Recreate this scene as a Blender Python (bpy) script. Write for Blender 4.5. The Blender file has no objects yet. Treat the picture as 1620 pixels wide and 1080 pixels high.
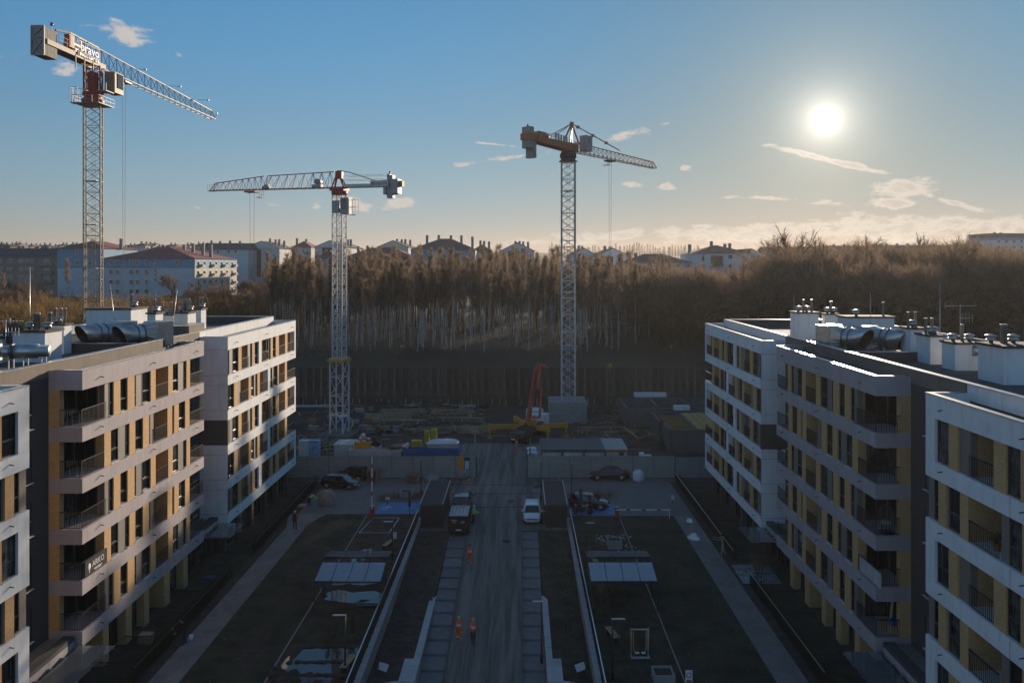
import bpy, bmesh, math, random
from mathutils import Vector, Matrix, Euler
R = math.radians
random.seed(7)
sc = bpy.context.scene
col = sc.collection
# ------------------------------------------------------------------ camera
H = 25.0            # drone height above the courtyard
F = 1260.0          # focal length in pixels of the 1620 px wide photograph (28 mm)
cam = bpy.data.objects.new('camera', bpy.data.cameras.new('camera'))
col.objects.link(cam)
cam.location = (0, 0, H)
cam.rotation_euler = (R(90), 0, 0)
cam.data.sensor_width = 36.0
cam.data.lens = 28.0
cam.data.shift_x = -12 / 1620
cam.data.shift_y = -120 / 1620
cam.data.clip_start = 0.5
cam.data.clip_end = 12000
sc.camera = cam
# ------------------------------------------------------------------ render settings
sc.view_settings.view_transform = 'Standard'
sc.view_settings.look = 'None'
sc.view_settings.gamma = 1.0
sc.view_settings.use_curve_mapping = False
sc.view_settings.exposure = 0.62
sc.render.engine = 'CYCLES'
sc.cycles.use_denoising = True
sc.cycles.max_bounces = 6
sc.cycles.diffuse_bounces = 3
sc.cycles.glossy_bounces = 3
sc.cycles.transmission_bounces = 4
sc.cycles.transparent_max_bounces = 8
sc.cycles.volume_bounces = 0
sc.cycles.caustics_reflective = False
sc.cycles.caustics_refractive = False
sc.cycles.sample_clamp_indirect = 4.0
# ------------------------------------------------------------------ sun and sky
SUN_AZ, SUN_EL = R(21.0), R(9.7)
SUN_DIR = Vector((math.sin(SUN_AZ) * math.cos(SUN_EL), math.cos(SUN_AZ) * math.cos(SUN_EL), math.sin(SUN_EL)))
sl = bpy.data.lights.new('sun', 'SUN')
sl.energy = 4.2
sl.color = (1.0, 0.82, 0.62)
sl.angle = R(0.5)
sun = bpy.data.objects.new('sun', sl)
col.objects.link(sun)
sun.rotation_euler = (-SUN_DIR).to_track_quat('-Z', 'Y').to_euler()
sun.location = (60, 150, 90)

world = bpy.data.worlds.new('World')
sc.world = world
world.use_nodes = True
wt = world.node_tree
wt.nodes.clear()


class NT:
    """small helper to write node graphs as expressions"""
    def __init__(s, tree): s.t = tree
    def n(s, kind, **kw):
        n = s.t.nodes.new(kind)
        for k, v in kw.items(): setattr(n, k, v)
        return n
    def put(s, sock, v):
        if isinstance(v, bpy.types.NodeSocket): s.t.links.new(v, sock)
        elif v is not None:
            try: sock.default_value = v
            except Exception:
                sock.default_value = (*v, 1.0)
    def m(s, op, a, b=None, c=None, clamp=False):
        n = s.n('ShaderNodeMath', operation=op); n.use_clamp = clamp
        s.put(n.inputs[0], a)
        if b is not None: s.put(n.inputs[1], b)
        if c is not None: s.put(n.inputs[2], c)
        return n.outputs[0]
    def vm(s, op, a, b=None):
        n = s.n('ShaderNodeVectorMath', operation=op)
        s.put(n.inputs[0], a)
        if b is not None: s.put(n.inputs[1], b)
        return n.outputs['Value'] if op in ('DOT_PRODUCT', 'LENGTH') else n.outputs[0]
    def mix(s, f, a, b, blend='MIX'):
        n = s.n('ShaderNodeMix', data_type='RGBA', blend_type=blend)
        s.put(n.inputs[0], f); s.put(n.inputs[6], a); s.put(n.inputs[7], b)
        return n.outputs[2]
    def ramp(s, f, lo, hi):
        n = s.n('ShaderNodeMapRange', interpolation_type='SMOOTHSTEP')
        s.put(n.inputs[0], f); n.inputs[1].default_value = lo; n.inputs[2].default_value = hi
        return n.outputs[0]
    def noise(s, vec, scale, detail=4, rough=.55, dist=0.0):
        n = s.n('ShaderNodeTexNoise')
        if vec is not None: s.put(n.inputs['Vector'], vec)
        n.inputs['Scale'].default_value = scale; n.inputs['Detail'].default_value = detail
        n.inputs['Roughness'].default_value = rough; n.inputs['Distortion'].default_value = dist
        return n.outputs[0]
    def comb(s, x, y, z):
        n = s.n('ShaderNodeCombineXYZ')
        s.put(n.inputs[0], x); s.put(n.inputs[1], y); s.put(n.inputs[2], z)
        return n.outputs[0]
    def sep(s, v):
        n = s.n('ShaderNodeSeparateXYZ'); s.put(n.inputs[0], v)
        return n.outputs[0], n.outputs[1], n.outputs[2]


w = NT(wt)
sky = w.n('ShaderNodeTexSky', sky_type='NISHITA')
sky.sun_disc = False
sky.sun_elevation = SUN_EL
sky.sun_rotation = SUN_AZ
sky.altitude = 60
sky.air_density = 1.0
sky.dust_density = 0.0
sky.ozone_density = 3.0
dirv = w.vm('NORMALIZE', w.n('ShaderNodeTexCoord').outputs['Generated'])
dx, dy, dz = w.sep(dirv)
az = w.m('ARCTAN2', dx, dy)                       # azimuth from the road's direction, towards the sun side
el = w.m('ARCSINE', dz)
SKY_STRENGTH = 0.10


def azel(px, py):
    a = math.atan2(px - 822, F)
    return a, math.atan2(420 - py, math.hypot(F, px - 822))


# clouds: (px, py, half width px, half height px, tilt, weight)
puffs = [(208, 55, 46, 22, -.12, 1.0), (100, 107, 22, 18, -.5, .7), (238, 88, 12, 10, 0, .7), (283, 85, 9, 9, 0, .7), (135, 40, 30, 14, .5, .45),
         (637, 320, 36, 11, 0, 1.15), (560, 323, 48, 13, -.15, 1.1), (433, 324, 22, 6, -.1, .6), (313, 329, 9, 5, 0, .8), (500, 327, 9, 5, 0, .7),
         (1083, 266, 14, 7, 0, 1.0), (1000, 292, 30, 7, -.15, .8), (1052, 295, 20, 9, 0, 1.0), (873, 274, 12, 6, 0, .6), (990, 214, 90, 10, .20, .9), (790, 252, 85, 6, .14, .85), (778, 228, 42, 2.5, -.09, 1.0),
         (1428, 298, 52, 17, -.08, 1.3), (1413, 322, 38, 11, 0, 1.2), (1318, 322, 36, 7, -.06, .9), (1315, 254, 95, 6, -.29, 1.35), (1305, 252, 20, 7, -.1, 1.0), (1310, 267, 16, 5, -.1, .8),
         (1200, 313, 100, 4, -.05, .75), (1500, 318, 80, 5, -.36, 1.0), (1600, 355, 60, 18, .1, 1.0), (1560, 335, 60, 4, -.05, .6),
         (1230, 368, 290, 17, .01, 1.05), (1400, 360, 200, 22, .0, 1.15), (1480, 372, 150, 16, 0, 1.0), (960, 372, 130, 12, .05, 1.0), (880, 384, 110, 8, 0, .85), (1110, 357, 36, 5, 0, .9), (1165, 377, 150, 10, 0, 1.0),
         (1370, 345, 60, 5, -.02, .6), (20, 210, 10, 8, 0, .5), (0, 208, 14, 10, 0, .6), (10, 85, 30, 10, 0, .3)]
wob = w.noise(w.comb(az, el, 0.0), 26, 3, .6)
nz1 = w.noise(w.comb(w.m('MULTIPLY', az, 1.0), w.m('MULTIPLY', el, 2.2), 0.3), 34, 10, .66, .25)
field = None
for (px, py, rx, ry, tilt, wt_) in puffs:
    a0, e0 = azel(px, py)
    ca, sa = math.cos(tilt), math.sin(tilt)
    rx, ry = rx / F, ry / F
    da = w.m('SUBTRACT', az, a0); de = w.m('SUBTRACT', el, e0)
    u = w.m('MULTIPLY_ADD', da, ca / rx, w.m('MULTIPLY', de, sa / rx))
    v = w.m('MULTIPLY_ADD', da, -sa / ry, w.m('MULTIPLY', de, ca / ry))
    d = w.m('MULTIPLY_ADD', u, u, w.m('MULTIPLY', v, v))
    g = w.m('MULTIPLY', w.m('EXPONENT', w.m('MULTIPLY', d, -1.1)), wt_)
    field = g if field is None else w.m('MAXIMUM', field, g)
dens = w.m('MULTIPLY_ADD', nz1, 2.5, w.m('SUBTRACT', field, 1.72))
mask = w.ramp(dens, 0.0, 0.50)
mask = w.m('MULTIPLY', mask, w.ramp(field, 0.04, .25))
mask = w.m('MULTIPLY', mask, w.ramp(dy, .1, .3))
thick = w.ramp(dens, .35, .85)                      # deep cloud turns greyer against the light
sdot = w.vm('DOT_PRODUCT', dirv, tuple(SUN_DIR))
ang = w.m('ARCCOSINE', w.m('MINIMUM', sdot, 1.0))
near = w.m('EXPONENT', w.m('MULTIPLY', ang, -3.0))
cl_lit = w.mix(w.m('MINIMUM', w.m('MULTIPLY', near, 1.6), 1.0), (4.1, 3.7, 3.45), (4.3, 3.75, 3.15))
cl_shade = (2.7, 2.4, 2.15)
cloudc = w.mix(w.m('MULTIPLY', w.m('MULTIPLY', thick, .75), w.ramp(near, .1, .5)), cl_lit, cl_shade)
t1 = w.mix(w.ramp(el, 0.0, R(8.5)), (.66, .58, .80), (.76, .79, .84))      # clear cold air: deep blue above, pale and rosy low down
tint = w.mix(w.ramp(el, R(6), R(18)), t1, (.66, 1.04, 1.17))
sunward = w.m('EXPONENT', w.m('MULTIPLY', w.m('ARCCOSINE', w.m('MINIMUM', w.vm('DOT_PRODUCT', dirv, tuple(SUN_DIR)), 1.0)), -2.2))
tint = w.mix(1.0, tint, w.comb(*[w.m('MULTIPLY_ADD', sunward, -k, .80) for k in (.22, .43, .56)]), 'MULTIPLY')   # paler and greyer round the sun
tint = w.mix(w.ramp(el, R(19), R(42)), tint, (1.0, 1.0, 1.0))        # high sky as the model gives it
skyc = w.mix(1.0, sky.outputs[0], tint, 'MULTIPLY')
base = w.mix(w.m('MULTIPLY', mask, .85), skyc, cloudc)
# light scattered forward round the sun by thin air haze, and the sun's disc itself
gl = w.m('ADD', w.m('MULTIPLY', w.m('EXPONENT', w.m('MULTIPLY', ang, -60.0)), 9.0),
         w.m('MULTIPLY_ADD', w.m('EXPONENT', w.m('MULTIPLY', ang, -13.0)), 2.3, w.m('MULTIPLY', w.m('EXPONENT', w.m('MULTIPLY', ang, -6.0)), .6)))
disc = w.m('MULTIPLY', w.m('SUBTRACT', 1.0, w.ramp(ang, R(.3), R(1.0))), 60.0)
glc = w.mix(1.0, (1.0, .90, .78), w.comb(*([w.m('ADD', gl, disc)] * 3)), 'MULTIPLY')
total = w.mix(1.0, base, glc, 'ADD')
bg = w.n('ShaderNodeBackground')
bg.inputs[1].default_value = SKY_STRENGTH
wt.links.new(total, bg.inputs[0])
wt.links.new(bg.outputs[0], w.n('ShaderNodeOutputWorld').inputs[0])
world.cycles.sampling_method = 'MANUAL'
world.cycles.sample_map_resolution = 1024
# ------------------------------------------------------------------ helpers
def G(px, py, z=0.0):
    """point at height z seen at a pixel of the photograph"""
    Y = F * (H - z) / (py - 420.0)
    return (px - 822.0) * Y / F, Y


def XA(px, Y): return (px - 822.0) * Y / F
def ZA(py, Y): return H - (py - 420.0) * Y / F


def mat(name, color, rough=.7, metal=0.0, var=.12, nscale=3.0, bump=0.0, bscale=20.0, dirt=None, objvar=0.0, spec=.5, emit=None, coords='Object', streak=0.0):
    m = bpy.data.materials.new(name); m.use_nodes = True
    t = m.node_tree; b = t.nodes['Principled BSDF']; q = NT(t)
    tc = q.n('ShaderNodeTexCoord').outputs[coords]
    c = tuple(color)
    n1 = q.noise(tc, nscale, 5, .6)
    f = q.ramp(n1, .3, .7)
    lo = tuple(max(0, x * (1 - var)) for x in c); hi = tuple(min(1, x * (1 + var)) for x in c)
    cc = q.mix(f, (*lo, 1), (*hi, 1))
    if dirt:
        n2 = q.noise(tc, nscale * .35, 6, .65, .5)
        cc = q.mix(q.m('MULTIPLY', q.ramp(n2, .48, .72), dirt[1]), cc, (*dirt[0], 1))
    if streak:       # rain streaks and dust washed down the face
        sx, sy, sz = q.sep(tc)
        n3 = q.noise(q.comb(q.m('MULTIPLY', sx, 2.2), q.m('MULTIPLY', sy, 2.2), q.m('MULTIPLY', sz, .22)), 1.0, 6, .7, .3)
        cc = q.mix(q.m('MULTIPLY', q.ramp(n3, .46, .68), streak), cc, (*[x * .55 for x in c], 1))
    if objvar:
        oi = q.n('ShaderNodeObjectInfo').outputs['Random']
        k = q.m('MULTIPLY_ADD', oi, 2 * objvar, 1 - objvar)
        cc = q.mix(1.0, cc, q.comb(k, k, k), 'MULTIPLY')
    t.links.new(cc, b.inputs['Base Color'])
    b.inputs['Roughness'].default_value = rough; b.inputs['Metallic'].default_value = metal
    b.inputs['Specular IOR Level'].default_value = spec
    if bump:
        bn = q.n('ShaderNodeBump'); bn.inputs['Strength'].default_value = min(1, bump); bn.inputs['Distance'].default_value = .03
        t.links.new(q.noise(tc, bscale, 4, .6), bn.inputs['Height']); t.links.new(bn.outputs[0], b.inputs['Normal'])
    if emit:
        b.inputs['Emission Color'].default_value = (*emit[0], 1); b.inputs['Emission Strength'].default_value = emit[1]
    return m


def mat_brick(name, c1, c2, mortar, axis):
    """thin clinker brick slips; axis: which object axis runs along the wall"""
    m = bpy.data.materials.new(name); m.use_nodes = True
    t = m.node_tree; b = t.nodes['Principled BSDF']; q = NT(t)
    x, y, z = q.sep(q.n('ShaderNodeTexCoord').outputs['Object'])
    v = q.comb(q.m('ADD', x, y), z, 0.0)
    br = q.n('ShaderNodeTexBrick'); q.put(br.inputs['Vector'], v)
    br.inputs['Color1'].default_value = (*c1, 1); br.inputs['Color2'].default_value = (*c2, 1); br.inputs['Mortar'].default_value = (*mortar, 1)
    br.inputs['Scale'].default_value = 1.0; br.inputs['Brick Width'].default_value = .26; br.inputs['Row Height'].default_value = .078
    br.inputs['Mortar Size'].default_value = .011; br.inputs['Mortar Smooth'].default_value = .3
    n = q.noise(v, 9, 4, .7)
    cc = q.mix(q.m('MULTIPLY', q.ramp(n, .56, .66), .55), br.outputs[0], tuple(x * .35 for x in c1) + (1,))
    t.links.new(cc, b.inputs['Base Color']); b.inputs['Roughness'].default_value = .8
    bn = q.n('ShaderNodeBump'); bn.inputs['Strength'].default_value = .5; bn.inputs['Distance'].default_value = .02; bn.invert = True
    t.links.new(br.outputs['Fac'], bn.inputs['Height']); t.links.new(bn.outputs[0], b.inputs['Normal'])
    return m


def mat_glass(name, tint=(.012, .016, .018), curtain=(.20, .21, .20), amount=.35):
    """window pane seen from outside in daylight: dark room, some with pale curtains, glossy outside"""
    m = bpy.data.materials.new(name); m.use_nodes = True
    t = m.node_tree; b = t.nodes['Principled BSDF']; q = NT(t)
    oi = q.n('ShaderNodeObjectInfo').outputs['Random']
    x, y, z = q.sep(q.n('ShaderNodeTexCoord').outputs['Object'])
    fold = q.noise(q.comb(q.m('MULTIPLY', q.m('ADD', x, y), 9.0), q.m('MULTIPLY', z, .4), 0.0), 1.5, 2)
    f = q.m('MULTIPLY', q.ramp(oi, 1 - amount, 1 - amount + .02), q.ramp(fold, .25, .75))
    big = q.noise(q.comb(x, y, z), .6, 2)
    cc = q.mix(q.m('MULTIPLY', f, q.ramp(big, .35, .6)), (*tint, 1), (*curtain, 1))
    t.links.new(cc, b.inputs['Base Color'])
    b.inputs['Roughness'].default_value = .06; b.inputs['IOR'].default_value = 1.5
    bn = q.n('ShaderNodeBump'); bn.inputs['Strength'].default_value = .04; bn.inputs['Distance'].default_value = .05
    t.links.new(q.noise(q.comb(x, y, z), 1.2, 2), bn.inputs['Height']); t.links.new(bn.outputs[0], b.inputs['Normal'])
    return m


def mat_clear(name, tint=(.8, .9, .92), gloss=.25, keep=.75):
    """thin flat glass: part mirror by the angle of view, the rest see-through"""
    m = bpy.data.materials.new(name); m.use_nodes = True
    t = m.node_tree; t.nodes.clear(); q = NT(t)
    fr = q.n('ShaderNodeFresnel'); fr.inputs[0].default_value = 1.55
    gl = q.n('ShaderNodeBsdfGlossy'); gl.inputs['Roughness'].default_value = .06; gl.inputs[0].default_value = (.9, .95, 1, 1)
    tr = q.n('ShaderNodeBsdfTransparent'); tr.inputs[0].default_value = (*tint, 1)
    df = q.n('ShaderNodeBsdfDiffuse'); df.inputs[0].default_value = (.30, .34, .36, 1)
    mx0 = q.n('ShaderNodeMixShader'); mx0.inputs[0].default_value = 1 - keep
    t.links.new(tr.outputs[0], mx0.inputs[1]); t.links.new(df.outputs[0], mx0.inputs[2])
    mx = q.n('ShaderNodeMixShader'); t.links.new(q.m('ADD', fr.outputs[0], gloss * .3, clamp=True), mx.inputs[0])
    t.links.new(mx0.outputs[0], mx.inputs[1]); t.links.new(gl.outputs[0], mx.inputs[2])
    t.links.new(mx.outputs[0], q.n('ShaderNodeOutputMaterial').inputs[0])
    return m


class MB:
    """collects simple shapes; build() links them as ONE mesh object"""
    def __init__(s): s.v = []; s.f = []; s.mi = []; s.sm = []
    def add(s, vs, fs, mi=0, smooth=False):
        o = len(s.v); s.v += [tuple(v) for v in vs]
        for f in fs: s.f.append(tuple(i + o for i in f)); s.mi.append(mi); s.sm.append(smooth)
        return s
    def box(s, x0, y0, z0, x1, y1, z1, mi=0, M=None):
        x0, x1 = min(x0, x1), max(x0, x1); y0, y1 = min(y0, y1), max(y0, y1); z0, z1 = min(z0, z1), max(z0, z1)
        vs = [(x0, y0, z0), (x1, y0, z0), (x1, y1, z0), (x0, y1, z0), (x0, y0, z1), (x1, y0, z1), (x1, y1, z1), (x0, y1, z1)]
        if M is not None: vs = [M @ Vector(v) for v in vs]
        return s.add(vs, [(0, 3, 2, 1), (4, 5, 6, 7), (0, 1, 5, 4), (1, 2, 6, 5), (2, 3, 7, 6), (3, 0, 4, 7)], mi)
    def bar(s, p, q, w, h=None, mi=0, n=4):
        p, q = Vector(p), Vector(q); h = w if h is None else h
        d = (q - p).normalized()
        a = Vector((0, 0, 1)) if abs(d.z) < .95 else Vector((1, 0, 0))
        x = d.cross(a).normalized(); y = x.cross(d).normalized()
        vs = []
        for c in (p, q):
            for k in range(n):
                t = 2 * math.pi * (k + .5) / n
                r = .7071 if n == 4 else .5
                vs.append(c + x * (math.cos(t) * w * r) + y * (math.sin(t) * h * r))
        fs = [tuple(range(n))[::-1], tuple(range(n, 2 * n))] + [(k, (k + 1) % n, n + (k + 1) % n, n + k) for k in range(n)]
        fs = [fs[0][::-1], fs[1][::-1]] + [f[::-1] for f in fs[2:]]
        return s.add(vs, fs, mi, n > 6)
    def tube(s, pts, radii, n=6, mi=0, cap=True, smooth=True):
        pts = [Vector(p) for p in pts]
        if not hasattr(radii, '__len__'): radii = [radii] * len(pts)
        vs = []; fs = []; ref = None
        for i, p in enumerate(pts):
            d = (pts[min(i + 1, len(pts) - 1)] - pts[max(i - 1, 0)]).normalized()
            if ref is None:
                a = Vector((0, 0, 1)) if abs(d.z) < .9 else Vector((1, 0, 0))
                ref = d.cross(a).normalized()
            x = (ref - d * ref.dot(d)).normalized(); y = d.cross(x); ref = x
            for k in range(n):
                t = 2 * math.pi * k / n
                vs.append(p + (x * math.cos(t) + y * math.sin(t)) * radii[i])
        for i in range(len(pts) - 1):
            for k in range(n):
                a, b = i * n + k, i * n + (k + 1) % n
                fs.append((a, b, b + n, a + n))
        if cap:
            fs.append(tuple(range(n))[::-1]); fs.append(tuple(range((len(pts) - 1) * n, len(pts) * n)))
        return s.add(vs, fs, mi, smooth)
    def lathe(s, prof, n=16, c=(0, 0, 0), mi=0, axis='z', smooth=True, cap=True):
        vs = []; fs = []
        for (r, h) in prof:
            for k in range(n):
                t = 2 * math.pi * k / n
                a, b = r * math.cos(t), r * math.sin(t)
                p = {'z': (a, b, h), 'x': (h, a, b), 'y': (b, h, a)}[axis]
                vs.append((p[0] + c[0], p[1] + c[1], p[2] + c[2]))
        for i in range(len(prof) - 1):
            for k in range(n):
                a, b = i * n + k, i * n + (k + 1) % n
                fs.append((a, b, b + n, a + n))
        if cap:
            fs.append(tuple(range(n))[::-1]); fs.append(tuple(range((len(prof) - 1) * n, len(prof) * n)))
        return s.add(vs, fs, mi, smooth)
    def ball(s, c, rx, ry=None, rz=None, n=10, m=7, mi=0):
        ry = rx if ry is None else ry; rz = rx if rz is None else rz
        vs = [(c[0], c[1], c[2] - rz)]; fs = []
        for i in range(1, m):
            ph = math.pi * i / m - math.pi / 2
            for k in range(n):
                t = 2 * math.pi * k / n
                vs.append((c[0] + rx * math.cos(ph) * math.cos(t), c[1] + ry * math.cos(ph) * math.sin(t), c[2] + rz * math.sin(ph)))
        vs.append((c[0], c[1], c[2] + rz)); top = len(vs) - 1
        for k in range(n):
            fs.append((0, 1 + (k + 1) % n, 1 + k)); fs.append((top, top - n + k, top - n + (k + 1) % n))
        for i in range(m - 2):
            for k in range(n):
                a, b = 1 + i * n + k, 1 + i * n + (k + 1) % n
                fs.append((a, b, b + n, a + n))
        return s.add(vs, fs, mi, True)
    def poly(s, pts, mi=0): return s.add(pts, [tuple(range(len(pts)))], mi)
    def prism(s, pts, vec, mi=0):
        """closed outline (3-D points, one plane) pushed along vec"""
        n = len(pts); v = Vector(vec)
        vs = [Vector(p) for p in pts] + [Vector(p) + v for p in pts]
        return s.add(vs, [tuple(range(n))[::-1], tuple(range(n, 2 * n))] + [(k, (k + 1) % n, n + (k + 1) % n, n + k) for k in range(n)], mi)
    def mesh(s, name, mats):
        me = bpy.data.meshes.new(name)
        me.from_pydata(s.v, [], s.f)
        for m in (mats if isinstance(mats, (list, tuple)) else [mats]): me.materials.append(m)
        me.polygons.foreach_set('material_index', s.mi)
        me.polygons.foreach_set('use_smooth', s.sm)
        me.update()
        return me
    def fix(s, me):
        bm = bmesh.new(); bm.from_mesh(me); bmesh.ops.recalc_face_normals(bm, faces=bm.faces); bm.to_mesh(me); bm.free()
        return me
    def build(s, name, mats, parent=None, loc=None, rz=0.0, fix=False):
        me = s.mesh(name, mats)
        if fix: s.fix(me)
        return inst(name, me, parent, loc, rz)


def inst(name, me, parent=None, loc=None, rz=0.0, scale=None):
    o = bpy.data.objects.new(name, me); col.objects.link(o)
    if parent is not None: o.parent = parent
    if loc is not None: o.location = loc
    if rz: o.rotation_euler = (0, 0, rz)
    if scale is not None: o.scale = scale
    return o


def tag(o, label, cat, group=None):
    o['label'] = label; o['category'] = cat
    if group: o['group'] = group
    return o


def thing(name, label, cat, loc=(0, 0, 0), rz=0.0, group=None):
    o = bpy.data.objects.new(name, None); col.objects.link(o)
    o.location = loc; o.rotation_euler = (0, 0, rz); o.empty_display_size = .3
    return tag(o, label, cat, group)


def struct(o): o['kind'] = 'structure'; return o
def stuff(o): o['kind'] = 'stuff'; return o


KIDS = {}
def copy_tree(o, parent=None):
    c = o.copy(); col.objects.link(c)
    if parent is not None: c.parent = parent
    if o.name not in KIDS: KIDS[o.name] = [k for k in bpy.data.objects if k.parent == o]
    for k in KIDS[o.name]: copy_tree(k, c)
    return c


def text_mesh(txt, size, depth=.02, align='CENTER'):
    cu = bpy.data.curves.new('lettering', 'FONT'); cu.body = txt; cu.size = size; cu.extrude = depth; cu.align_x = align; cu.resolution_u = 2
    ob = bpy.data.objects.new('lettering_source', cu); col.objects.link(ob)
    bpy.context.view_layer.update()
    me = bpy.data.meshes.new_from_object(ob.evaluated_get(bpy.context.evaluated_depsgraph_get()))
    bpy.data.objects.remove(ob); bpy.data.curves.remove(cu)
    me.name = 'lettering'
    return me


# ------------------------------------------------------------------ shared materials
M = dict(
    white=mat('white_render', (.80, .80, .80), .85, var=.03, nscale=1.2, bump=.25, bscale=60, dirt=((.55, .54, .52), .3), streak=.28),
    mauve=mat('grey_mauve_render', (.42, .37, .38), .85, var=.04, nscale=1.0, bump=.25, bscale=60, dirt=((.30, .26, .26), .35), streak=.30),
    char=mat('charcoal_render', (.075, .07, .068), .8, var=.06, bump=.2, bscale=50),
    brownp=mat('taupe_parapet_render', (.20, .165, .135), .85, var=.08, nscale=.8, bump=.2, bscale=40, dirt=((.11, .10, .09), .5), streak=.4),
    brick=mat_brick('yellow_brick', (.68, .39, .14), (.56, .31, .11), (.48, .37, .25), 'y'),
    panel=mat('taupe_window_panel', (.21, .18, .155), .6, var=.05, nscale=4),
    frame=mat('anthracite_frame', (.028, .03, .032), .4, var=.05),
    sill=mat('pale_sill', (.62, .61, .58), .45, var=.04),
    rail=mat('dark_steel_rail', (.03, .031, .033), .45, metal=.3, var=.05),
    glass=mat_glass('window_glass'),
    roof=mat('roof_felt', (.060, .056, .054), .85, var=.18, nscale=.7, bump=.3, bscale=15, dirt=((.11, .10, .09), .5)),
    coping=mat('galvanised_coping', (.55, .54, .53), .28, metal=.85, var=.08, nscale=2),
    steel=mat('galvanised_steel', (.52, .51, .49), .36, metal=.85, var=.10, nscale=2.5, bump=.05, bscale=6),
    pipe=mat('dull_zinc_pipe', (.46, .46, .45), .45, metal=.3, var=.12, nscale=3),
    steeldk=mat('dark_galvanised_steel', (.16, .16, .165), .35, metal=.8, var=.1),
    conc=mat('concrete', (.30, .29, .275), .85, var=.10, nscale=1.2, bump=.3, bscale=25, dirt=((.17, .16, .15), .5)),
    conc_pale=mat('pale_concrete', (.46, .455, .44), .8, var=.07, nscale=2, bump=.2, bscale=30, dirt=((.3, .29, .27), .4), objvar=.06),
    conc_dark=mat('raw_dark_concrete', (.135, .125, .115), .9, var=.14, nscale=.8, bump=.3, bscale=12, dirt=((.08, .075, .07), .5)),
    gravel=mat('roof_gravel', (.25, .21, .18), .95, var=.45, nscale=14, bump=1, bscale=18),
    asphalt=mat('asphalt', (.06, .06, .062), .8, var=.12, nscale=5, bump=.3, bscale=40),
    black=mat('black_rubber', (.014, .014, .014), .75, var=.1),
    wood=mat('weathered_timber', (.27, .18, .105), .85, var=.2, nscale=5, objvar=.2),
    wood_yel=mat('formwork_board', (.42, .25, .06), .6, var=.15, nscale=2, objvar=.15),
    timber=mat('pale_timber', (.42, .31, .18), .8, var=.15, nscale=4, objvar=.2),
    red=mat('red_paint', (.42, .04, .025), .45, var=.08),
    ply=mat('dark_plank', (.09, .075, .06), .9, var=.25, nscale=2, objvar=.25),
    yellow=mat('yellow_paint', (.62, .27, .02), .45, var=.06),
    orange=mat('orange_paint', (.55, .17, .03), .5, var=.06),
    blue=mat('blue_paint', (.02, .10, .30), .5, var=.08),
    whitep=mat('white_paint', (.72, .73, .74), .4, var=.05, dirt=((.45, .43, .4), .35)),
    soil=mat('bare_soil', (.060, .044, .032), .98, var=.35, nscale=1.6, bump=1, bscale=5, dirt=((.035, .027, .02), .6)),
)
# ------------------------------------------------------------------ ground and terrain
def lerp_tab(tab, x):
    if x <= tab[0][0]: return tab[0][1]
    for (a, b), (c, d) in zip(tab, tab[1:]):
        if x <= c: return b + (d - b) * (x - a) / (c - a)
    return tab[-1][1]


TER = [(142.9, 0), (143.3, 6.6), (155, 8.6), (200, 10.5), (250, 12), (300, 14), (400, 18), (500, 21.5), (650, 27), (900, 38), (1500, 48), (2000, 49)]
def terr(x, y):
    z = lerp_tab(TER, y)
    if y > 180:
        k = min(1, (y - 180) / 100)
        z += k * (1.2 * math.sin(x * .021 + 1.3) + .8 * math.sin(x * .047 + y * .013))
        if x > 60: z += k * min(8, (x - 60) * .02)
    return z


def ramp_z(y): return -max(0.0, min(38.0, 75.0 - y)) * .075


XW0, XW1 = -9.62, 4.62       # the planted beds on both sides of the ramp end here
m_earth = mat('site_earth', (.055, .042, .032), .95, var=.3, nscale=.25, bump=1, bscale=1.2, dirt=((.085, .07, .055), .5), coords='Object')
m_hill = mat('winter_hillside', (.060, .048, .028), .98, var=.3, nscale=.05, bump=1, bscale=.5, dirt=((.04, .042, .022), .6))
xs = [-1700, -1200, -700, -400, -250, -170, -120, -90, -60, -40, -25, XW0, XW1, 20, 33, 60, 90, 130, 180, 260, 400, 700, 1200, 1700]
ys = [-60, 0, 40, 75, 94, 120, 142.9, 143.3, 149, 155, 165, 180, 200, 225, 250, 275, 300, 340, 380, 430, 500, 570, 650, 750, 900, 1200, 1500, 2000]
g = MB()
for x in xs:
    for y in ys: g.v.append((x, y, terr(x, y) + (random.uniform(-.25, .25) if y > 146 else 0)))
n = len(ys)
for i in range(len(xs) - 1):
    for j in range(n - 1):
        if xs[i] == XW0 and ys[j] < 75: continue
        g.f.append((i * n + j, (i + 1) * n + j, (i + 1) * n + j + 1, i * n + j + 1)); g.mi.append(0 if ys[j] < 143 else 1); g.sm.append(ys[j] > 150)
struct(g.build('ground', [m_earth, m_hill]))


def sheet(name, pts, m, z=0.0, cut=0):
    return struct(MB().poly([(x, y, z) for x, y in pts]).build(name, m))


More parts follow.
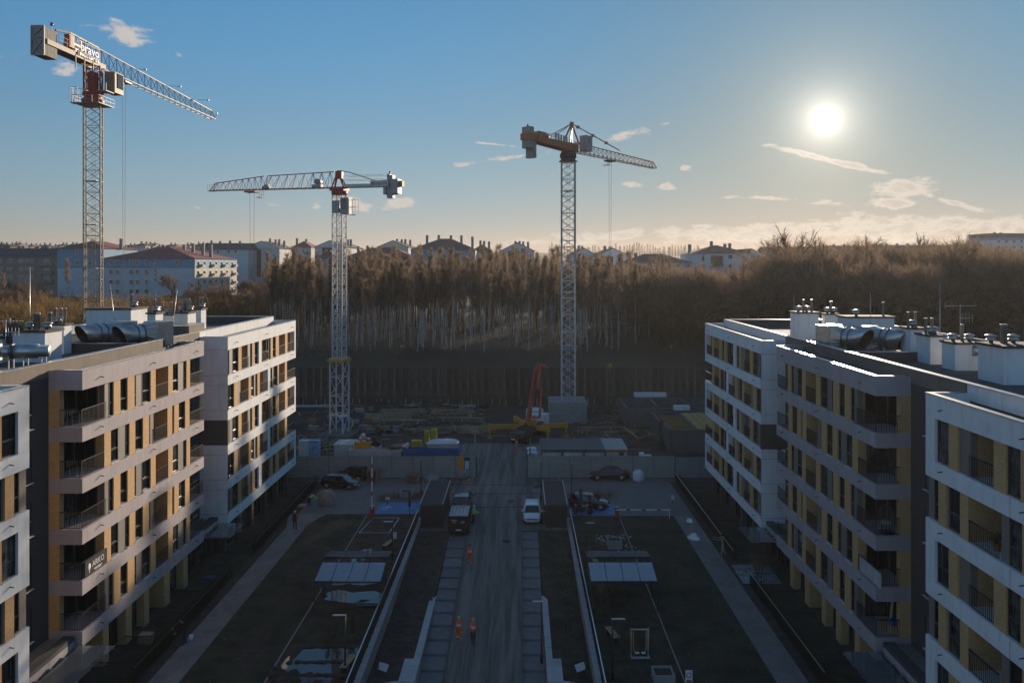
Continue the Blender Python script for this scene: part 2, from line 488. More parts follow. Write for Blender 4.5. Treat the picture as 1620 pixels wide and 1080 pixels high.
m_lawn = mat('winter_lawn', (.038, .038, .020), .98, var=.5, nscale=.5, bump=1, bscale=9, dirt=((.075, .055, .035), .75))
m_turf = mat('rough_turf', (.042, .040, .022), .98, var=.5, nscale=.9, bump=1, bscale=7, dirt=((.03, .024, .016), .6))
def mat_paver(name, c1, c2, w_, h_, dirt):
    m = bpy.data.materials.new(name); m.use_nodes = True
    t = m.node_tree; b = t.nodes['Principled BSDF']; q = NT(t)
    co = q.n('ShaderNodeTexCoord').outputs['Object']
    br = q.n('ShaderNodeTexBrick'); q.put(br.inputs['Vector'], co)
    br.inputs['Color1'].default_value = (*c1, 1); br.inputs['Color2'].default_value = (*c2, 1); br.inputs['Mortar'].default_value = (*[x * .4 for x in c1], 1)
    br.inputs['Scale'].default_value = 1; br.inputs['Brick Width'].default_value = w_; br.inputs['Row Height'].default_value = h_; br.inputs['Mortar Size'].default_value = .012
    n = q.noise(co, .5, 6, .65, .6)
    cc = q.mix(q.m('MULTIPLY', q.ramp(n, .45, .65), .8), br.outputs[0], (*dirt, 1))
    t.links.new(cc, b.inputs['Base Color']); t.links.new(q.m('SUBTRACT', .85, q.m('MULTIPLY', q.ramp(n, .5, .7), .3)), b.inputs['Roughness'])
    bn = q.n('ShaderNodeBump'); bn.inputs['Strength'].default_value = .6; bn.inputs['Distance'].default_value = .02; bn.invert = True
    t.links.new(br.outputs['Fac'], bn.inputs['Height']); t.links.new(bn.outputs[0], b.inputs['Normal'])
    return m
m_path = mat_paver('path_pavers', (.25, .23, .21), (.31, .285, .26), .2, .1, (.15, .13, .11))
m_park = mat_paver('parking_pavers', (.16, .156, .15), (.20, .19, .18), .4, .4, (.12, .105, .09))
m_brickroad = mat_paver('ramp_pavers', (.14, .14, .14), (.165, .165, .165), .2, .1, (.10, .095, .09))


def mat_road():
    """dirty concrete roadway: mud streaks dragged along the driving direction by tyres"""
    m = bpy.data.materials.new('muddy_road'); m.use_nodes = True
    t = m.node_tree; b = t.nodes['Principled BSDF']; q = NT(t)
    x, y, z = q.sep(q.n('ShaderNodeTexCoord').outputs['Object'])
    s1 = q.noise(q.comb(q.m('MULTIPLY', x, 1.5), q.m('MULTIPLY', y, .07), 0.0), 1.0, 6, .65, .4)
    s2 = q.noise(q.comb(x, y, 0.0), .45, 6, .6, .8)
    s3 = q.noise(q.comb(q.m('MULTIPLY', x, 4.0), q.m('MULTIPLY', y, .35), 1.0), 1.0, 5, .65, 1.0)
    cc = q.mix(q.ramp(s1, .38, .62), (.085, .077, .066, 1), (.20, .185, .16, 1))
    cc = q.mix(q.m('MULTIPLY', q.ramp(s2, .5, .72), .6), cc, (.07, .06, .05, 1))
    cc = q.mix(q.m('MULTIPLY', q.ramp(s3, .55, .75), .35), cc, (.30, .29, .27, 1))
    t.links.new(cc, b.inputs['Base Color'])
    t.links.new(q.m('SUBTRACT', .82, q.m('MULTIPLY', q.ramp(s2, .5, .7), .3)), b.inputs['Roughness'])
    bn = q.n('ShaderNodeBump'); bn.inputs['Strength'].default_value = .5; bn.inputs['Distance'].default_value = .03
    t.links.new(s1, bn.inputs['Height']); t.links.new(bn.outputs[0], b.inputs['Normal'])
    return m
m_road = mat_road()

# road: level part, then the ramp that sinks towards the garage
r = MB()
yy = [104, 94, 82, 75, 70, 65, 60, 55, 50, 45, 40, 37, 25]
for a, b in zip(yy, yy[1:]):
    for x0, x1 in ((-4.92, -3.9), (-3.9, -.9), (-.9, .16)):
        wl = (x0 - .35 if x0 < -4 and a > 80 else x0)
        r.poly([(x0, b, ramp_z(b) + .03), (x1, b, ramp_z(b) + .03), (x1, a, ramp_z(a) + .03), (x0, a, ramp_z(a) + .03)], 0)
struct(r.build('road', m_road))
sheet('site_entrance_road', [(-6.4, 94), (1.6, 94), (4.5, 112), (-12, 112)], m_road, .034)
sheet('crossing_pavement', [(-10.2, 80.5), (-4.92, 80.5), (-4.92, 93.9), (-10.2, 93.9)], m_road, .026)
sheet('verge_pavement', [(.16, 75.2), (4.7, 75.2), (4.7, 93.9), (.16, 93.9)], m_road, .026)
sheet('loading_pavement', [(-9.4, 75.0), (-4.92, 75.0), (-4.92, 80.5), (-9.4, 80.5)], m_brickroad, .022)
sheet('parking_pavement', [(-24.0, 80.2), (-10.2, 80.2), (-10.2, 93.9), (-24.5, 93.9)], m_park, .012)
sheet('parking_pavement', [(4.7, 79.6), (17.4, 79.6), (18.2, 93.9), (4.7, 93.9)], m_park, .012)
sheet('path', [(-22.3, 20), (-20.45, 20), (-20.45, 77), (-19.4, 80.2), (-23.2, 80.2), (-22.3, 76)], m_path, .02)
sheet('path', [(15.45, 20), (17.35, 20), (17.35, 79.6), (15.4, 79.6)], m_path, .02)
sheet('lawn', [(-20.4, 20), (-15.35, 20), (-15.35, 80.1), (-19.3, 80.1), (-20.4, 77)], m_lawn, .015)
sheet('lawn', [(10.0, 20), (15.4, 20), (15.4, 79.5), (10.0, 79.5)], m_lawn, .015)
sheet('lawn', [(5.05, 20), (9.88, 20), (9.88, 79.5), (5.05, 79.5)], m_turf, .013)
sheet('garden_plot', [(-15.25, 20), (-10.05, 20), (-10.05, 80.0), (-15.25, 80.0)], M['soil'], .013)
sheet('lawn', [(-15.2, 52.7), (-10.1, 52.7), (-10.1, 58.3), (-15.2, 58.3)], m_turf, .03)
for x0, x1 in ((-25.7, -23.0), (18.0, 21.2)):
    sheet('private_garden', [(x0, 20), (x1, 20), (x1, 92), (x0, 92)], m_turf, .016)
for x0, x1 in ((-23.0, -22.3), (17.35, 18.0)):
    sheet('planting_strip', [(x0, 20), (x1, 20), (x1, 92), (x0, 92)], M['soil'], .018)
# lawn edging strips
for nm, x, y0, y1 in (('lawn_edging', -15.3, 20, 79.8), ('lawn_edging', 9.94, 20, 79)):
    struct(MB().box(x - .04, y0, 0, x + .04, y1, .04).build(nm, M['conc']))
# planted beds between walls and ramp
def bed_z(y): return max(ramp_z(y), -1.15)
for x0, x1 in ((XW0, -6.58), (1.78, XW1)):
    b_ = MB(); yb = [y / 2 for y in range(150, 98, -1)]
    xsb = [x0 + (x1 - x0) * k / 8 for k in range(9)]
    rr = random.Random(int(x0 * 7) + 50)
    for y in yb:
        for x in xsb: b_.v.append((x, y, bed_z(y) + (rr.uniform(-.03, .10) if y < 74.5 else 0.02)))
    for j in range(len(yb) - 1):
        for i in range(8): b_.f.append((j * 9 + i, j * 9 + i + 1, (j + 1) * 9 + i + 1, (j + 1) * 9 + i)); b_.mi.append(0); b_.sm.append(True)
    struct(b_.build('planting_bed', m_turf if x0 > 0 else M['soil']))
struct(MB().box(XW0, 20, -3.2, -6.5, 51.0, -2.9).build('ramp_base', M['conc']))
struct(MB().box(1.7, 20, -3.2, XW1, 51.0, -2.9).build('ramp_base', M['conc']))

# stepped pavement strips beside the ramp
for x0, x1, nm in ((-6.52, -4.98, 'stepped_pavement'), (.20, 1.72, 'stepped_pavement')):
    base = struct(MB().box(x0, 34, -3.6, x1, 36, -3.2).build(nm, M['conc']))
    slab = MB().box(0, 0, -.9, x1 - x0, 1.83, 0).mesh('paving_slab', M['conc'])
    y = 75.0
    slabtop = mat('paving_slab_concrete', (.17, .17, .17), .85, var=.12, nscale=1.5, bump=.3, bscale=30, dirt=((.07, .065, .06), .5), objvar=.08) if x0 < 0 else bpy.data.materials['paving_slab_concrete']
    slab.materials[0] = slabtop
    while y > 38:
        inst('paving_slab', slab, base, (x0, y - 1.83, ramp_z(y - .9) + .02)); y -= 1.88
    MBk = MB()
    for a, b in zip(yy[3:], yy[4:]):
        xk = -4.98 if x0 < 0 else .14
        MBk.add([(xk, b, ramp_z(b) + .14), (xk + .1, b, ramp_z(b) + .14), (xk + .1, a, ramp_z(a) + .14), (xk, a, ramp_z(a) + .14),
                 (xk, b, ramp_z(b) - .3), (xk + .1, b, ramp_z(b) - .3), (xk + .1, a, ramp_z(a) - .3), (xk, a, ramp_z(a) - .3)],
                [(0, 1, 2, 3), (0, 4, 5, 1), (1, 5, 6, 2), (2, 6, 7, 3), (3, 7, 4, 0)])
    struct(MBk.build('kerb', M['conc_dark']))
# kerb lines crossing the road
for y in (82.3, 87.2, 90.8):
    struct(MB().box(-9.2, y, .02, 4.6, y + .12, .055).build('drain_channel', M['black']))
# manhole covers
for (px, py) in ((801, 857), (808, 793)):
    x, y = G(px, py, -.2 if py > 830 else 0)
    b_ = MB(); b_.lathe([(.40, .03), (.40, .05), (.33, .05)], 20)
    c_ = thing('manhole_cover', 'round iron manhole cover in the muddy road ' + ('beside the white car' if py < 820 else 'level with the walking orange worker'), 'manhole cover', (x, y, ramp_z(y) + .02))
    if y < 75: c_.rotation_euler = (math.atan(.075), 0, 0)
    b_.build('cover_frame', M['conc_dark'], c_); MB().lathe([(.33, .035), (.32, .056), (.02, .058)], 20).build('cover_plate', M['black'], c_)
# skid marks of caked mud at the gate and light standing water
def puddle(name, cx, cy, rx, ry, z, seed, label, m, par=None):
    rr = random.Random(seed); pts = []
    ph = [rr.uniform(0, 6.28) for _ in range(4)]
    for k in range(40):
        t = 2 * math.pi * k / 40
        q_ = 1 + .22 * math.sin(2 * t + ph[0]) + .17 * math.sin(3 * t + ph[1]) + .12 * math.sin(5 * t + ph[2]) + .07 * math.sin(9 * t + ph[3])
        pts.append((cx + rx * q_ * math.cos(t), cy + ry * q_ * math.sin(t), z))
    return struct(MB().poly(pts).build(name, m))
m_water = mat('standing_water', (.02, .021, .022), .03, var=.1, spec=.7)
m_sky_puddle = mat('puddle_painted_sky_reflection', (.30, .33, .36), .12, var=.35, nscale=1.5, spec=.6)  # puddle water; the pale base colour paints in the reflected sky
puddle('puddle', -13.8, 68.7, .75, 1.7, .034, 1, '', m_water)
puddle('puddle', -13.5, 65.2, .55, 1.1, .034, 2, '', m_water)
puddle('puddle', -13.0, 63.4, 1.5, 1.4, .035, 3, '', m_water)
puddle('puddle', -12.6, 60.2, 1.9, 1.2, .035, 4, '', m_water)
puddle('puddle', -11.0, 58.8, .8, .9, .036, 14, '', m_water)
sheet('flooded_plot', [(-15.1, 46.2), (-13.6, 46.0), (-12.9, 47.2), (-10.3, 47.6), (-10.2, 52.3), (-14.0, 52.3), (-14.6, 49.0)], m_water, .036)
puddle('puddle', -14.7, 48.2, .45, 2.2, .037, 5, '', m_water)
puddle('puddle', -13.2, 42.6, .9, .35, .034, 6, '', m_water)
puddle('puddle', -11.9, 41.9, .5, .9, .034, 7, '', m_water)
puddle('puddle', -12.4, 44.0, .4, .25, .034, 8, '', m_water)
for i, (px, py, rx, ry) in enumerate(((1091, 824, .35, .7), (1097.5, 850, .42, 1.2), (850, 770, .5, .6))):
    x, y = G(px, py); puddle('puddle', x, y, rx, ry, .05, 20 + i, '', m_water if i > 1 else m_sky_puddle)
x, y = G(1175, 899)
sheet('pale_puddle_plot', [(17.6, 62.6), (20.6, 62.6), (20.9, 66.6), (17.7, 66.6)], m_sky_puddle, .035)  # shallow puddle, its sky reflection put into the colour
# soil ridges between the flooded plots
for k, yb in enumerate((46.6, 48.6, 50.2, 52.2)):
    b_ = MB()
    for i in range(14):
        x = -14 + i * .28; b_.ball((x, yb + random.uniform(-.05, .05), .02), .25, .16, random.uniform(.08, .16), 7, 5)
    stuff(b_.build('soil_ridge', M['soil']))
b_ = MB(); rr = random.Random(5)
for i in range(220):
    x, y = rr.uniform(-15, -10.4), rr.choice([rr.uniform(34, 47), rr.uniform(64, 78)])
    s = rr.uniform(.05, .22); b_.ball((x, y, .01), s * rr.uniform(1, 2), s * rr.uniform(1, 2), s * .5, 6, 4)
stuff(b_.build('mud_clods', M['soil']))
b_ = MB()
for i in range(70):   # heaps of soil round the wet plot and pale litter
    t = rr.uniform(0, 6.28); x, y = -14.2 + rr.gauss(0, .5), 47.6 + rr.gauss(0, .9)
    s = rr.uniform(.08, .3); b_.ball((x, y, .03), s * 1.4, s * 1.2, s * .7, 6, 4)
stuff(b_.build('soil_heap', M['soil']))

# far wooded hill line as ground under the trees is already in the terrain

# ------------------------------------------------------------------ apartment buildings
LV = [3.4, 6.4, 9.4, 12.42, 15.45]            # top of each floor band
BT = .86
L_A = [('L', 47, 49.84), ('P', 49.84, 50.35), ('W', 50.35, 50.75), ('B', 50.75, 51.6), ('W', 51.6, 52.55), ('B', 52.55, 53.5), ('W', 53.5, 53.9), ('P', 53.9, 54.75), ('W', 54.75, 55.84), ('B', 55.84, 56.6), ('L', 56.6, 58.63), ('B', 58.63, 59.4), ('W', 59.4, 60.55), ('P', 60.55, 61.5), ('W', 61.5, 61.84), ('B', 61.84, 62.5), ('L', 62.5, 65.1)]
L_B = [('L', 47, 49.6), ('B', 49.6, 50.4), ('W', 50.4, 51.5), ('P', 51.5, 52.45), ('W', 52.45, 52.8), ('B', 52.8, 53.6), ('W', 53.6, 54.7), ('B', 54.7, 55.6), ('W', 55.6, 55.97), ('P', 55.97, 56.5), ('L', 56.5, 58.5), ('B', 58.5, 59.3), ('W', 59.3, 59.65), ('B', 59.65, 60.45), ('W', 60.45, 61.6), ('B', 61.6, 62.4), ('L', 62.4, 65.1)]
L_G = [('L', 47, 49.7), ('B', 49.7, 50.4), ('T', 50.4, 51.0), ('T', 51.0, 52.6), ('B', 52.6, 53.4), ('T', 53.4, 55.2), ('B', 55.2, 55.9), ('L', 55.9, 58.3), ('B', 58.3, 59.2), ('T', 59.2, 61.6), ('B', 61.6, 62.4), ('T', 62.4, 65.1)]
WF_A = [('F', 69.2, 69.45), ('W', 69.45, 70.0), ('P', 70.0, 70.8), ('W', 70.8, 72.0), ('B', 72.0, 72.8), ('L', 72.8, 74.76), ('P', 74.76, 75.7), ('B', 75.7, 76.4), ('W', 76.4, 77.47), ('F', 77.47, 78.3), ('L', 78.3, 80.24), ('W', 80.24, 80.9), ('P', 80.9, 81.3), ('B', 81.3, 82.0), ('W', 82.0, 83.0), ('B', 83.0, 84.1), ('L', 84.1, 86.3), ('B', 86.3, 87.2), ('L', 87.2, 89.7), ('F', 89.7, 90.2)]
WF_B = [('F', 69.2, 69.45), ('W', 69.45, 70.9), ('B', 70.9, 71.8), ('P', 71.8, 72.8), ('L', 72.8, 74.7), ('B', 74.7, 75.4), ('W', 75.4, 76.5), ('P', 76.5, 77.2), ('B', 77.2, 77.9), ('L', 77.9, 80.24), ('F', 80.24, 81.0), ('W', 81.0, 82.1), ('P', 82.1, 82.6), ('W', 82.6, 83.6), ('B', 83.6, 84.1), ('L', 84.1, 86.2), ('B', 86.2, 87.0), ('L', 87.0, 90.2)]
WF_G = [('C', 69.4, 69.9), ('T', 69.9, 72.6), ('C', 72.6, 73.1), ('T', 73.1, 76.4), ('C', 76.4, 77.0), ('T', 77.0, 80.4), ('C', 80.4, 81.0), ('T', 81.0, 84.2), ('C', 84.2, 84.8), ('T', 84.8, 88.0), ('C', 88.0, 88.5)]
WN_A = [('F', 40.2, 41.1), ('W', 39.0, 40.2), ('B', 38.2, 39.0), ('P', 37.3, 38.2), ('L', 35.3, 37.3), ('B', 34.4, 35.3), ('W', 33.4, 34.4), ('B', 32.5, 33.4), ('L', 30.0, 32.5), ('B', 29.2, 30.0), ('W', 28.2, 29.2), ('B', 27.4, 28.2), ('L', 25, 27.4)]
WN_B = [('P', 40.5, 41.1), ('W', 39.96, 40.5), ('B', 39.25, 39.96), ('W', 38.0, 39.1), ('P', 39.1, 39.25), ('B', 37.3, 38.0), ('L', 34.9, 37.3), ('P', 34.3, 34.9), ('W', 33.3, 34.3), ('B', 32.5, 33.3), ('L', 30.0, 32.5), ('B', 29.2, 30.0), ('W', 28.0, 29.2), ('B', 27.4, 28.0), ('L', 25, 27.4)]
WN_G = [('T', 38.5, 41.1), ('B', 37.7, 38.5), ('T', 34.9, 37.7), ('B', 34.1, 34.9), ('T', 31, 34.1), ('B', 30.2, 31), ('T', 27, 30.2), ('B', 26, 27)]
WCACHE = {}


def apartment(sx, xc, og, ow, own, dz, label):
    root = thing('apartment_building', label, 'apartment block', (0, 0, dz))
    X = lambda o: xc - sx * o
    rot = math.pi if sx > 0 else 0.0          # parts are modelled facing +x
    def bx(name, o0, y0, z0, o1, y1, z1, m, par=root):
        return MB().box(X(o0), y0, z0, X(o1), y1, z1).build(name, M[m] if isinstance(m, str) else m, par)
    def window(y0, y1, z0, z1, o, kind):
        w_, h_ = round(y1 - y0, 2), round(z1 - z0, 2)
        key = (w_, h_, kind)
        if key not in WCACHE:
            fr = MB(); t = .07; W2, d = w_ / 2, .09
            fr.box(-d, -W2, 0, 0, -W2 + t, h_); fr.box(-d, W2 - t, 0, 0, W2, h_)
            fr.box(-d, -W2 + t, h_ - t, 0, W2 - t, h_); fr.box(-d, -W2 + t, 0, 0, W2 - t, t)
            if kind == 'W':
                fr.box(-d, -W2 + t, .78, .015, W2 - t, .86)
                if w_ > 1.3: fr.box(-d, -.03, .86, 0, .03, h_ - t)
            elif kind == 'T':
                if w_ > 1.0:
                    nn = max(2, round(w_ / 1.0))
                    for k in range(1, nn): fr.box(-d, -W2 + w_ * k / nn - .03, t, 0, -W2 + w_ * k / nn + .03, h_ - t)
            elif kind == 'D':
                fr.box(-d, -W2 + w_ * .55 - .04, t, 0, -W2 + w_ * .55 + .04, h_ - t)
            gl = MB().box(-d + .01, -W2 + t, t, -d + .03, W2 - t, h_ - t)
            sl = MB().box(-.10, -W2 + .01, -.035, .14, W2 - .01, -.002)
            WCACHE[key] = (fr.mesh('window_frame', M['frame']), gl.mesh('pane', M['glass']), sl.mesh('window_sill', M['sill']))
        fr, gl, sl_ = WCACHE[key]
        wo = inst('balcony_door' if kind == 'D' else 'window', fr, root, (X(o), (y0 + y1) / 2, z0), rot)
        inst('pane', gl, wo)
        if kind == 'W': inst('sill', sl_, wo)
        return wo
    def railing(y0, y1, z0, o, h_=1.05, ends=()):
        w_ = round(y1 - y0, 2); key = ('rail', w_, h_)
        if key not in WCACHE:
            b_ = MB(); b_.box(-.025, 0, h_ - .05, .025, w_, h_); b_.box(-.015, 0, .08, .015, w_, .11)
            nn = max(3, int(w_ / .14))
            for k in range(nn + 1): b_.box(-.012, w_ * k / nn - .012, .11, .012, w_ * k / nn + .012, h_ - .05)
            WCACHE[key] = b_.mesh('balcony_railing', M['rail'])
        return inst('balcony_railing', WCACHE[key], root, (X(o), y0, z0))
    # core with roof
    bx('wall', -15.0, 24.0, -.6, 0, 90.0, 18.42, 'char')
    bx('roof', -14.7, 24.3, 18.42, -.32, 89.7, 18.5, 'roof')
    for y0, y1, m in ((24.0, 41.1, 'white'), (41.1, 47.2, 'brownp'), (47.2, 69.2, 'brownp'), (69.2, 90.0, 'white')):
        bx('parapet', -.3, y0, 18.42, 0, y1, 19.25, m)
        bx('parapet', -15.0, y0, 18.42, -14.7, y1, 19.25, m)
    bx('parapet', -14.7, 89.7, 18.42, -.3, 90.0, 19.25, 'char')
    bx('parapet', -14.7, 24.0, 18.42, -.3, 24.3, 19.25, 'char')
    ckey = 'cop'
    if ckey not in WCACHE: WCACHE[ckey] = MB().box(-.04, .006, 0, .36, 1.994, .045).mesh('coping_sheet', M['coping'])
    if 'cop2' not in WCACHE: WCACHE['cop2'] = MB().box(.006, -.04, 0, 1.994, .36, .045).mesh('coping_sheet', M['coping'])
    for k in range(33):
        y = 24.0 + 2 * k
        inst('coping_sheet', WCACHE[ckey], root, (min(X(-.32), X(0)), y, 19.252))
        inst('coping_sheet', WCACHE[ckey], root, (min(X(-15.0), X(-14.68)), y, 19.252))
    for k in range(7): inst('coping_sheet', WCACHE['cop2'], root, (min(X(-14.6), X(-.6)) + 2 * k, 89.68, 19.256))
    # three blocks that stand forward of the core
    def block(y0, y1, of, m, rows, grd, front, back, frames):
        # roof ledge with low parapet
        bx('roof_ledge', 0.002, y0 + .25, 17.7, of - .25, y1 - .25, 18.3, 'roof')
        bx('roof_band', of - .25, y0, 17.65, of, y1, 18.8, m)
        bx('roof_band', 0.002, y0, 17.65, of - .25, y0 + .25, 18.8, m)
        bx('roof_band', 0.002, y1 - .25, 17.65, of - .25, y1, 18.8, m)
        if 'cop3' not in WCACHE: WCACHE['cop3'] = MB().box(-.17, .005, 0, .17, 1.495, .04).mesh('coping_sheet', M['coping'])
        nn = int((y1 - y0) / 1.5); st = (y1 - y0) / nn
        for k in range(nn):
            c_ = inst('coping_sheet', WCACHE['cop3'], root, (X(of - .13), y0 + st * k, 18.802)); c_.scale = (1, st / 1.5, 1)
        bx('coping_sheet', 0.3, y0 - .03, 18.806, of - .31, y0 + .29, 18.84, 'coping')
        bx('coping_sheet', 0.3, y1 - .29, 18.806, of - .31, y1 + .03, 18.84, 'coping')
        for i, zt in enumerate(LV):
            bx('floor_band', 0.002, y0, zt - BT, of, y1, zt, m)
            for yj in (y0 + (y1 - y0) * .56,):
                MB().box(X(of), yj - .012, zt - BT, X(of + .006), yj + .012, zt).build('expansion_joint', M['panel'], root)
        tops = [z - BT for z in LV[1:]] + [17.65]
        for i, (z0, z1) in enumerate(zip(LV, tops)):
            row = rows[(len(LV) - 1 - i) % 2]
            runs = []
            for kd, a, b in sorted(row, key=lambda t: t[1]):
                if kd == 'L':
                    bx('loggia_wall', .004, a, z0 + .002, .06, b, z1 - .002, 'brick')
                    wd = b - a - .34
                    window(a + .17, a + .17 + wd, z0 + .05, z1 - .1, .14, 'D')
                    railing(a + .04, b - .04, z0, of - .08)
                else:
                    if runs and abs(runs[-1][1] - a) < .01: runs[-1][1] = b
                    else: runs.append([a, b])
                    e = of - .06
                    if kd == 'B': bx('brick_pier', of - .5, a, z0 + .002, e, b, z1 - .002, 'brick')
                    elif kd == 'F': bx('white_upright', of - .5, a, z0 + .002, of - .004, b, z1 - .002, 'white')
                    elif kd == 'P': bx('window_panel', of - .5, a + .003, z0 + .002, of - .17, b - .003, z1 - .002, 'panel')
                    else: window(a, b, z0 + .04, z1 - .004, of - .15, 'W')
            for a, b in runs:
                bx('wall_infill', .004, a + .03, z0 + .003, of - .5, b - .03, z1 - .003, 'brick')
            # loggia at the near corner shows its brick end pier
            if front == 'open':
                bx('brick_pier', .003, y0 + .05, z0 + .002, .62, y0 + .5, z1 - .002, 'brick')
                ye = [t for t in row if t[0] == 'L' and t[1] == y0][0][2] + .03
                gx0, gx1 = sorted((X(.12), X(of - .62)))
                fr = MB(); fr.box(gx0, ye - .06, z0 + .04, gx0 + .07, ye - .004, z1 - .06).box(gx1 - .07, ye - .06, z0 + .04, gx1, ye - .004, z1 - .06).box(gx0 + .07, ye - .06, z1 - .13, gx1 - .07, ye - .004, z1 - .06).box((gx0 + gx1) / 2 - .04, ye - .06, z0 + .04, (gx0 + gx1) / 2 + .04, ye - .004, z1 - .13)
                dr = fr.build('balcony_door', M['frame'], root)
                MB().box(gx0 + .07, ye - .04, z0 + .04, gx1 - .07, ye - .02, z1 - .13).build('pane', M['glass'], dr)
                b_ = MB(); xa, xb = sorted((X(.62), X(of - .08)))
                b_.box(xa, -.025, 1.0, xb, .025, 1.05); b_.box(xa, -.015, .08, xb, .015, .11)
                for k in range(10): b_.box(xa + (xb - xa) * k / 9 - .012, -.012, .11, xa + (xb - xa) * k / 9 + .012, .012, 1.0)
                b_.build('balcony_railing', M['rail'], root, (0, y0 + .08, z0))
            elif front == 'solid':
                dark = abs(z0 - 9.4) < .1
                bx('end_panel', .003, y0 + (-.004 if dark else .004), z0 + .003, of - (.26 if dark else .004), y0 + .24, z1 - .003, 'char' if dark else m)
                if dark: bx('end_panel', of - .26, y0 - .004, z0 + .003, of + .003, y0 + .24, z1 - .003, 'char')
                for zj in (z0, z1): bx('panel_joint', .01, y0 - .003, zj - .012, of - .002, y0 + .002, zj + .012, 'panel')
        # ground floor set back below the first band
        gz1 = LV[0] - BT
        for kd, a, b in grd:
            if kd == 'B': bx('brick_pier', of - 1.3, a, -.5, of - .2, b, gz1 - .002, 'brick')
            elif kd == 'T': window(a, b, .1, gz1 - .01, of - .75, 'T')
            elif kd == 'C': bx('column', of - .9, a, -.5, of - .35, b, gz1 - .002, 'char')
            elif kd == 'L':
                window(a + .2, b - .2, .1, gz1 - .1, .14, 'D')
        bx('ground_floor_wall', .004, y0 + .2, -.5, of - 1.3, y1 - .2, gz1 - .003, 'char')
        # short dark rain spouts on every band
        for zt in LV + [18.5]:
            for yj in [y0 + 2.0, y0 + (y1 - y0) * .5, y1 - 1.6]:
                if 'spout' not in WCACHE: WCACHE['spout'] = MB().bar((0, 0, 0), (.24, 0, -.04), .06, .06, 0, 6).mesh('rain_spout', M['frame'])
                inst('rain_spout', WCACHE['spout'], root, (X(of - .02), yj, zt - .32), rot)
    block(47.0, 65.1, og, 'mauve', (L_A, L_B), L_G, 'open', 'open', False)
    block(69.2, 90.2, ow, 'white', (WF_A, WF_B), WF_G, 'solid', 'open', True)
    block(25.0, 41.1, own, 'white', (WN_A, WN_B), WN_G, 'none', 'none', True)
    # recesses between the blocks: windows and low entrance roofs
    for y0, y1, oo in ((41.1, 47.0, og), (65.1, 69.2, og)):
        for zt in [0.0] + LV:
            mid = (y0 + y1) / 2
            if zt > 0:
                window(mid - 1.6, mid - .1, zt + .25, zt + 2.2, .05, 'W'); window(mid + .3, mid + 1.3, zt + .25, zt + 2.2, .05, 'W')
        bx('entrance_roof', .003, y0 + .21, 2.5, oo - .35, y1 - .21, 3.0, 'mauve')
        bx('gravel_bed', .02, y0 + .25, 3.0, oo - 1.0, y1 - .25, 3.06, 'gravel')
        bx('roof_edge', oo - 1.0, y0 + .21, 3.0, oo - .35, y1 - .21, 3.25, 'char')
        bx('entrance_wall', .003, y0 + .3, -.5, oo - 1.2, y1 - .3, 2.49, 'char')
        window((y0 + y1) / 2 - .9, (y0 + y1) / 2 + .9, .05, 2.4, oo - 1.05, 'T')
        cg = MB().box(X(oo + .02), y0 + .3, 2.72, X(oo + 2.1), y1 - .3, 2.75).build('entrance_canopy', m_canopy, root)
        for k in range(5):
            yk = y0 + .4 + (y1 - y0 - .8) * k / 4
            MB().box(X(oo - .34), yk - .03, 2.60, X(oo + 2.05), yk + .03, 2.71).build('bracket', M['coping'], cg)
    return root


m_canopy = mat_clear('canopy_glass', (.75, .82, .80), .3, .6)
bl = apartment(-1, -27.8, 2.0, 2.45, 2.5, 0.0, 'six storey apartment block with sunlit yellow brick and grey mauve balcony bands')
br = apartment(1, 23.1, 2.1, 2.1, 2.15, -.35, 'six storey apartment block in shade beneath the low sun, opposite the sunlit one')
# ------------------------------------------------------------------ trees
m_bark_birch = mat('birch_bark', (.40, .38, .35), .85, var=.35, nscale=2.2, dirt=((.06, .05, .045), .75))
m_bark = mat('dark_bark', (.062, .047, .034), .95, var=.25, nscale=4)
m_tw_birch = mat('birch_twigs', (.225, .165, .115), .9, var=.25, nscale=.6, objvar=.22)
m_tw_brown = mat('brown_twigs', (.20, .14, .095), .9, var=.25, nscale=.5, objvar=.25)
m_tw_gold = mat('golden_brown_twigs', (.22, .135, .05), .9, var=.3, nscale=.5, objvar=.25)
m_tw_leaf = mat('yellow_autumn_leaves', (.42, .24, .03), .8, var=.25, nscale=2, objvar=.15)


for m_ in (m_tw_birch, m_tw_brown, m_tw_gold, m_tw_leaf):      # a twig is round: its lit rim shows from the far side too
    t_ = m_.node_tree; pb = t_.nodes['Principled BSDF']; cl_ = pb.inputs['Base Color'].links[0].from_socket
    tl = t_.nodes.new('ShaderNodeBsdfTranslucent'); t_.links.new(cl_, tl.inputs[0])
    mx = t_.nodes.new('ShaderNodeMixShader'); mx.inputs[0].default_value = .58
    t_.links.new(pb.outputs[0], mx.inputs[1]); t_.links.new(tl.outputs[0], mx.inputs[2])
    t_.links.new(mx.outputs[0], t_.nodes['Material Output'].inputs[0])


def blade(b, p, d, l, w_, rr):
    """one twig: a thin three-sided sliver"""
    d = d.normalized()
    a = Vector((rr.uniform(-1, 1), rr.uniform(-1, 1), rr.uniform(-1, 1)))
    s = d.cross(a)
    if s.length < 1e-3: return
    s = s.normalized() * w_
    e = p + d * l
    b.add([p - s, p + s, e], [(0, 1, 2)])


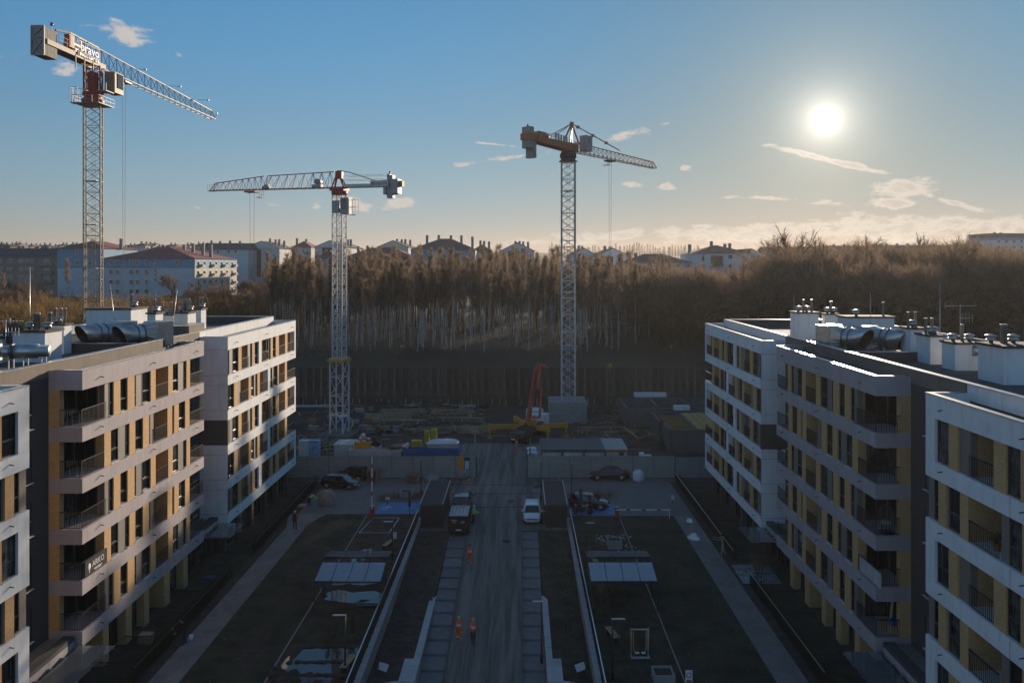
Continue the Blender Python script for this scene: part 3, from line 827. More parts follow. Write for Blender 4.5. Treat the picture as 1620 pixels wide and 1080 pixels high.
def tree_meshes(kind, seed):
    rr = random.Random(seed); tk = MB(); cr = MB()
    def rv(k): return Vector((rr.gauss(0, k), rr.gauss(0, k), rr.gauss(0, k)))
    if kind == 'birch':
        h = rr.uniform(15.5, 19.5); lean = Vector((rr.gauss(0, .035), rr.gauss(0, .03), 1))
        pts = []; p = Vector((0, 0, -.5))
        for k in range(9):
            pts.append(p.copy()); p = p + Vector((lean.x * h / 8 + rr.gauss(0, .07), lean.y * h / 8 + rr.gauss(0, .07), h / 8))
        r0 = rr.uniform(.10, .17)
        tk.tube(pts, [r0 * (1 - .92 * k / 8) + .012 for k in range(9)], 5)
        def at(t):
            f = t * 8; i = min(7, int(f)); return pts[i].lerp(pts[i + 1], f - i)
        for k in range(95):
            t = rr.uniform(.5, 1.0) ** .85; p = at(t); a = rr.uniform(0, 6.28)
            L = (2.7 * (1.04 - t) + .75) * rr.uniform(.6, 1.1)
            d = Vector((math.cos(a) * .62, math.sin(a) * .62, rr.uniform(.6, 1.1))).normalized()
            blade(cr, p, d, L, .034, rr)
            for j in range(19):
                q = p + d * L * rr.uniform(.25, 1.0)
                blade(cr, q, d * .8 + rv(.48) + Vector((0, 0, .18)), rr.uniform(.4, 1.15), rr.uniform(.017, .030), rr)
    elif kind in ('bare', 'oak'):
        big = kind == 'oak'
        h = rr.uniform(11.5, 15) if not big else rr.uniform(15, 18)
        n0 = rr.randint(2, 4) if not big else 1
        def grow(p, d, L, r, lev):
            e = p + d * L
            m_ = p.lerp(e, .5) + rv(L * .035)
            tk.tube([p, m_, e], [r, r * .82, r * .62], 5 if lev < 2 else 3, cap=False)
            if lev >= 4 or r < .018:
                for j in range(13):
                    q = p + (e - p) * rr.uniform(.2, 1)
                    blade(cr, q, d + rv(.55) + Vector((0, 0, .15)), rr.uniform(.6, 1.6), rr.uniform(.020, .036), rr)
                return
            for k in range(3 if lev else (5 if big else 4)):
                dd = (d + rv(.42 if lev else .5) + Vector((0, 0, .10))).normalized()
                grow(p + (e - p) * rr.uniform(.6, 1.0), dd, L * rr.uniform(.6, .85), r * .60, lev + 1)
            for j in range(6):
                q = p + (e - p) * rr.uniform(.4, 1)
                blade(cr, q, d + rv(.6), rr.uniform(.6, 1.5), .02, rr)
        for k in range(n0):
            d = Vector((rr.gauss(0, .18), rr.gauss(0, .18), 1)).normalized()
            grow(Vector((rr.gauss(0, .25), rr.gauss(0, .25), -.4)), d, h * (.30 if big else .33), (.34 if big else .16), 0)
    elif kind == 'shrub':
        h = rr.uniform(5, 7.5)
        for k in range(9):
            a = rr.uniform(0, 6.28); d = Vector((math.cos(a) * .35, math.sin(a) * .35, 1)).normalized()
            p0 = Vector((math.cos(a) * .4, math.sin(a) * .4, -.3)); e = p0 + d * h * rr.uniform(.6, .9)
            tk.tube([p0, p0.lerp(e, .5) + rv(.1), e], [.06, .045, .02], 4, cap=False)
            for j in range(16):
                q = p0 + (e - p0) * rr.uniform(.25, 1); dd = (d + rv(.5)).normalized(); L = rr.uniform(.8, 2.0)
                blade(cr, q, dd, L, .02, rr)
                for i in range(13):
                    blade(cr, q + dd * L * rr.uniform(.2, 1), dd + rv(.5) + Vector((0, 0, .3)), rr.uniform(.4, .95), rr.uniform(.012, .022), rr)
    elif kind == 'poplar':
        h = rr.uniform(11, 15)
        tk.tube([(0, 0, -.4), (0, 0, h * .5), (0, 0, h)], [.2, .14, .03], 4)
        for k in range(420):
            t = rr.uniform(.2, 1.0); a = rr.uniform(0, 6.28); r = 1.7 * math.sin(math.pi * min(1, t * .95)) * rr.uniform(0, 1)
            blade(cr, Vector((math.cos(a) * r, math.sin(a) * r, h * t)), Vector((math.cos(a) * .4, math.sin(a) * .4, 1)) + rv(.2), rr.uniform(.8, 1.8), .05, rr)
    return tk.mesh('trunk', m_bark), cr.mesh('crown', m_tw_brown)


def variants(kind, n_, bark, twig, seed):
    out = []
    for k in range(n_):
        t, c = tree_meshes(kind, seed + k * 13)
        t.materials[0] = bark; c.materials[0] = twig; out.append((t, c))
    return out


V_B = variants('birch', 9, m_bark_birch, m_tw_birch, 100)
V_T = variants('bare', 7, m_bark, m_tw_brown, 300)
V_O = variants('oak', 3, m_bark, m_tw_brown, 500)
V_S = variants('shrub', 5, m_bark, m_tw_gold, 700)
V_P = variants('poplar', 4, m_bark, m_tw_brown, 900)
rt = random.Random(11)


def plant(name, label, cat, group, V, x, y, s, twig=None, sz=1.0, z=None):
    t, c = rt.choice(V)
    o = thing(name, label, cat, (x, y, terr(x, y) if z is None else z), rt.uniform(0, 6.28), group)
    o.scale = (s, s, s * sz)
    inst('trunk', t, o); k = inst('crown', c, o)
    if twig:
        k.material_slots[0].link = 'OBJECT'; k.material_slots[0].material = twig
    return o


# birch grove above the sheet pile wall
for k in range(292):
    row = rt.random()
    Y = 153.5 + 62 * row ** 1.25
    px = rt.uniform(425, 1048)
    plant('birch_tree', 'slender leafless birch with pale trunk in the grove above the excavation', 'birch tree', 'birches of the grove behind the pit', V_B, XA(px, Y), Y, rt.uniform(.82, 1.04) * (.93 if px > 950 else 1))
# a few birches that still keep yellow leaves
for i, (px, Y, s) in enumerate(((757, 190, .98), (806, 200, .95), (862, 195, .95))):
    t_, c_ = V_B[i]
    lab = ('birch keeping yellow leaves below the brown roofed block end', 'birch keeping yellow leaves beside the gable between two cranes', 'birch with a few yellow leaves just before the tallest lattice mast')[i]
    o = thing('birch_tree', lab, 'birch tree', (XA(px, Y), Y, terr(XA(px, Y), Y)), i * 2.0); o.scale = (s, s, s)
    inst('trunk', t_, o); inst('crown', c_, o)
    lf = MB(); rr = random.Random(i)
    for j in range(260):
        p = Vector((rr.gauss(0, .8), rr.gauss(0, .8), rr.uniform(12.5, 17.5)))
        a_ = Vector((rr.uniform(-1, 1), rr.uniform(-1, 1), rr.uniform(-1, 1))).normalized() * .13; b2 = Vector((rr.uniform(-1, 1), rr.uniform(-1, 1), rr.uniform(-1, 1))).normalized() * .13
        lf.add([p - a_, p + b2, p + a_, p - b2], [(0, 1, 2, 3)])
    lf.build('leaves', m_tw_leaf, o)
# dense thicket on the sun side
for k in range(125):
    px = rt.uniform(1030, 1660); Y = 156 + 100 * rt.random() ** 1.3
    s = rt.uniform(1.05, 1.35)
    if px < 1220: s *= .95 if Y < 200 else .78
    else: s *= 1.32
    plant('bare_tree', 'leafless bushy tree in the brown thicket behind the shaded block', 'bare tree', 'bare trees of the thicket on the sunny side', V_T, XA(px, Y), Y, s)
for i, (px, Y, s) in enumerate(((1275, 185, 1.05), (1345, 260, 1.12), (1440, 280, 1.0), (1475, 290, .98), (1530, 270, .95), (1590, 250, 1.0), (1245, 300, .8), (1310, 310, .85))):
    plant('bare_tree', ('broad leafless tree directly beneath the sun', 'tall leafless tree breaking the skyline just beyond the sun', 'round leafless crown on the skyline, first of a pair', 'round leafless crown on the skyline, second of a pair', 'leafless tree on the skyline before the pale tower block',
          'leafless tree covering the foot of the pale tower block', 'small leafless tree on the ridge beside the white house', 'small leafless tree on the ridge under the sun')[i], 'bare tree', None, V_O, XA(px, Y), Y, s * 1.75)
for k in range(16):      # tall bushy trees where the birches give way to the thicket
    px = rt.uniform(1035, 1115); Y = rt.uniform(154, 178)
    plant('bare_tree', 'leafless bushy tree in the brown thicket behind the shaded block', 'bare tree', 'bare trees of the thicket on the sunny side', V_T, XA(px, Y), Y, rt.uniform(1.25, 1.45))
# lower thicket along the left
for k in range(95):
    px = rt.uniform(-40, 470); Y = 158 + 60 * rt.random()
    plant('shrub', 'golden brown leafless shrub in the thicket behind the sunlit block', 'shrub', 'shrubs of the thicket beyond the sunlit roof', V_S, XA(px, Y), Y, rt.uniform(.85, 1.3))
for k in range(34):
    px = rt.choice([rt.uniform(395, 500), rt.uniform(225, 420), rt.uniform(-20, 60)]); Y = rt.uniform(195, 255)
    plant('bare_tree', 'leafless tree standing before the far housing blocks', 'bare tree', 'bare trees before the far blocks', V_T, XA(px, Y), Y, rt.uniform(.5, .8))
plant('birch_tree', 'lone birch with rusty crown before the blue clad block', 'birch tree', None, V_B, XA(110, 240), 240, .92, m_tw_brown)
plant('bare_tree', 'round grey leafless tree before the blue block corner', 'bare tree', None, V_O, XA(278, 245), 245, 1.0)
plant('birch_tree', 'pale birch at the edge of the picture before brown flats', 'birch tree', None, V_B, XA(6, 225), 225, .75)
# poplars on the far ridge
for k in range(60):
    px = 868 + k * 4.1 + rt.uniform(-1.5, 1.5); Y = rt.uniform(690, 740)
    plant('poplar_tree', 'distant narrow poplar in the row on the ridge', 'poplar tree', 'row of poplars on the far ridge', V_P, XA(px, Y), Y, rt.uniform(.75, 1.0))
# the wood goes on behind the front rows: too dense to pick single trees apart
u = MB(); rr = random.Random(21)
for k in range(900):
    Y = rr.uniform(178, 262); px = rr.uniform(415, 1075); x = XA(px, Y); z = terr(x, Y); h = rr.uniform(12, 16.0) * (1 - (Y - 178) / 420)
    u.tube([(x, Y, z - .5), (x + rr.gauss(0, .5), Y, z + h)], [.11, .03], 3, 0, False)
    for j in range(46):
        p = Vector((x + rr.gauss(0, 1.0), Y + rr.gauss(0, 1.0), z + h * rr.uniform(.42, 1.0)))
        blade(u, p, Vector((rr.gauss(0, .5), rr.gauss(0, .5), 1)), rr.uniform(.8, 2.2), rr.uniform(.03, .06), rr)
stuff(u.build('grove_interior', m_tw_birch))
u = MB()
for k in range(700):
    Y = rr.uniform(175, 300); px = rr.uniform(1040, 1680); x = XA(px, Y); z = terr(x, Y); h = rr.uniform(7, 11.0) * (1.65 if px > 1230 else 1.1)
    for j in range(60):
        p = Vector((x + rr.gauss(0, 1.8), Y + rr.gauss(0, 1.6), z + h * rr.uniform(.02, 1.0)))
        blade(u, p, Vector((rr.gauss(0, .6), rr.gauss(0, .6), 1)), rr.uniform(.8, 2.4), rr.uniform(.03, .06), rr)
stuff(u.build('thicket_interior', m_tw_brown))
u = MB()
for k in range(420):
    Y = rr.uniform(165, 240); px = rr.uniform(-60, 450); x = XA(px, Y); z = terr(x, Y); h = rr.uniform(4, 7)
    for j in range(50):
        p = Vector((x + rr.gauss(0, 1.6), Y + rr.gauss(0, 1.6), z + h * rr.uniform(.02, 1.0)))
        blade(u, p, Vector((rr.gauss(0, .6), rr.gauss(0, .6), 1)), rr.uniform(.8, 2.0), rr.uniform(.02, .045), rr)
stuff(u.build('thicket_interior', m_tw_gold))
# leaf litter and brambles under the trees, one uncountable mass
u = MB(); rr = random.Random(3)
for k in range(9000):
    Y = 149 + 75 * rr.random() ** 1.4; px = rr.uniform(-60, 1680); x = XA(px, Y); z = terr(x, Y)
    blade(u, Vector((x, Y, z - .1)), Vector((rr.gauss(0, .5), rr.gauss(0, .5), 1)), rr.uniform(.5, 1.9), rr.uniform(.02, .06), rr)
stuff(u.build('undergrowth', m_bark))
# far hillside wood: crowns that read as one mass
u = MB()
for k in range(26000):
    Y = rr.uniform(250, 640); px = rr.choice([rr.uniform(1150, 1700), rr.uniform(850, 1250), rr.uniform(-100, 900)]); x = XA(px, Y); z = terr(x, Y)
    blade(u, Vector((x, Y, z + rr.uniform(-.3, 3))), Vector((rr.gauss(0, .4), rr.gauss(0, .4), 1)), rr.uniform(1.0, 3.6), rr.uniform(.03, .11), rr)
for k in range(9000):
    Y = rr.uniform(190, 520); px = rr.uniform(-1000, -50); x = XA(px, Y); z = terr(x, Y)
    blade(u, Vector((x, Y, z + rr.uniform(-.3, 4))), Vector((rr.gauss(0, .4), rr.gauss(0, .4), 1)), rr.uniform(1.5, 4.5), rr.uniform(.06, .16), rr)
stuff(u.build('hillside_wood', m_tw_brown))

# ------------------------------------------------------------------ far housing on the hill
m_pane = mat('far_window_glass', (.03, .035, .04), .08, var=.2, spec=.8)
m_frm = mat('far_window_frame', (.62, .62, .6), .5, var=.05)
WC = dict(
    pale=mat('pale_grey_wall', (.60, .60, .60), .9, var=.05, nscale=.2),
    cream=mat('cream_wall', (.58, .52, .43), .9, var=.05, nscale=.2),
    pinkish=mat('brown_pink_wall', (.30, .215, .17), .9, var=.12, nscale=.15),
    bluew=mat('blue_cladding', (.17, .32, .44), .8, var=.06, nscale=.3),
    palebl=mat('pale_blue_wall', (.47, .53, .57), .9, var=.05, nscale=.2),
    white=mat('far_white_wall', (.68, .68, .68), .9, var=.04, nscale=.2),
    dark=mat('dark_brown_cladding', (.05, .038, .034), .8, var=.1),
    redroof=mat('red_brown_tiles', (.24, .065, .05), .75, var=.2, nscale=.5),
    slate=mat('slate_roof', (.055, .06, .062), .7, var=.15, nscale=.5),
    brroof=mat('brown_roof', (.12, .075, .06), .8, var=.2, nscale=.5),
    grroof=mat('green_grey_roof', (.05, .07, .07), .7, var=.1, nscale=.5),
    chim=mat('far_chimney', (.26, .24, .22), .9, var=.15),
)


def house(label, px0, px1, ye, yr, Y, depth, wall, roof, kind='hip', base=None, band=None, wins=(), balc=(), chim=(), dark=None, ridge=None, ovh=.6, cat='apartment block', group=None):
    """block seen front-on: eaves at photo row ye, ridge at row yr; wins are (px, row) centres on the front"""
    x0, x1 = XA(px0, Y), XA(px1, Y); ze, zr = ZA(ye, Y), ZA(yr, Y)
    zb = min(terr(x0, Y), terr(x1, Y), terr(x0, Y + depth)) - 1.0
    root = thing('housing_block', label, cat, ((x0 + x1) / 2, Y, zb), 0, group)
    cx = (x0 + x1) / 2; hx = (x1 - x0) / 2
    def L(x, y, z): return (x - cx, y - Y, z - zb)
    MB().box(*L(x0, Y, zb), *L(x1, Y + depth, ze)).build('wall', WC[wall], root)
    if band: MB().box(*L(x0 - .08, Y - .08, ZA(band[1], Y)), *L(x1 + .08, Y + depth + .08, ze - .01)).build('cladding', WC[band[0]], root)
    rb = MB(); o = ovh
    a, b2, c, d = (-hx - o, -o, ze - zb), (hx + o, -o, ze - zb), (hx + o, depth + o, ze - zb), (-hx - o, depth + o, ze - zb)
    hz = zr - zb; t = .25
    if kind == 'hip':
        ins = min(hx, depth / 2) * .95
        if 2 * hx > depth: r1, r2 = (-hx + ins, depth / 2, hz), (hx - ins, depth / 2, hz); fs = [(0, 1, 5, 4), (1, 2, 5), (2, 3, 4, 5), (3, 0, 4), (3, 2, 1, 0)]
        else: r1, r2 = (0, ins, hz), (0, depth - ins, hz); fs = [(0, 1, 4), (1, 2, 5, 4), (2, 3, 5), (3, 0, 4, 5), (3, 2, 1, 0)]
        rb.add([a, b2, c, d, r1, r2], fs)
    elif kind == 'gable':      # gable end faces the camera
        rx = 0 if ridge is None else XA(ridge, Y) - cx
        rb.add([a, b2, c, d, (rx, -o, hz), (rx, depth + o, hz)], [(0, 4, 5, 3), (1, 2, 5, 4), (3, 2, 1, 0), (0, 1, 4), (2, 3, 5)])
        MB().add([(-hx, -.05, ze - zb), (hx, -.05, ze - zb), (rx, -.05, hz - .35)], [(0, 1, 2)]).add([(-hx, -o - .02, ze - zb - .02), (hx, -o - .02, ze - zb - .02), (rx, -o - .02, hz - .4)], [(0, 1, 2)]).build('gable_wall', WC[wall], root)
    elif kind == 'side':       # eaves side faces the camera
        rb.add([a, b2, c, d, (-hx - o, depth / 2, hz), (hx + o, depth / 2, hz)], [(0, 1, 5, 4), (2, 3, 4, 5), (3, 2, 1, 0), (1, 2, 5), (3, 0, 4)])
    else:
        rb.box(-hx - o, -o, ze - zb + .003, hx + o, depth + o, hz)
    ro = rb.build('roof', WC[roof], root)
    for (px, rise) in chim:
        x = XA(px, Y) - cx; w_ = .5
        z0 = ze - zb
        MB().box(x - w_, depth * .45, z0, x + w_, depth * .45 + 1.0, hz + rise).build('chimney', WC['chim'], ro)
    if dark:
        MB().box(*L(XA(dark[0], Y), Y - .12, ZA(dark[3], Y)), *L(XA(dark[1], Y), Y - .004, ZA(dark[2], Y))).build('dark_cladding', WC['dark'], root)
    for w0 in wins:
        px, py = w0[0], w0[1]; ww = (w0[2] if len(w0) > 2 else 5) * Y / F; wh = (w0[3] if len(w0) > 3 else 7) * Y / F
        x, z = XA(px, Y) - cx, ZA(py, Y) - zb
        f_ = MB().box(x - ww / 2, -.22, z - wh / 2, x + ww / 2, -.10, z + wh / 2).build('window', m_frm, root)
        MB().box(x - ww / 2 + .16, -.26, z - wh / 2 + .16, x + ww / 2 - .16, -.225, z + wh / 2 - .16).build('pane', m_pane, f_)
    for (px, py, wpx) in balc:
        x, z = XA(px, Y) - cx, ZA(py, Y) - zb; ww = wpx * Y / F
        MB().box(x - ww / 2, -1.3, z - .15, x + ww / 2, -.05, z).box(x - ww / 2, -1.35, z, x + ww / 2, -1.27, z + 1.0).build('balcony', WC['chim'], root)
    return root, L, zb


house('brown pink flats with slate gable roofs and stacked balconies at the far edge', -60, 91, 405, 392, 302, 14, 'pinkish', 'slate', 'side',
      wins=[(x, y, 3.6, 5) for y in (413, 425.5, 438.5) for x in (3, 14, 18.5, 32, 36, 42, 47, 52)] + [(x, y, 4, 5) for y in (413, 425.5, 438.5) for x in (72, 77)],
      balc=[(75, 420, 21), (75, 433, 21), (75, 447, 21)], chim=[(20, .8), (44, .8), (60, .6)])
house('blue banded wing with red roof behind the lone birch', 91, 164, 393, 380, 296, 26, 'palebl', 'redroof', 'hip', band=('bluew', 424), wins=[(122, 399, 6, 8), (122, 415, 6, 8), (143, 399, 6, 8), (143, 415, 6, 8)], chim=[(166, 1.0)])
_r, _L, _zb = house('long block with blue upper cladding, red hipped roof and sunlit end wall', 163, 308, 409, 388, 282, 42, 'palebl', 'redroof', 'hip', band=('bluew', 424),
      wins=[(x, y, 6.5, 8) for y in (415, 430, 446, 461) for x in (176, 186, 208, 218, 232)] + [(280, 415, 6.5, 9)] + [(246, y, 4, 6) for y in (414, 420, 428, 435, 442)],
      chim=[(270, 1.2), (255, .8), (287, 1.2), (300, .8), (220, .5)])
# its end wall towards the sun: window strips and small balconies
for r_ in range(4):
    for k in range(7):
        y = 3.0 + k * 5.6; z = ZA(417 + r_ * 15, 282) - _zb; hx = (XA(308, 282) - XA(163, 282)) / 2
        f_ = MB().box(hx + .02, y - .9, z - .9, hx + .12, y + .9, z + .9).build('window', m_frm, _r)
        MB().box(hx + .13, y - .75, z - .75, hx + .16, y + .75, z + .75).build('pane', m_pane, f_)
        if k % 2 == 0: MB().box(hx + .02, y + 1.2, z - 1.1, hx + 1.2, y + 3.4, z - .2).build('balcony', WC['cream'], _r)
MB().box((XA(308, 282) - XA(163, 282)) / 2 + .004, .1, 0, (XA(308, 282) - XA(163, 282)) / 2 + .016, 41.9, ZA(409, 282) - _zb - .05).build('end_wall', WC['cream'], _r)
house('long dark roofed block seen over the red roof', 318, 392, 395, 384, 372, 14, 'palebl', 'grroof', 'side', band=None, wins=[(345, 398, 4, 5), (362, 398, 4, 5), (373, 398, 4, 5)], chim=[(326, 1.2), (340, 1), (356, 1.2), (372, 1)])
house('pale gabled block with dark stair panel of three windows', 385, 442, 393, 381, 385, 26, 'pale', 'slate', 'gable', dark=(397, 413, 394, 438),
      wins=[(402, 404, 4.5, 7), (402, 417, 4.5, 7), (402, 430, 4.5, 7), (422, 404, 4, 5), (433, 404, 4, 5), (433, 417, 4, 6)], chim=[(415, 1.5), (424, 1), (430, 1.2), (438, .4)])
house('cream block with red roof and balconies between pale gables', 462, 492, 391, 381, 385, 16, 'cream', 'redroof', 'hip', wins=[(470, 397, 3, 4), (480, 397, 3, 4)], balc=[(486, 402, 8), (486, 411, 8)], chim=[(463, 1.5), (478, 1.2)])
house('pale gabled block with dark window panel behind the white mast', 498, 546, 391, 380, 345, 40, 'pale', 'slate', 'gable', dark=(510, 525, 392, 420), wins=[(516, 397, 4, 5)], chim=[(525, 1.2), (536, .9), (541, 1.0)])
house('low red roofed house just beside the white mast foot', 501, 534, 408, 396, 300, 18, 'bluew', 'redroof', 'hip', wins=[(526, 413, 5, 6)])
house('long low dark red roof above the birch tops', 546, 652, 407, 391, 318, 18, 'dark', 'redroof', 'hip', wins=[(560, 410, 4, 4), (600, 410, 4, 4), (634, 410, 4, 4)], chim=[(560, .6), (575, .8)])
house('pale gabled block with round attic window', 597, 646, 391, 380, 352, 40, 'cream', 'slate', 'gable', wins=[(614, 389, 6, 4)], chim=[(618, 1.2), (626, 1.0), (632, 1.1), (640, .8)])
house('large brown roofed block with blue boarded walls and four chimneys', 650, 752, 395, 376, 312, 22, 'bluew', 'brroof', 'hip', wins=[(656, 400, 5.5, 7), (709, 400, 5.5, 7), (682, 401, 4, 5)], chim=[(671, 1.4), (690, 1.4), (710, 1.3), (727, 1.3), (745, .8)])
house('small brown roofed wing at the end of the blue boarded block', 748, 776, 397, 386, 330, 24, 'cream', 'brroof', 'hip', wins=[(772, 400, 4, 5)], chim=[(758, 1.8), (764, 1.6), (772, 1.4)])
house('pale gabled block between the two mid cranes', 792, 845, 397, 383, 342, 36, 'pale', 'slate', 'gable', dark=(804, 822, 397, 420), wins=[(835, 404, 4, 5)], chim=[(815, 1.0), (822, 1.0), (828, .8), (836, .6)])
house('pale gabled block half hidden by the tallest lattice mast', 903, 944, 404, 392, 335, 36, 'white', 'slate', 'gable', wins=[(932, 408, 4, 5)], chim=[(920, 1.4), (926, 1.2)])
house('white gabled block with dark window panel beside the tallest mast', 945, 993, 404, 392, 328, 36, 'white', 'slate', 'gable', dark=(955, 970, 406, 425), wins=[(962, 411, 5, 5), (982, 410, 4, 5)], chim=[(964, 1.0), (973, .8)])
house('long low house with brown hipped roof', 984, 1096, 416, 401, 290, 20, 'palebl', 'brroof', 'hip', wins=[(995, 420, 6, 6), (1043, 421, 6, 6), (1060, 421, 5, 6), (1072, 421, 7, 7), (1089, 421, 6, 6)], chim=[(1001, .3), (1012, .3), (1062, -.6)], cat='house')
house('white two storey house with hipped roof and tall glazed bay', 1095, 1190, 401, 387, 298, 22, 'white', 'brroof', 'hip', wins=[(1112, 408, 5, 10), (1134, 413, 21, 19), (1155, 406, 7, 7), (1175, 406, 6, 5), (1113, 421, 6, 6), (1155, 421, 6, 6)], chim=[(1100, .4), (1136, 1.6), (1158, .6), (1166, .8)], cat='house')
house('small pale gabled house beyond the white hipped one', 1184, 1216, 406, 393, 345, 20, 'white', 'brroof', 'gable', wins=[(1196, 412, 5, 5), (1205, 413, 3, 4)], ridge=1188, cat='house')
house('pale blue tower block at the far edge beyond the thicket', 1566, 1660, 376, 369, 430, 20, 'white', 'slate', 'flat', wins=[(1580 + 12 * k, y, 5, 4) for k in range(5) for y in (382, 391)], band=('bluew', 380), ovh=.2, chim=[(1590, 1), (1600, .8)])
ridge_txt = ['beyond the white hipped house', 'directly under the sun', 'below the round skyline crowns', 'before the pale tower block', 'close to the pale tower block']
for i, (a, b, e, r_) in enumerate(((1212, 1290, 395, 390), (1300, 1372, 394, 388), (1385, 1455, 393, 387), (1462, 1505, 393, 387), (1512, 1560, 393, 386))):
    house('long dark roofed terrace on the skyline ' + ridge_txt[i], a, b, e, r_, 415, 14, 'pinkish', 'brroof', 'side', wins=[(a + 8 + 12 * k, e + 4, 3, 3) for k in range(int((b - a) / 12) - 1)], chim=[(a + 10 + 17 * k, .8) for k in range(int((b - a) / 17))], cat='terrace')
# skyline of small roofs far behind the blue clad block
for i in range(26):
    a = -20 + i * 15.5 + rt.uniform(-3, 3); e = 391 + rt.uniform(-3, 3); wd = rt.uniform(13, 22)
    house('tiny dark roofed house of the far skyline', a, a + wd, e, e - rt.uniform(2.5, 5), rt.uniform(520, 620), 14, rt.choice(['pinkish', 'cream', 'dark']), rt.choice(['slate', 'brroof', 'slate']), rt.choice(['side', 'hip']),
          wins=[(a + 4, e + 3, 2.2, 2.2), (a + 9, e + 3, 2.2, 2.2)], chim=[(a + wd * .3, 1.4), (a + wd * .7, 1.2)], cat='house', group='roofs of the far skyline')
# ------------------------------------------------------------------ things on the two flat roofs
def roof_shaft(bld, dz, px0, pxc, px1, ytop, zt, corner_right=True, pipes=(), cap=True, m='white', zb=18.5):
    """rendered vent shaft: front face px0..pxc, side face pxc..px1, front top edge at row ytop, top at height zt"""
    Y = F * (H - zt - dz) / (ytop - 420)
    if corner_right:                       # side face turned to the right (blocks left of the view axis)
        x0, x1 = XA(px0, Y), XA(pxc, Y); Y2 = Y * (pxc - 822) / (px1 - 822) if px1 != 822 else Y + 2
    else:
        x1, x0 = XA(px1, Y), XA(pxc, Y); Y2 = Y * (pxc - 822) / (px0 - 822)
    Y2 = min(max(Y2, Y + .8), Y + 6)
    s = MB().box(x0, Y, zb, x1, Y2, zt).build('vent_shaft', M[m], bld)
    MB().box(x0 - .12, Y - .12, zt + .002, x1 + .12, Y2 + .12, zt + .14).build('cap', M['roof'], s)
    for (fx, fy, kind) in pipes:
        x, y = x0 + (x1 - x0) * fx, Y + (Y2 - Y) * fy; z = zt + .14
        b = MB()
        if kind == 'p': b.lathe([(.11, z), (.11, z + 1.05), (.13, z + 1.05), (.13, z + 1.12)], 8, (x, y, 0)); b.build('vent_pipe', M['pipe'], s)
        else:
            b.lathe([(.12, z), (.12, z + .18), (.30, z + .18), (.30, z + .22), (.24, z + .24), (.24, z + .40), (.34, z + .40), (.34, z + .45), (.10, z + .52)], 10, (x, y, 0)); b.build('vent_cowl', M['steel'], s)
    return s


P, C = 'p', 'c'
# sunlit block
roof_shaft(bl, 0, 136, 207, 233, 490, 21.25, pipes=((.75, .7, P), (.85, .6, C)))
roof_shaft(bl, 0, 20, 71, 98, 526, 20.5, pipes=((.42, .5, P), (.58, .4, P), (.25, .5, C), (.8, .5, C), (.72, .8, P)))
roof_shaft(bl, 0, 76, 101, 113, 515, 20.6, pipes=((.2, .5, P), (.5, .6, P), (.8, .5, P), (.45, .3, C)))
roof_shaft(bl, 0, -14, 3, 40, 536, 20.1, pipes=((.5, .5, P), (.7, .6, C)))
roof_shaft(bl, 0, 233, 246, 258, 497, 20.9, pipes=((.4, .5, P), (.6, .6, C), (.7, .3, C)))
roof_shaft(bl, 0, 246, 274, 281, 499, 20.3, pipes=((.1, .5, C), (.3, .4, P), (.55, .5, C), (.75, .5, P)))
roof_shaft(bl, 0, 275, 297, 310, 496, 20.7, pipes=((.5, .5, P), (.7, .6, P), (.3, .4, C), (.85, .5, C)))
roof_shaft(bl, 0, 310, 318, 326, 490, 20.5, pipes=((.3, .5, P), (.6, .6, P), (.8, .4, C)))
MB().box(-39.5, 59.8, 18.5, -28.1, 60.05, 19.15).build('upstand_wall', M['char'], bl)
MB().box(-39.5, 59.78, 19.152, -28.12, 60.08, 19.19).build('coping_sheet', M['coping'], bl)
MB().box(-30.4, 67.2, 18.5, -27.9, 70.5, 19.9).build('upstand_wall', M['brownp'], bl)
MB().box(-30.5, 67.1, 19.902, -27.8, 70.6, 19.95).build('coping_sheet', M['coping'], bl)
# shaded block (heights are measured in its own lowered frame)
def rs(px0, pxc, px1, yt, zt, **k): return roof_shaft(br, -.35, px0, pxc, px1, yt, zt, corner_right=False, **k)
rs(1325, 1340, 1415, 503, 21.0, pipes=((.3, .5, C), (.9, .6, P)))
rs(1250, 1263, 1296, 496, 20.9, pipes=((.2, .5, C), (.45, .5, P), (.6, .5, C), (.85, .5, P)))
rs(1300, 1306, 1326, 498, 20.8, pipes=((.3, .5, C), (.6, .5, P), (.8, .5, C)))
rs(1425, 1440, 1462, 521, 20.6, pipes=((.2, .5, P), (.5, .5, C), (.8, .6, P)))
rs(1450, 1472, 1492, 533, 20.4, pipes=((.2, .5, P), (.5, .5, C), (.7, .5, P), (.9, .5, C)))
rs(1490, 1511, 1548, 545, 20.2, pipes=((.2, .5, C), (.6, .5, P), (.85, .4, C)))
rs(1547, 1588, 1680, 551, 20.6, pipes=((.1, .7, C), (.3, .7, P), (.36, .7, P), (.5, .7, C)))
MB().box(23.3, 57.0, 18.5, 33.5, 57.25, 19.15).build('upstand_wall', M['char'], br)
MB().box(23.28, 56.97, 19.152, 33.5, 57.28, 19.19).build('coping_sheet', M['coping'], br)


m_inner = mat('duct_inside_painted_shade', (.045, .042, .04), .6, metal=.3, var=.2)  # inner faces coloured dark to stand for the shade in the mouth


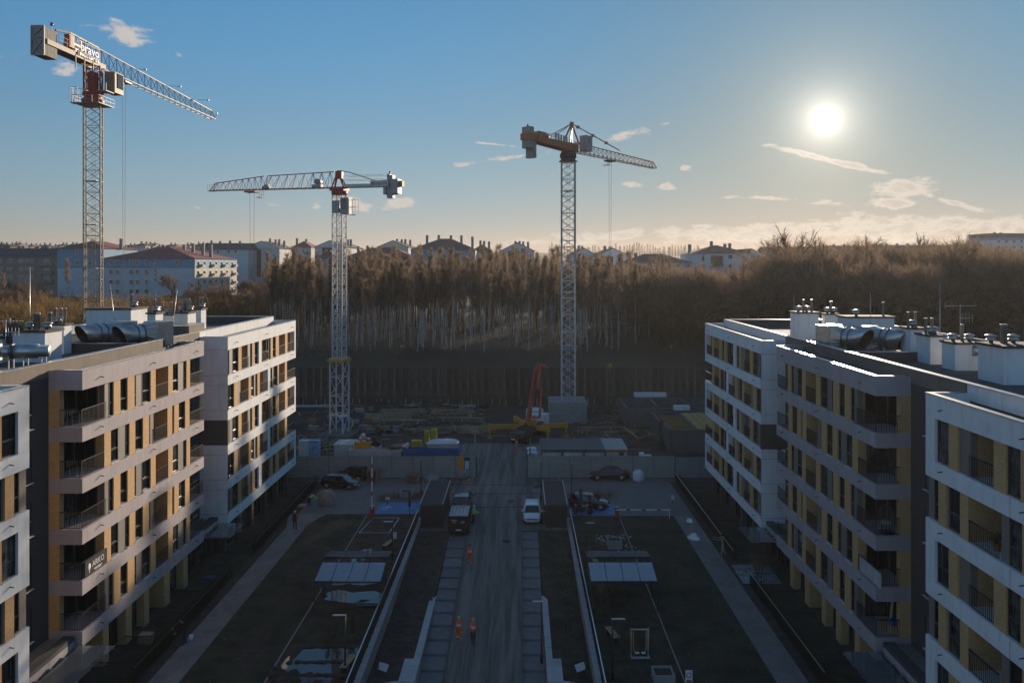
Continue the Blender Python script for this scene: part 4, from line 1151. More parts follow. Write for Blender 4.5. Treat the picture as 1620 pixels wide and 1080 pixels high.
def duct(label, loc, rz, r=.78, L=1.5):
    """large galvanised air outlet: plenum box, square-to-round transition, pipe with slanted mouth; +x is the blowing side"""
    t = thing('air_duct', label, 'roof duct', loc, rz, 'large ducts on the flat roofs')
    b = MB(); b.box(-2.6, -.95, .25, -1.3, .95, 2.1)
    for k in range(7): b.box(-2.55 + k * .2, -.975, .3, -2.51 + k * .2, -.951, 2.05); b.box(-2.55 + k * .2, .951, .3, -2.51 + k * .2, .975, 2.05)
    b.build('plenum_box', M['steel'], t)
    n = 20; vs = []; zc = 1.17
    for k in range(n):
        a = 2 * math.pi * (k + .5) / n; c, s_ = math.cos(a), math.sin(a); q = 1 / max(abs(c), abs(s_))
        vs.append((-1.296, .9 * c * q, zc + .9 * s_ * q))
    for k in range(n):
        a = 2 * math.pi * (k + .5) / n; vs.append((-.5, r * math.cos(a), zc + r * math.sin(a)))
    MB().add(vs, [(k, (k + 1) % n, n + (k + 1) % n, n + k) for k in range(n)]).build('transition', M['steel'], t)
    vs = []; n = 28
    for (x, slope, rr) in ((-.5, 0, r), (.15, 0, r), (L - .2, -.5, r), (L - .2, -.5, r - .035), (.2, -.2, r - .035), (.1, 0, r - .035)):
        for k in range(n):
            a = 2 * math.pi * k / n; zz = rr * math.sin(a); vs.append((x - slope * zz, rr * math.cos(a), zc + zz))
    fs = [(i * n + k, i * n + (k + 1) % n, (i + 1) * n + (k + 1) % n, (i + 1) * n + k) for i in range(5) for k in range(n)]
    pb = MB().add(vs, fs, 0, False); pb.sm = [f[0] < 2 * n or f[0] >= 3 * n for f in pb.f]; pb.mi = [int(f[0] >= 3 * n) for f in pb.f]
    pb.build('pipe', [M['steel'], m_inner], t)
    MB().lathe([(r - .04, .1), (.02, .11)], 24, (0, 0, zc), 0, 'x').lathe([(.2, .12), (.2, .3), (.02, .32)], 14, (0, 0, zc), 0, 'x').build('fan', M['steeldk'], t)
    for x in (-.42, .12):
        MB().lathe([(r + .005, x), (r + .06, x), (r + .06, x + .07), (r + .005, x + .07)], 28, (0, 0, zc), 0, 'x', cap=False).build('collar', M['steeldk'], t)
    for x in (-2.4, -1.5, .0): MB().box(x - .06, -.8, 0, x + .06, -.7, .6).box(x - .06, .7, 0, x + .06, .8, .6).box(x - .07, -.8, .18, x + .07, .8, .249).build('stand', M['steel'], t)
    return t


duct('large duct with slanted mouth on the sunlit roof, nearer the vent shafts', (-32.6, 61.7, 18.5), R(238))
duct('large duct with slanted mouth on the sunlit roof, beside the long parapet', (-29.6, 61.4, 18.5), R(238))
duct('large duct with slanted mouth on the shaded roof, beside the long parapet', (26.0, 62.4, 18.15), R(-58))
duct('large duct with slanted mouth on the shaded roof, nearer the vent shafts', (28.6, 61.6, 18.15), R(-58))


def small_duct(label, loc, rz, box=True):
    t = thing('vent_duct', label, 'roof duct', loc, rz)
    if box:
        b = MB(); b.box(-3.2, -.6, .75, -.5, .6, 1.75)
        for k in range(11): b.box(-3.15 + k * .25, -.62, .8, -3.11 + k * .25, -.601, 1.7)
        b.build('plenum_box', M['steel'], t)
    MB().lathe([(.34, -.5), (.34, .35)], 16, (0, 0, 1.3), 0, 'x').lathe([(.44, .36), (.44, 1.7), (.36, 1.72), (.36, 2.3)], 16, (0, 0, 1.3), 0, 'x').build('pipe', M['steel'], t)
    MB().lathe([(.46, .22), (.48, .22), (.48, .36), (.46, .36)], 16, (0, 0, 1.3), 0, 'x').build('collar', M['steeldk'], t)
    for x in (-2.8, -1.6, -.7, .2, 1.0, 2.0):
        if x < 0 and not box: continue
        MB().box(x - .03, -.4, .12, x + .03, -.34, 1.0).box(x - .03, .34, .12, x + .03, .4, 1.0).build('leg', M['steel'], t)
        MB().box(x - .2, -.5, 0, x + .2, -.25, .12).box(x - .2, .25, 0, x + .2, .5, .12).build('foot_block', M['timber'], t)
    return t


small_duct('silver duct box with round pipe on legs at the sunlit roof corner', (-31.0, 48.2, 18.5), R(12))
small_duct('silver round pipe on legs before the big white shaft of the shaded roof', (30.0, 52.0, 18.15), R(18), False)


def mast(label, x, y, z, h, tilt=0.0, r=.03, name='lightning_rod', cat='lightning rod'):
    t = thing(name, label, cat, (x, y, z))
    MB().tube([(0, 0, 0), (tilt * h, 0, h)], [r, r * .7], 6).build('rod', M['steel'], t)
    MB().lathe([(.22, 0), (.22, .1), (.05, .12)], 10).build('base_block', M['conc'], t)
    return t
def RP(px, py, z): return G(px, py, z)
x, y = RP(49, 545, 18.5 + .2); mast('tall thin rod standing behind the vent pipes of the sunlit roof', -34.8, 56.6, 18.5, 6.4)
mast('leaning rod behind the stair shaft of the sunlit roof', -33.6, 66.5, 18.5, 5.0, -.12)
mast('leaning rod beside the shorter cowls of the sunlit roof', -29.9, 68.3, 18.5, 4.4, .12)
mast('short rod at the far parapet corner of the shaded roof', XA(1256, 75), 75, 18.15, 4.1)
mast('short rod above the stair shaft of the shaded roof', XA(1377, 66), 66, 18.15, 4.6)
mast('tall rod rising from the middle shafts of the shaded roof', XA(1487, 57), 57, 18.15, 5.6)


def antenna(label, x, y, z, rz, s=1.0):
    t = thing('tv_antenna', label, 'antenna', (x, y, z), rz, 'television antennas')
    MB().tube([(0, 0, 0), (0, 0, 2.7 * s)], .025, 6).build('pole', M['steel'], t)
    b = MB(); b.bar((-1.2 * s, 0, 2.6 * s), (1.3 * s, 0, 2.6 * s), .035)
    for k in range(9): b.bar((-.9 * s + k * .26 * s, -.28 + k * .012, 2.6 * s), (-.9 * s + k * .26 * s, .28 - k * .012, 2.6 * s), .015)
    b.bar((-1.2 * s, 0, 2.35 * s), (-1.2 * s, 0, 2.85 * s), .02); b.build('boom', M['steel'], t)
    b = MB(); b.bar((0, 0, 1.7 * s), (1.0 * s, 0, 1.7 * s), .03)
    for k in range(4): b.bar((.2 * s + k * .26 * s, 0, 1.35 * s), (.2 * s + k * .26 * s, 0, 2.05 * s), .018)
    b.build('lower_boom', M['steel'], t)


antenna('two boom television antenna on the shaded roof before the dark trees', XA(1519, 55), 55, 18.15 + 1.6, R(8), .95)
antenna('television antenna at the edge of the sunlit roof', XA(9, 52), 52, 18.5 + .8, R(10), .8)
d = thing('satellite_dish', 'dark round satellite dish behind the low shafts of the sunlit roof', 'satellite dish', (XA(22, 53.6), 53.6, 19.9))
MB().lathe([(.05, .28), (.4, .20), (.75, .02), (.75, .0), (.4, .16), (.05, .24)], 20, (0, 0, .45), 0, 'y').build('dish', M['char'], d)
MB().tube([(0, .1, -1.4), (0, .1, .4)], .04, 6).build('pole', M['steel'], d)
# ------------------------------------------------------------------ tower cranes
def lattice_face(b, c00, c10, c01, c11, n, t, mi=0, cross=True):
    """diagonals between two chords (c00-c01) and (c10-c11)"""
    c00, c10, c01, c11 = map(Vector, (c00, c10, c01, c11))
    for k in range(n):
        a0, a1 = c00.lerp(c01, k / n), c00.lerp(c01, (k + 1) / n); b0, b1 = c10.lerp(c11, k / n), c10.lerp(c11, (k + 1) / n)
        if cross: b.bar(a0, b1, t, t, mi); b.bar(b0, a1, t, t, mi)
        elif k % 2 == 0: b.bar(a0, b1, t, t, mi)
        else: b.bar(b0, a1, t, t, mi)


def mast_section(w, h, n, ch, dg, m, ladder=True, cross=True):
    b = MB(); q = w / 2
    cs = [(-q, -q), (q, -q), (q, q), (-q, q)]
    for (x, y) in cs: b.box(x - ch / 2, y - ch / 2, 0, x + ch / 2, y + ch / 2, h)
    for i in range(4):
        (x0, y0), (x1, y1) = cs[i], cs[(i + 1) % 4]
        lattice_face(b, (x0, y0, 0), (x1, y1, 0), (x0, y0, h), (x1, y1, h), n, dg, 0, cross)
        b.bar((x0, y0, h - .06), (x1, y1, h - .06), dg * 1.2)
    if ladder:
        for s in (-.2, .2): b.bar((s, q * .4, 0), (s, q * .4, h), .04)
        for k in range(int(h / .3)): b.bar((-.2, q * .4, .3 * k + .15), (.2, q * .4, .3 * k + .15), .025)
    return b.mesh('mast_section', m)


def jib_lattice(L, h0, h1, w0, n, ch, dg, m, x0=0.0):
    """triangular boom along +x: two bottom chords, one top chord; bottom plane at z = 0"""
    b = MB(); q = w0 / 2
    B0, B1 = [(x0, -q, 0), (x0, q, 0)], [(x0 + L, -q * .75, 0), (x0 + L, q * .75, 0)]
    T0, T1 = (x0, 0, h0), (x0 + L - .6, 0, h1)
    for k in (0, 1): b.bar(B0[k], B1[k], ch, ch)
    b.bar(T0, T1, ch * 1.15, ch * 1.15)
    for k in range(n):
        f0, f1, fm = k / n, (k + 1) / n, (k + .5) / n
        t = Vector(T0).lerp(Vector(T1), fm)
        for s in (0, 1):
            p0, p1 = Vector(B0[s]).lerp(Vector(B1[s]), f0), Vector(B0[s]).lerp(Vector(B1[s]), f1)
            b.bar(p0, t, dg); b.bar(t, p1, dg)
        p0, q1 = Vector(B0[0]).lerp(Vector(B1[0]), f0), Vector(B0[1]).lerp(Vector(B1[1]), f1)
        b.bar(p0, q1, dg); b.bar(Vector(B0[0]).lerp(Vector(B1[0]), f1), q1, dg)
    b.bar(B1[0], T1, dg * 1.4); b.bar(B1[1], T1, dg * 1.4); b.bar(B1[0], B1[1], dg * 1.4)
    return b


def rail_run(b, p, q, h, n, t=.04):
    p, q = Vector(p), Vector(q); u = Vector((0, 0, h))
    for f in (.5, 1.0): b.bar(p + u * f, q + u * f, t)
    for k in range(n + 1):
        c = p.lerp(q, k / n); b.bar(c, c + u, t)


mc_cream = mat('cream_crane_paint', (.33, .255, .17), .6, var=.15, dirt=((.20, .10, .06), .6))
mc_white = mat('white_crane_paint', (.58, .57, .54), .6, var=.1, dirt=((.30, .22, .16), .5))
mc_red = mat('dark_red_crane_paint', (.40, .055, .035), .5, var=.1)
mc_or = mat('orange_brown_crane_paint', (.44, .15, .05), .5, var=.1)
mc_grey = mat('grey_crane_paint', (.33, .33, .32), .5, var=.08)
mc_block = mat('counterweight_concrete', (.34, .32, .28), .85, var=.1, nscale=1.5, dirt=((.2, .18, .15), .5))
m_lamp = mat('red_beacon', (.55, .01, .01), .3)
m_txt = mat('white_lettering', (.8, .8, .8), .5)
m_txtd = mat('dark_lettering', (.05, .05, .07), .5)
m_cabglass = mat('cab_glass', (.05, .07, .075), .05, spec=.8)


def hook_set(t, x, z0, z1, w=.9, m=None):
    b = MB()
    for k in (-1, 1): b.bar((x + k * w / 2, 0, z0), (x + k * .12, 0, z1 + .8), .03)
    b.build('hoist_cable', M['black'], t)
    MB().box(x - .35, -.15, z1 + .3, x + .35, .15, z1 + .85).tube([(x, 0, z1 + .3), (x, 0, z1), (x + .18, 0, z1 - .22), (x, 0, z1 - .4), (x - .18, 0, z1 - .25)], .06, 6).build('hook_block', M['yellow'], t)
    b = MB(); b.box(x - .9, -.75, -.42, x + .9, .75, -.22)
    for s in (-.6, .6): b.lathe([(.18, -.08), (.18, .08)], 10, (x + s, 0, -.32), 0, 'y')
    b.box(x - 1.7, -.5, -1.2, x - .9, .5, -1.15); rail_run(b, (x - 1.7, -.5, -1.15), (x - .9, -.5, -1.15), .9, 2)
    b.bar((x - .9, -.5, -1.2), (x - .9, -.5, -.3), .05)
    b.build('trolley', m or mc_red, t)


def cab(t, x, y, z, l, w, h, body, glass_side=1):
    c = MB(); c.box(x, y, z, x + l, y + w, z + .7); c.box(x, y, z + h - .12, x + l, y + w, z + h)
    for (a, b) in ((x, y), (x + l - .1, y), (x, y + w - .1), (x + l - .1, y + w - .1)): c.box(a, b, z + .7, a + .1, b + .1, z + h - .12)
    c.box(x, y + .1, z + .7, x + l * .35, y + w - .1, z + h - .12)
    co = c.build('operator_cab', body, t)
    MB().box(x + l * .36, y + .03, z + .71, x + l - .03, y + w - .03, z + h - .13).build('cab_glazing', m_cabglass, co)
    return co


# --- tallest crane behind the sunlit block: flat top, boom pointing away
def crane_bravo():
    X0, Y0, zt, dz_ = -58.9, 110.0, 47.9, 4.2
    t = thing('tower_crane', 'flat top tower crane with a white name sign, rising behind the sunlit block', 'tower crane', (X0, Y0, 0), R(88), 'tower cranes')
    sec = mast_section(2.05, 3.0, 2, .15, .055, mc_cream)
    for k in range(17): inst('mast_section', sec, t, (0, 0, -3.8 + 3.0 * k), R(19 - 88))
    b = MB()
    for z in (36.6, 30.6, 24.6): b.box(-.9, -.9, z, .9, .9, z + .05)
    b.build('mast_landing', mc_grey, t)
    MB().lathe([(1.25, 47.2), (1.45, 47.3), (1.45, 47.9), (1.15, 48.0), (1.15, 48.4), (1.35, 48.4), (1.35, 48.8)], 20).build('slewing_ring', mc_red, t)
    b = MB(); b.box(-1.9, -1.9, 47.1, 1.9, 1.9, 47.17)
    for (p, q) in (((-1.9, -1.9, 47.17), (1.9, -1.9, 47.17)), ((-1.9, 1.9, 47.17), (1.9, 1.9, 47.17)), ((-1.9, -1.9, 47.17), (-1.9, 1.9, 47.17))): rail_run(b, p, q, 1.0, 4)
    b.build('access_platform', mc_grey, t)
    b = MB(); b.box(-.6, 1.9, 47.4, .7, 3.0, 47.45)
    for (p, q) in (((-.6, 3.0, 47.45), (.7, 3.0, 47.45)), ((-.6, 1.9, 47.45), (-.6, 3.0, 47.45)), ((.7, 1.9, 47.45), (.7, 3.0, 47.45))): rail_run(b, p, q, 2.1, 2, .05)
    b.build('side_basket', mc_grey, t)
    twr = mast_section(2.0, 3.6, 2, .18, .09, mc_red); inst('turntable_tower', twr, t, (0, 0, 48.8), R(19 - 88))
    MB().box(-.6, -.5, 49.1, .5, .5, 51.6).build('switch_cabinet', mc_red, t)
    zb = 52.4
    # counter jib (towards -x) with deck and railings
    b = MB(); 
    for s in (-.8, .8): b.box(-11.5, s - .14, zb, 1.5, s + .14, zb + .62)
    b.box(-11.5, -.66, zb + .5, 1.0, .66, zb + .56); rail_run(b, (-9, -.95, zb + .6), (0, -.95, zb + .6), 1.1, 6); rail_run(b, (-9, .95, zb + .6), (0, .95, zb + .6), 1.1, 6)
    b.build('counter_jib', mc_cream, t)
    for k in range(4): MB().box(-11.9 + k * .66, -.78, zb - 1.45, -11.9 + k * .66 + .62, .78, zb + 2.05).build('counterweight_block', mc_block, t)
    b = MB()
    for (p, q) in (((-12, -.8, zb - 1.5), (-12, .8, zb - 1.5)), ((-12, -.8, zb + 2.1), (-12, .8, zb + 2.1)), ((-12, -.8, zb + .7), (-12, .8, zb + .7)), ((-12, -.8, zb - 1.5), (-12, -.8, zb + 2.1)), ((-12, .8, zb - 1.5), (-12, .8, zb + 2.1)), ((-12, -.8, zb + 2.1), (-12, .8, zb + .7)), ((-12, .8, zb + .7), (-12, -.8, zb - 1.5)), ((-12, -.8, zb + .7), (-12, .8, zb - 1.5))): b.bar(p, q, .12)
    b.build('counterweight_frame', mc_grey, t)
    for k, xx in enumerate((-6.2, -4.2, -2.2)): MB().box(xx, -1.3, zb - 1.7, xx + .12, -1.18, zb + .1).build('hanging_post', mc_cream, t)
    MB().box(-5.8, -.6, zb + .7, -3.6, .6, zb + 1.9).lathe([(.5, -.55), (.5, .55)], 14, (-3.1, 0, zb + 1.2), 0, 'y').build('hoist_winch', mc_grey, t)
    MB().box(-7.1, -1.0, zb + .9, -6.0, -.3, zb + 2.5).build('electric_cabinet', mc_red, t)
    MB().box(-6.95, -1.04, zb + 1.0, -6.2, -1.003, zb + 2.4).build('cabinet_door', mc_cream, t)
    bm_ = MB(); bm_.bar((-9.2, 0, zb + .6), (-9.2, 0, zb + 2.9), .06); bm_.build('beacon_post', mc_grey, t)
    MB().lathe([(.16, 0), (.2, .2), (.14, .42), (.02, .46)], 10, (-9.2, 0, zb + 2.9)).build('beacon', m_lamp, t)
    # jib
    jl = jib_lattice(38.5, 2.85, 1.45, 1.35, 19, .12, .055, mc_cream, 1.0).build('jib', mc_cream, t, (0, 0, zb + .05))
    jl2 = MB(); lattice_face(jl2, (-5.6, -.6, zb + .6), (-5.6, -.6, zb + 3.0), (1.0, -.6, zb + .6), (1.0, -.02, zb + 2.95), 5, .09, 0, False); jl2.bar((-5.8, -.3, zb + 3.0), (1.2, 0, zb + 2.95), .2); lattice_face(jl2, (-5.6, .6, zb + .6), (-5.6, .6, zb + 3.0), (1.0, .6, zb + .6), (1.0, .02, zb + 2.95), 5, .09, 0, False); jl2.bar((-8.4, 0, zb + 2.6), (-5.8, -.3, zb + 3.0), .22)
    jl2.build('jib_head', mc_cream, t)
    for xx in (10.5, 22, 33): MB().bar((xx, 0, zb + 2.3), (xx + 1.2, -1.3, zb + 2.5), .07).box(xx + .95, -1.55, zb + 2.38, xx + 1.2, -1.2, zb + 2.55).build('floodlight', mc_grey, t)
    MB().box(39.3, -.85, zb + .95, 39.55, -.6, zb + 1.2).bar((38.9, -.3, zb + .2), (39.5, -.7, zb + 1.0), .06).build('tip_lamp', mc_grey, t)
    hook_set(t, 8.0, zb - .3, 6.0, .9, mc_red)
    for o in t.children:
        if o.name.startswith('trolley'): o.location = (0, 0, zb)
    cb = cab(t, 1.0, -2.5, 49.1, 2.3, 1.45, 2.9, mc_cream)
    MB().box(3.303, -2.2, 49.4, 3.33, -1.35, 51.4).build('cab_front_panel', M['whitep'], cb)
    MB().box(-1.0, -2.4, 48.9, 1.0, -1.1, 48.98).box(-1.0, -2.4, 48.98, -.94, -2.34, 50.0).build('cab_walkway', mc_grey, t)
    # name sign: reads from the court side (local -y faces the court)
    pn = MB(); pn.box(-5.2, -1.10, zb + .84, -.2, -1.06, zb + .9); pn.box(-5.2, -1.10, zb + 2.2, -.2, -1.06, zb + 2.26); pn.box(-5.2, -1.09, zb + .3, -5.14, -1.07, zb + 2.26); pn.box(-.26, -1.09, zb + .3, -.2, -1.07, zb + 2.26); pn.build('sign_frame', mc_red, t)
    me = text_mesh('bravo', 1.75, .03); me.materials.append(m_txt)
    o = inst('sign_lettering', me, t, (-2.7, -1.14, zb + .98), 0); o.rotation_euler = (R(90), 0, 0); o.scale = (1.1, 1, 1)
    lb = MB(); rr = random.Random(8)
    for k in range(9):     # second line of small letters, too far off to read
        x = -5.0 + k * .52; d_ = .34
        lb.box(x, -1.14, zb + d_, x + .08, -1.10, zb + d_ + .4); lb.box(x + .081, -1.14, zb + d_ + rr.choice((.0, .32)), x + .33, -1.10, zb + d_ + rr.choice((.0, .32)) + .08)
        if k % 3: lb.box(x + .25, -1.135, zb + d_ + .05, x + .33, -1.105, zb + d_ + .35)
    lb.build('sign_small_lettering', m_txt, t)
    return t
crane_bravo()


# --- white mast crane over the court's far side, red boom to the west
def crane_white():
    X0, Y0 = XA(537, 116.7), 116.7
    t = thing('tower_crane', 'tower crane with white mast, red boom and stacked grey counterweights', 'tower crane', (X0, Y0, 0), math.atan2(4.9, -20.7), 'tower cranes')
    low = mast_section(2.0, 2.75, 1, .18, .08, mc_white, False, False); up = mast_section(1.5, 3.0, 2, .14, .055, mc_white)
    MB().box(-2.6, -2.6, -.5, 2.6, 2.6, .55).build('footing_block', M['conc_dark'], t)
    for k in range(4): inst('mast_section', low, t, (0, 0, .55 + 2.75 * k), k * math.pi / 2)
    b = MB(); b.box(-1.35, -1.35, 11.0, 1.35, 1.35, 11.35)
    b.build('collar_frame', M['yellow'], t)
    for k in range(8): inst('mast_section', up, t, (0, 0, 11.4 + 3.0 * k))
    z = 35.35; zb = 36.4
    MB().lathe([(.95, z), (1.15, z + .05), (1.15, z + .5), (1.0, z + .55)], 18).box(-1.1, -1.0, z + .55, 1.1, 1.0, zb + .05).build('slewing_ring', mc_red, t)
    cab(t, -2.2, .2, 32.4, 1.3, 1.4, 2.4, mc_grey); MB().box(-.6, .8, 32.6, .4, 1.5, 34.4).build('switch_cabinet', mc_grey, t)
    b = MB(); b.box(-3.2, .3, 32.3, -2.2, 1.5, 32.35); rail_run(b, (-3.2, .3, 32.35), (-2.2, .3, 32.35), 2.2, 1, .05); rail_run(b, (-3.2, 1.5, 32.35), (-2.2, 1.5, 32.35), 2.2, 1, .05); b.build('cab_basket', mc_grey, t)
    # jib towards +x (local) = west
    jib_lattice(11.5, 2.35, 2.0, 1.2, 8, .11, .05, mc_red, .8).build('jib', mc_red, t, (0, 0, zb))
    jib_lattice(9.0, 2.0, 1.1, 1.15, 8, .10, .045, mc_red, 12.2).build('jib_end', mc_red, t, (0, 0, zb))
    MB().lathe([(.42, -.5), (.42, .5)], 14, (3.4, 0, zb + .95), 0, 'y').box(2.7, -.55, zb + .1, 4.2, .55, zb + .5).build('trolley_winch', mc_grey, t)
    MB().box(11.2, -.4, zb + .1, 12.4, .4, zb + .45).box(11.5, -.25, zb + .45, 12.1, .25, zb + .7).build('hoist_motor', mc_grey, t)
    b = MB(); b.box(20.9, -.5, zb - .1, 21.5, .5, zb + .0); rail_run(b, (21.5, -.5, zb), (21.5, .5, zb), 1.0, 2); rail_run(b, (20.9, -.5, zb), (21.5, -.5, zb), 1.0, 1); b.build('tip_basket', mc_grey, t)
    hook_set(t, 14.3, zb - .4, 5.0, .75, mc_red)
    for o in t.children:
        if o.name.startswith('trolley') and 'winch' not in o.name: o.location = (0, 0, zb)
    # apex block and counter jib
    MB().bar((-.9, -.5, zb), (0.2, 0, zb + 2.5), .2).bar((-.9, .5, zb), (.2, 0, zb + 2.5), .2).bar((1, -.5, zb), (.2, 0, zb + 2.5), .2).bar((1, .5, zb), (.2, 0, zb + 2.5), .2).box(-.5, -.35, zb + 1.3, .5, .35, zb + 2.4).build('apex_frame', mc_red, t)
    b = MB()
    for s in (-.65, .65): b.box(-7.9, s - .12, zb - .05, -.8, s + .12, zb + .40)
    b.box(-7.9, -.52, zb + .3, -.8, .52, zb + .35); b.build('counter_jib', mc_white, t)
    b = MB(); rail_run(b, (-7.4, -.75, zb + .4), (-1, -.75, zb + .4), 1.25, 7, .035); rail_run(b, (-7.4, .75, zb + .4), (-1, .75, zb + .4), 1.25, 7, .035); b.build('railing', mc_grey, t)
    MB().tube([(.1, 0, zb + 2.5), (-1.6, 0, zb + 2.2), (-6.2, 0, zb + .7)], .07, 5).build('tie_bar', mc_grey, t)
    for i, (a, y0, y1, z0, z1) in enumerate(((-7.2, -.8, .8, -1.2, .9), (-7.65, -.5, .5, -1.7, 1.75), (-8.1, -.5, .5, -1.7, 1.6), (-8.55, -.8, .8, -1.15, 1.0), (-9.0, -.8, .8, -1.1, 1.0))):
        MB().box(a - .42, y0, zb + z0, a, y1, zb + z1).build('counterweight_block', mc_grey, t)
    MB().box(-9.95, -.4, zb - .1, -9.43, .4, zb + .75).build('end_block', M['wood_yel'], t)
    sg = MB().box(-8.0, .95, zb - .1, -5.3, 1.01, zb + .78).build('sign_panel', mc_white, t)
    me = text_mesh('DORLECHS', .46, .01); me.materials.append(m_txtd)
    o = inst('sign_lettering', me, sg, (-6.95, 1.025, zb + .2)); o.rotation_euler = (R(90), 0, R(180)); o.scale = (.82, 1, 1)
    lg = MB(); lg.lathe([(.24, 0), (.24, .015)], 14, (-5.68, 1.012, zb + .36), 0, 'y').build('emblem', M['red'], sg)
    MB().lathe([(.12, 0), (.12, .02)], 10, (-5.74, 1.03, zb + .30), 0, 'y').build('emblem_spot', mc_white, sg)
    MB().lathe([(.14, 0), (.17, .2), (.1, .4), (.02, .42)], 10, (-7.9, 0, zb + 1.75)).build('beacon', m_lamp, t)
    return t
crane_white()


# --- crane with orange counter jib and A-frame, in the middle of the site
def crane_orange():
    X0, Y0 = XA(899, 129), 129.0
    t = thing('tower_crane', 'tower crane with orange counter jib, pointed top and tie bars', 'tower crane', (X0, Y0, 0), math.atan2(23.6, 17.9), 'tower cranes')
    ft = thing('crane_footing', 'stacked concrete ballast slabs under the tallest lattice mast', 'crane footing', (X0 - .2, Y0, 0))
    for k in range(5): MB().box(-3.0 + .06 * (k % 2), -3.0, .0 + k * .68, 3.0, 3.0, .64 + k * .68).build('ballast_slab', M['conc'], ft)
    sec = mast_section(2.15, 2.74, 2, .18, .065, mc_white); sec2 = mast_section(2.15, 2.74, 2, .18, .065, mc_grey)
    for k in range(14): inst('mast_section', sec if k < 8 else sec2, t, (0, 0, 3.4 + 2.74 * k), -t.rotation_euler.z)
    b = MB()
    for z in (12, 20.6, 29, 37): b.box(-1.0, -1.0, z, 1.0, 1.0, z + .06)
    b.build('mast_landing', mc_grey, t)
    z = 42.2; zb = 43.6
    MB().lathe([(1.55, z - .4), (1.2, z - .1), (1.2, z + .2), (1.35, z + .2), (1.35, z + .8), (1.1, z + 1.2)], 20).build('slewing_ring', M['char'], t)
    b = MB()
    for s in (-.8, .8): b.add([(-10.2, s - .15, zb + .25), (-10.2, s + .15, zb + .25), (-10.2, s - .15, zb + 1.0), (-10.2, s + .15, zb + 1.0), (1.6, s - .15, zb - .2), (1.6, s + .15, zb - .2), (1.6, s - .15, zb + 1.15), (1.6, s + .15, zb + 1.15)],
                              [(0, 2, 3, 1), (4, 5, 7, 6), (0, 4, 6, 2), (1, 3, 7, 5), (2, 6, 7, 3), (0, 1, 5, 4)])
    b.box(-10.0, -.64, zb + .9, 1.4, .64, zb + .97)
    for k in range(6): b.box(-9.5 + k * 1.9, -.99, zb + .1, -9.35 + k * 1.9, -.955, zb + 1.1)
    b.build('counter_jib', mc_or, t, fix=True)
    b = MB(); rail_run(b, (-9.8, -.95, zb + .9), (-1, -.95, zb + .95), .9, 7); rail_run(b, (-9.8, .95, zb + 1.0), (-1, .95, zb + 1.05), 1.1, 7); b.build('railing', mc_grey, t)
    MB().box(-11.4, -.8, zb - .9, -10.5, .8, zb + 2.3).build('counterweight_block', mc_block, t)
    MB().box(-10.48, -.75, zb - 2.3, -9.8, .75, zb + 1.2).build('counterweight_block', mc_block, t)
    MB().box(-11.5, -.95, zb + .3, -9.7, -.82, zb + 1.3).box(-11.5, 0.82, zb + .3, -9.7, .95, zb + 1.3).box(-11.6, -.95, zb + .3, -11.42, .95, zb + 1.3).build('counterweight_clamp', mc_or, t)
    MB().box(-9.0, -.6, zb + .9, -7.0, .6, zb + 1.9).lathe([(.45, -.5), (.45, .5)], 14, (-6.3, 0, zb + 1.4), 0, 'y').build('hoist_winch', mc_or, t)
    for k in range(5): MB().box(-5.2 + k * .75, -1.02, zb + 1.0, -4.75 + k * .75, -.97, zb + 2.1 - .05 * k).build('sign_letter', mc_grey, t)
    # pointed top
    ap = (1.0, 0, zb + 4.5); b = MB()
    for s in (-.7, .7): b.bar((-.6, s, zb + 1.1), ap, .2); b.bar((2.2, s, zb + 1.1), ap, .2)
    b.box(.75, -.25, zb + 4.3, 1.25, .25, zb + 4.75); b.build('apex_frame', mc_or, t)
    b = MB()
    for s in (-.7, .7): b.bar(ap, (-5.2, s, zb + 1.5), .10)
    b.bar(ap, (16.5, 0, zb + 1.9), .13)
    for f in (.12, .42, .7): p = Vector(ap).lerp(Vector((16.5, 0, zb + 1.9)), f); b.box(p.x - .3, -.15, p.z - .22, p.x + .3, .15, p.z + .22)
    b.build('tie_bar', mc_or, t)
    cb = MB(); cb.box(2.2, -2.1, zb + .1, 4.0, -.75, zb + 2.6); cb.build('operator_cab', mc_grey, t)
    MB().box(2.7, -2.13, zb + 1.3, 3.4, -2.102, zb + 2.3).box(4.002, -2.0, zb + .7, 4.03, -.85, zb + 2.3).build('cab_glazing', m_cabglass, t)
    jib_lattice(28.2, 1.6, 1.15, 1.3, 20, .11, .055, mc_or, 1.6).build('jib', mc_or, t, (0, 0, zb))
    hook_set(t, 13.2, zb - .3, 7.0, .8, M['char'])
    for o in t.children:
        if o.name.startswith('trolley'): o.location = (0, 0, zb)
    MB().lathe([(.14, 0), (.17, .2), (.1, .4), (.02, .42)], 10, (-11, 0, zb + 2.3)).build('beacon', m_lamp, t)
    return t
crane_orange()
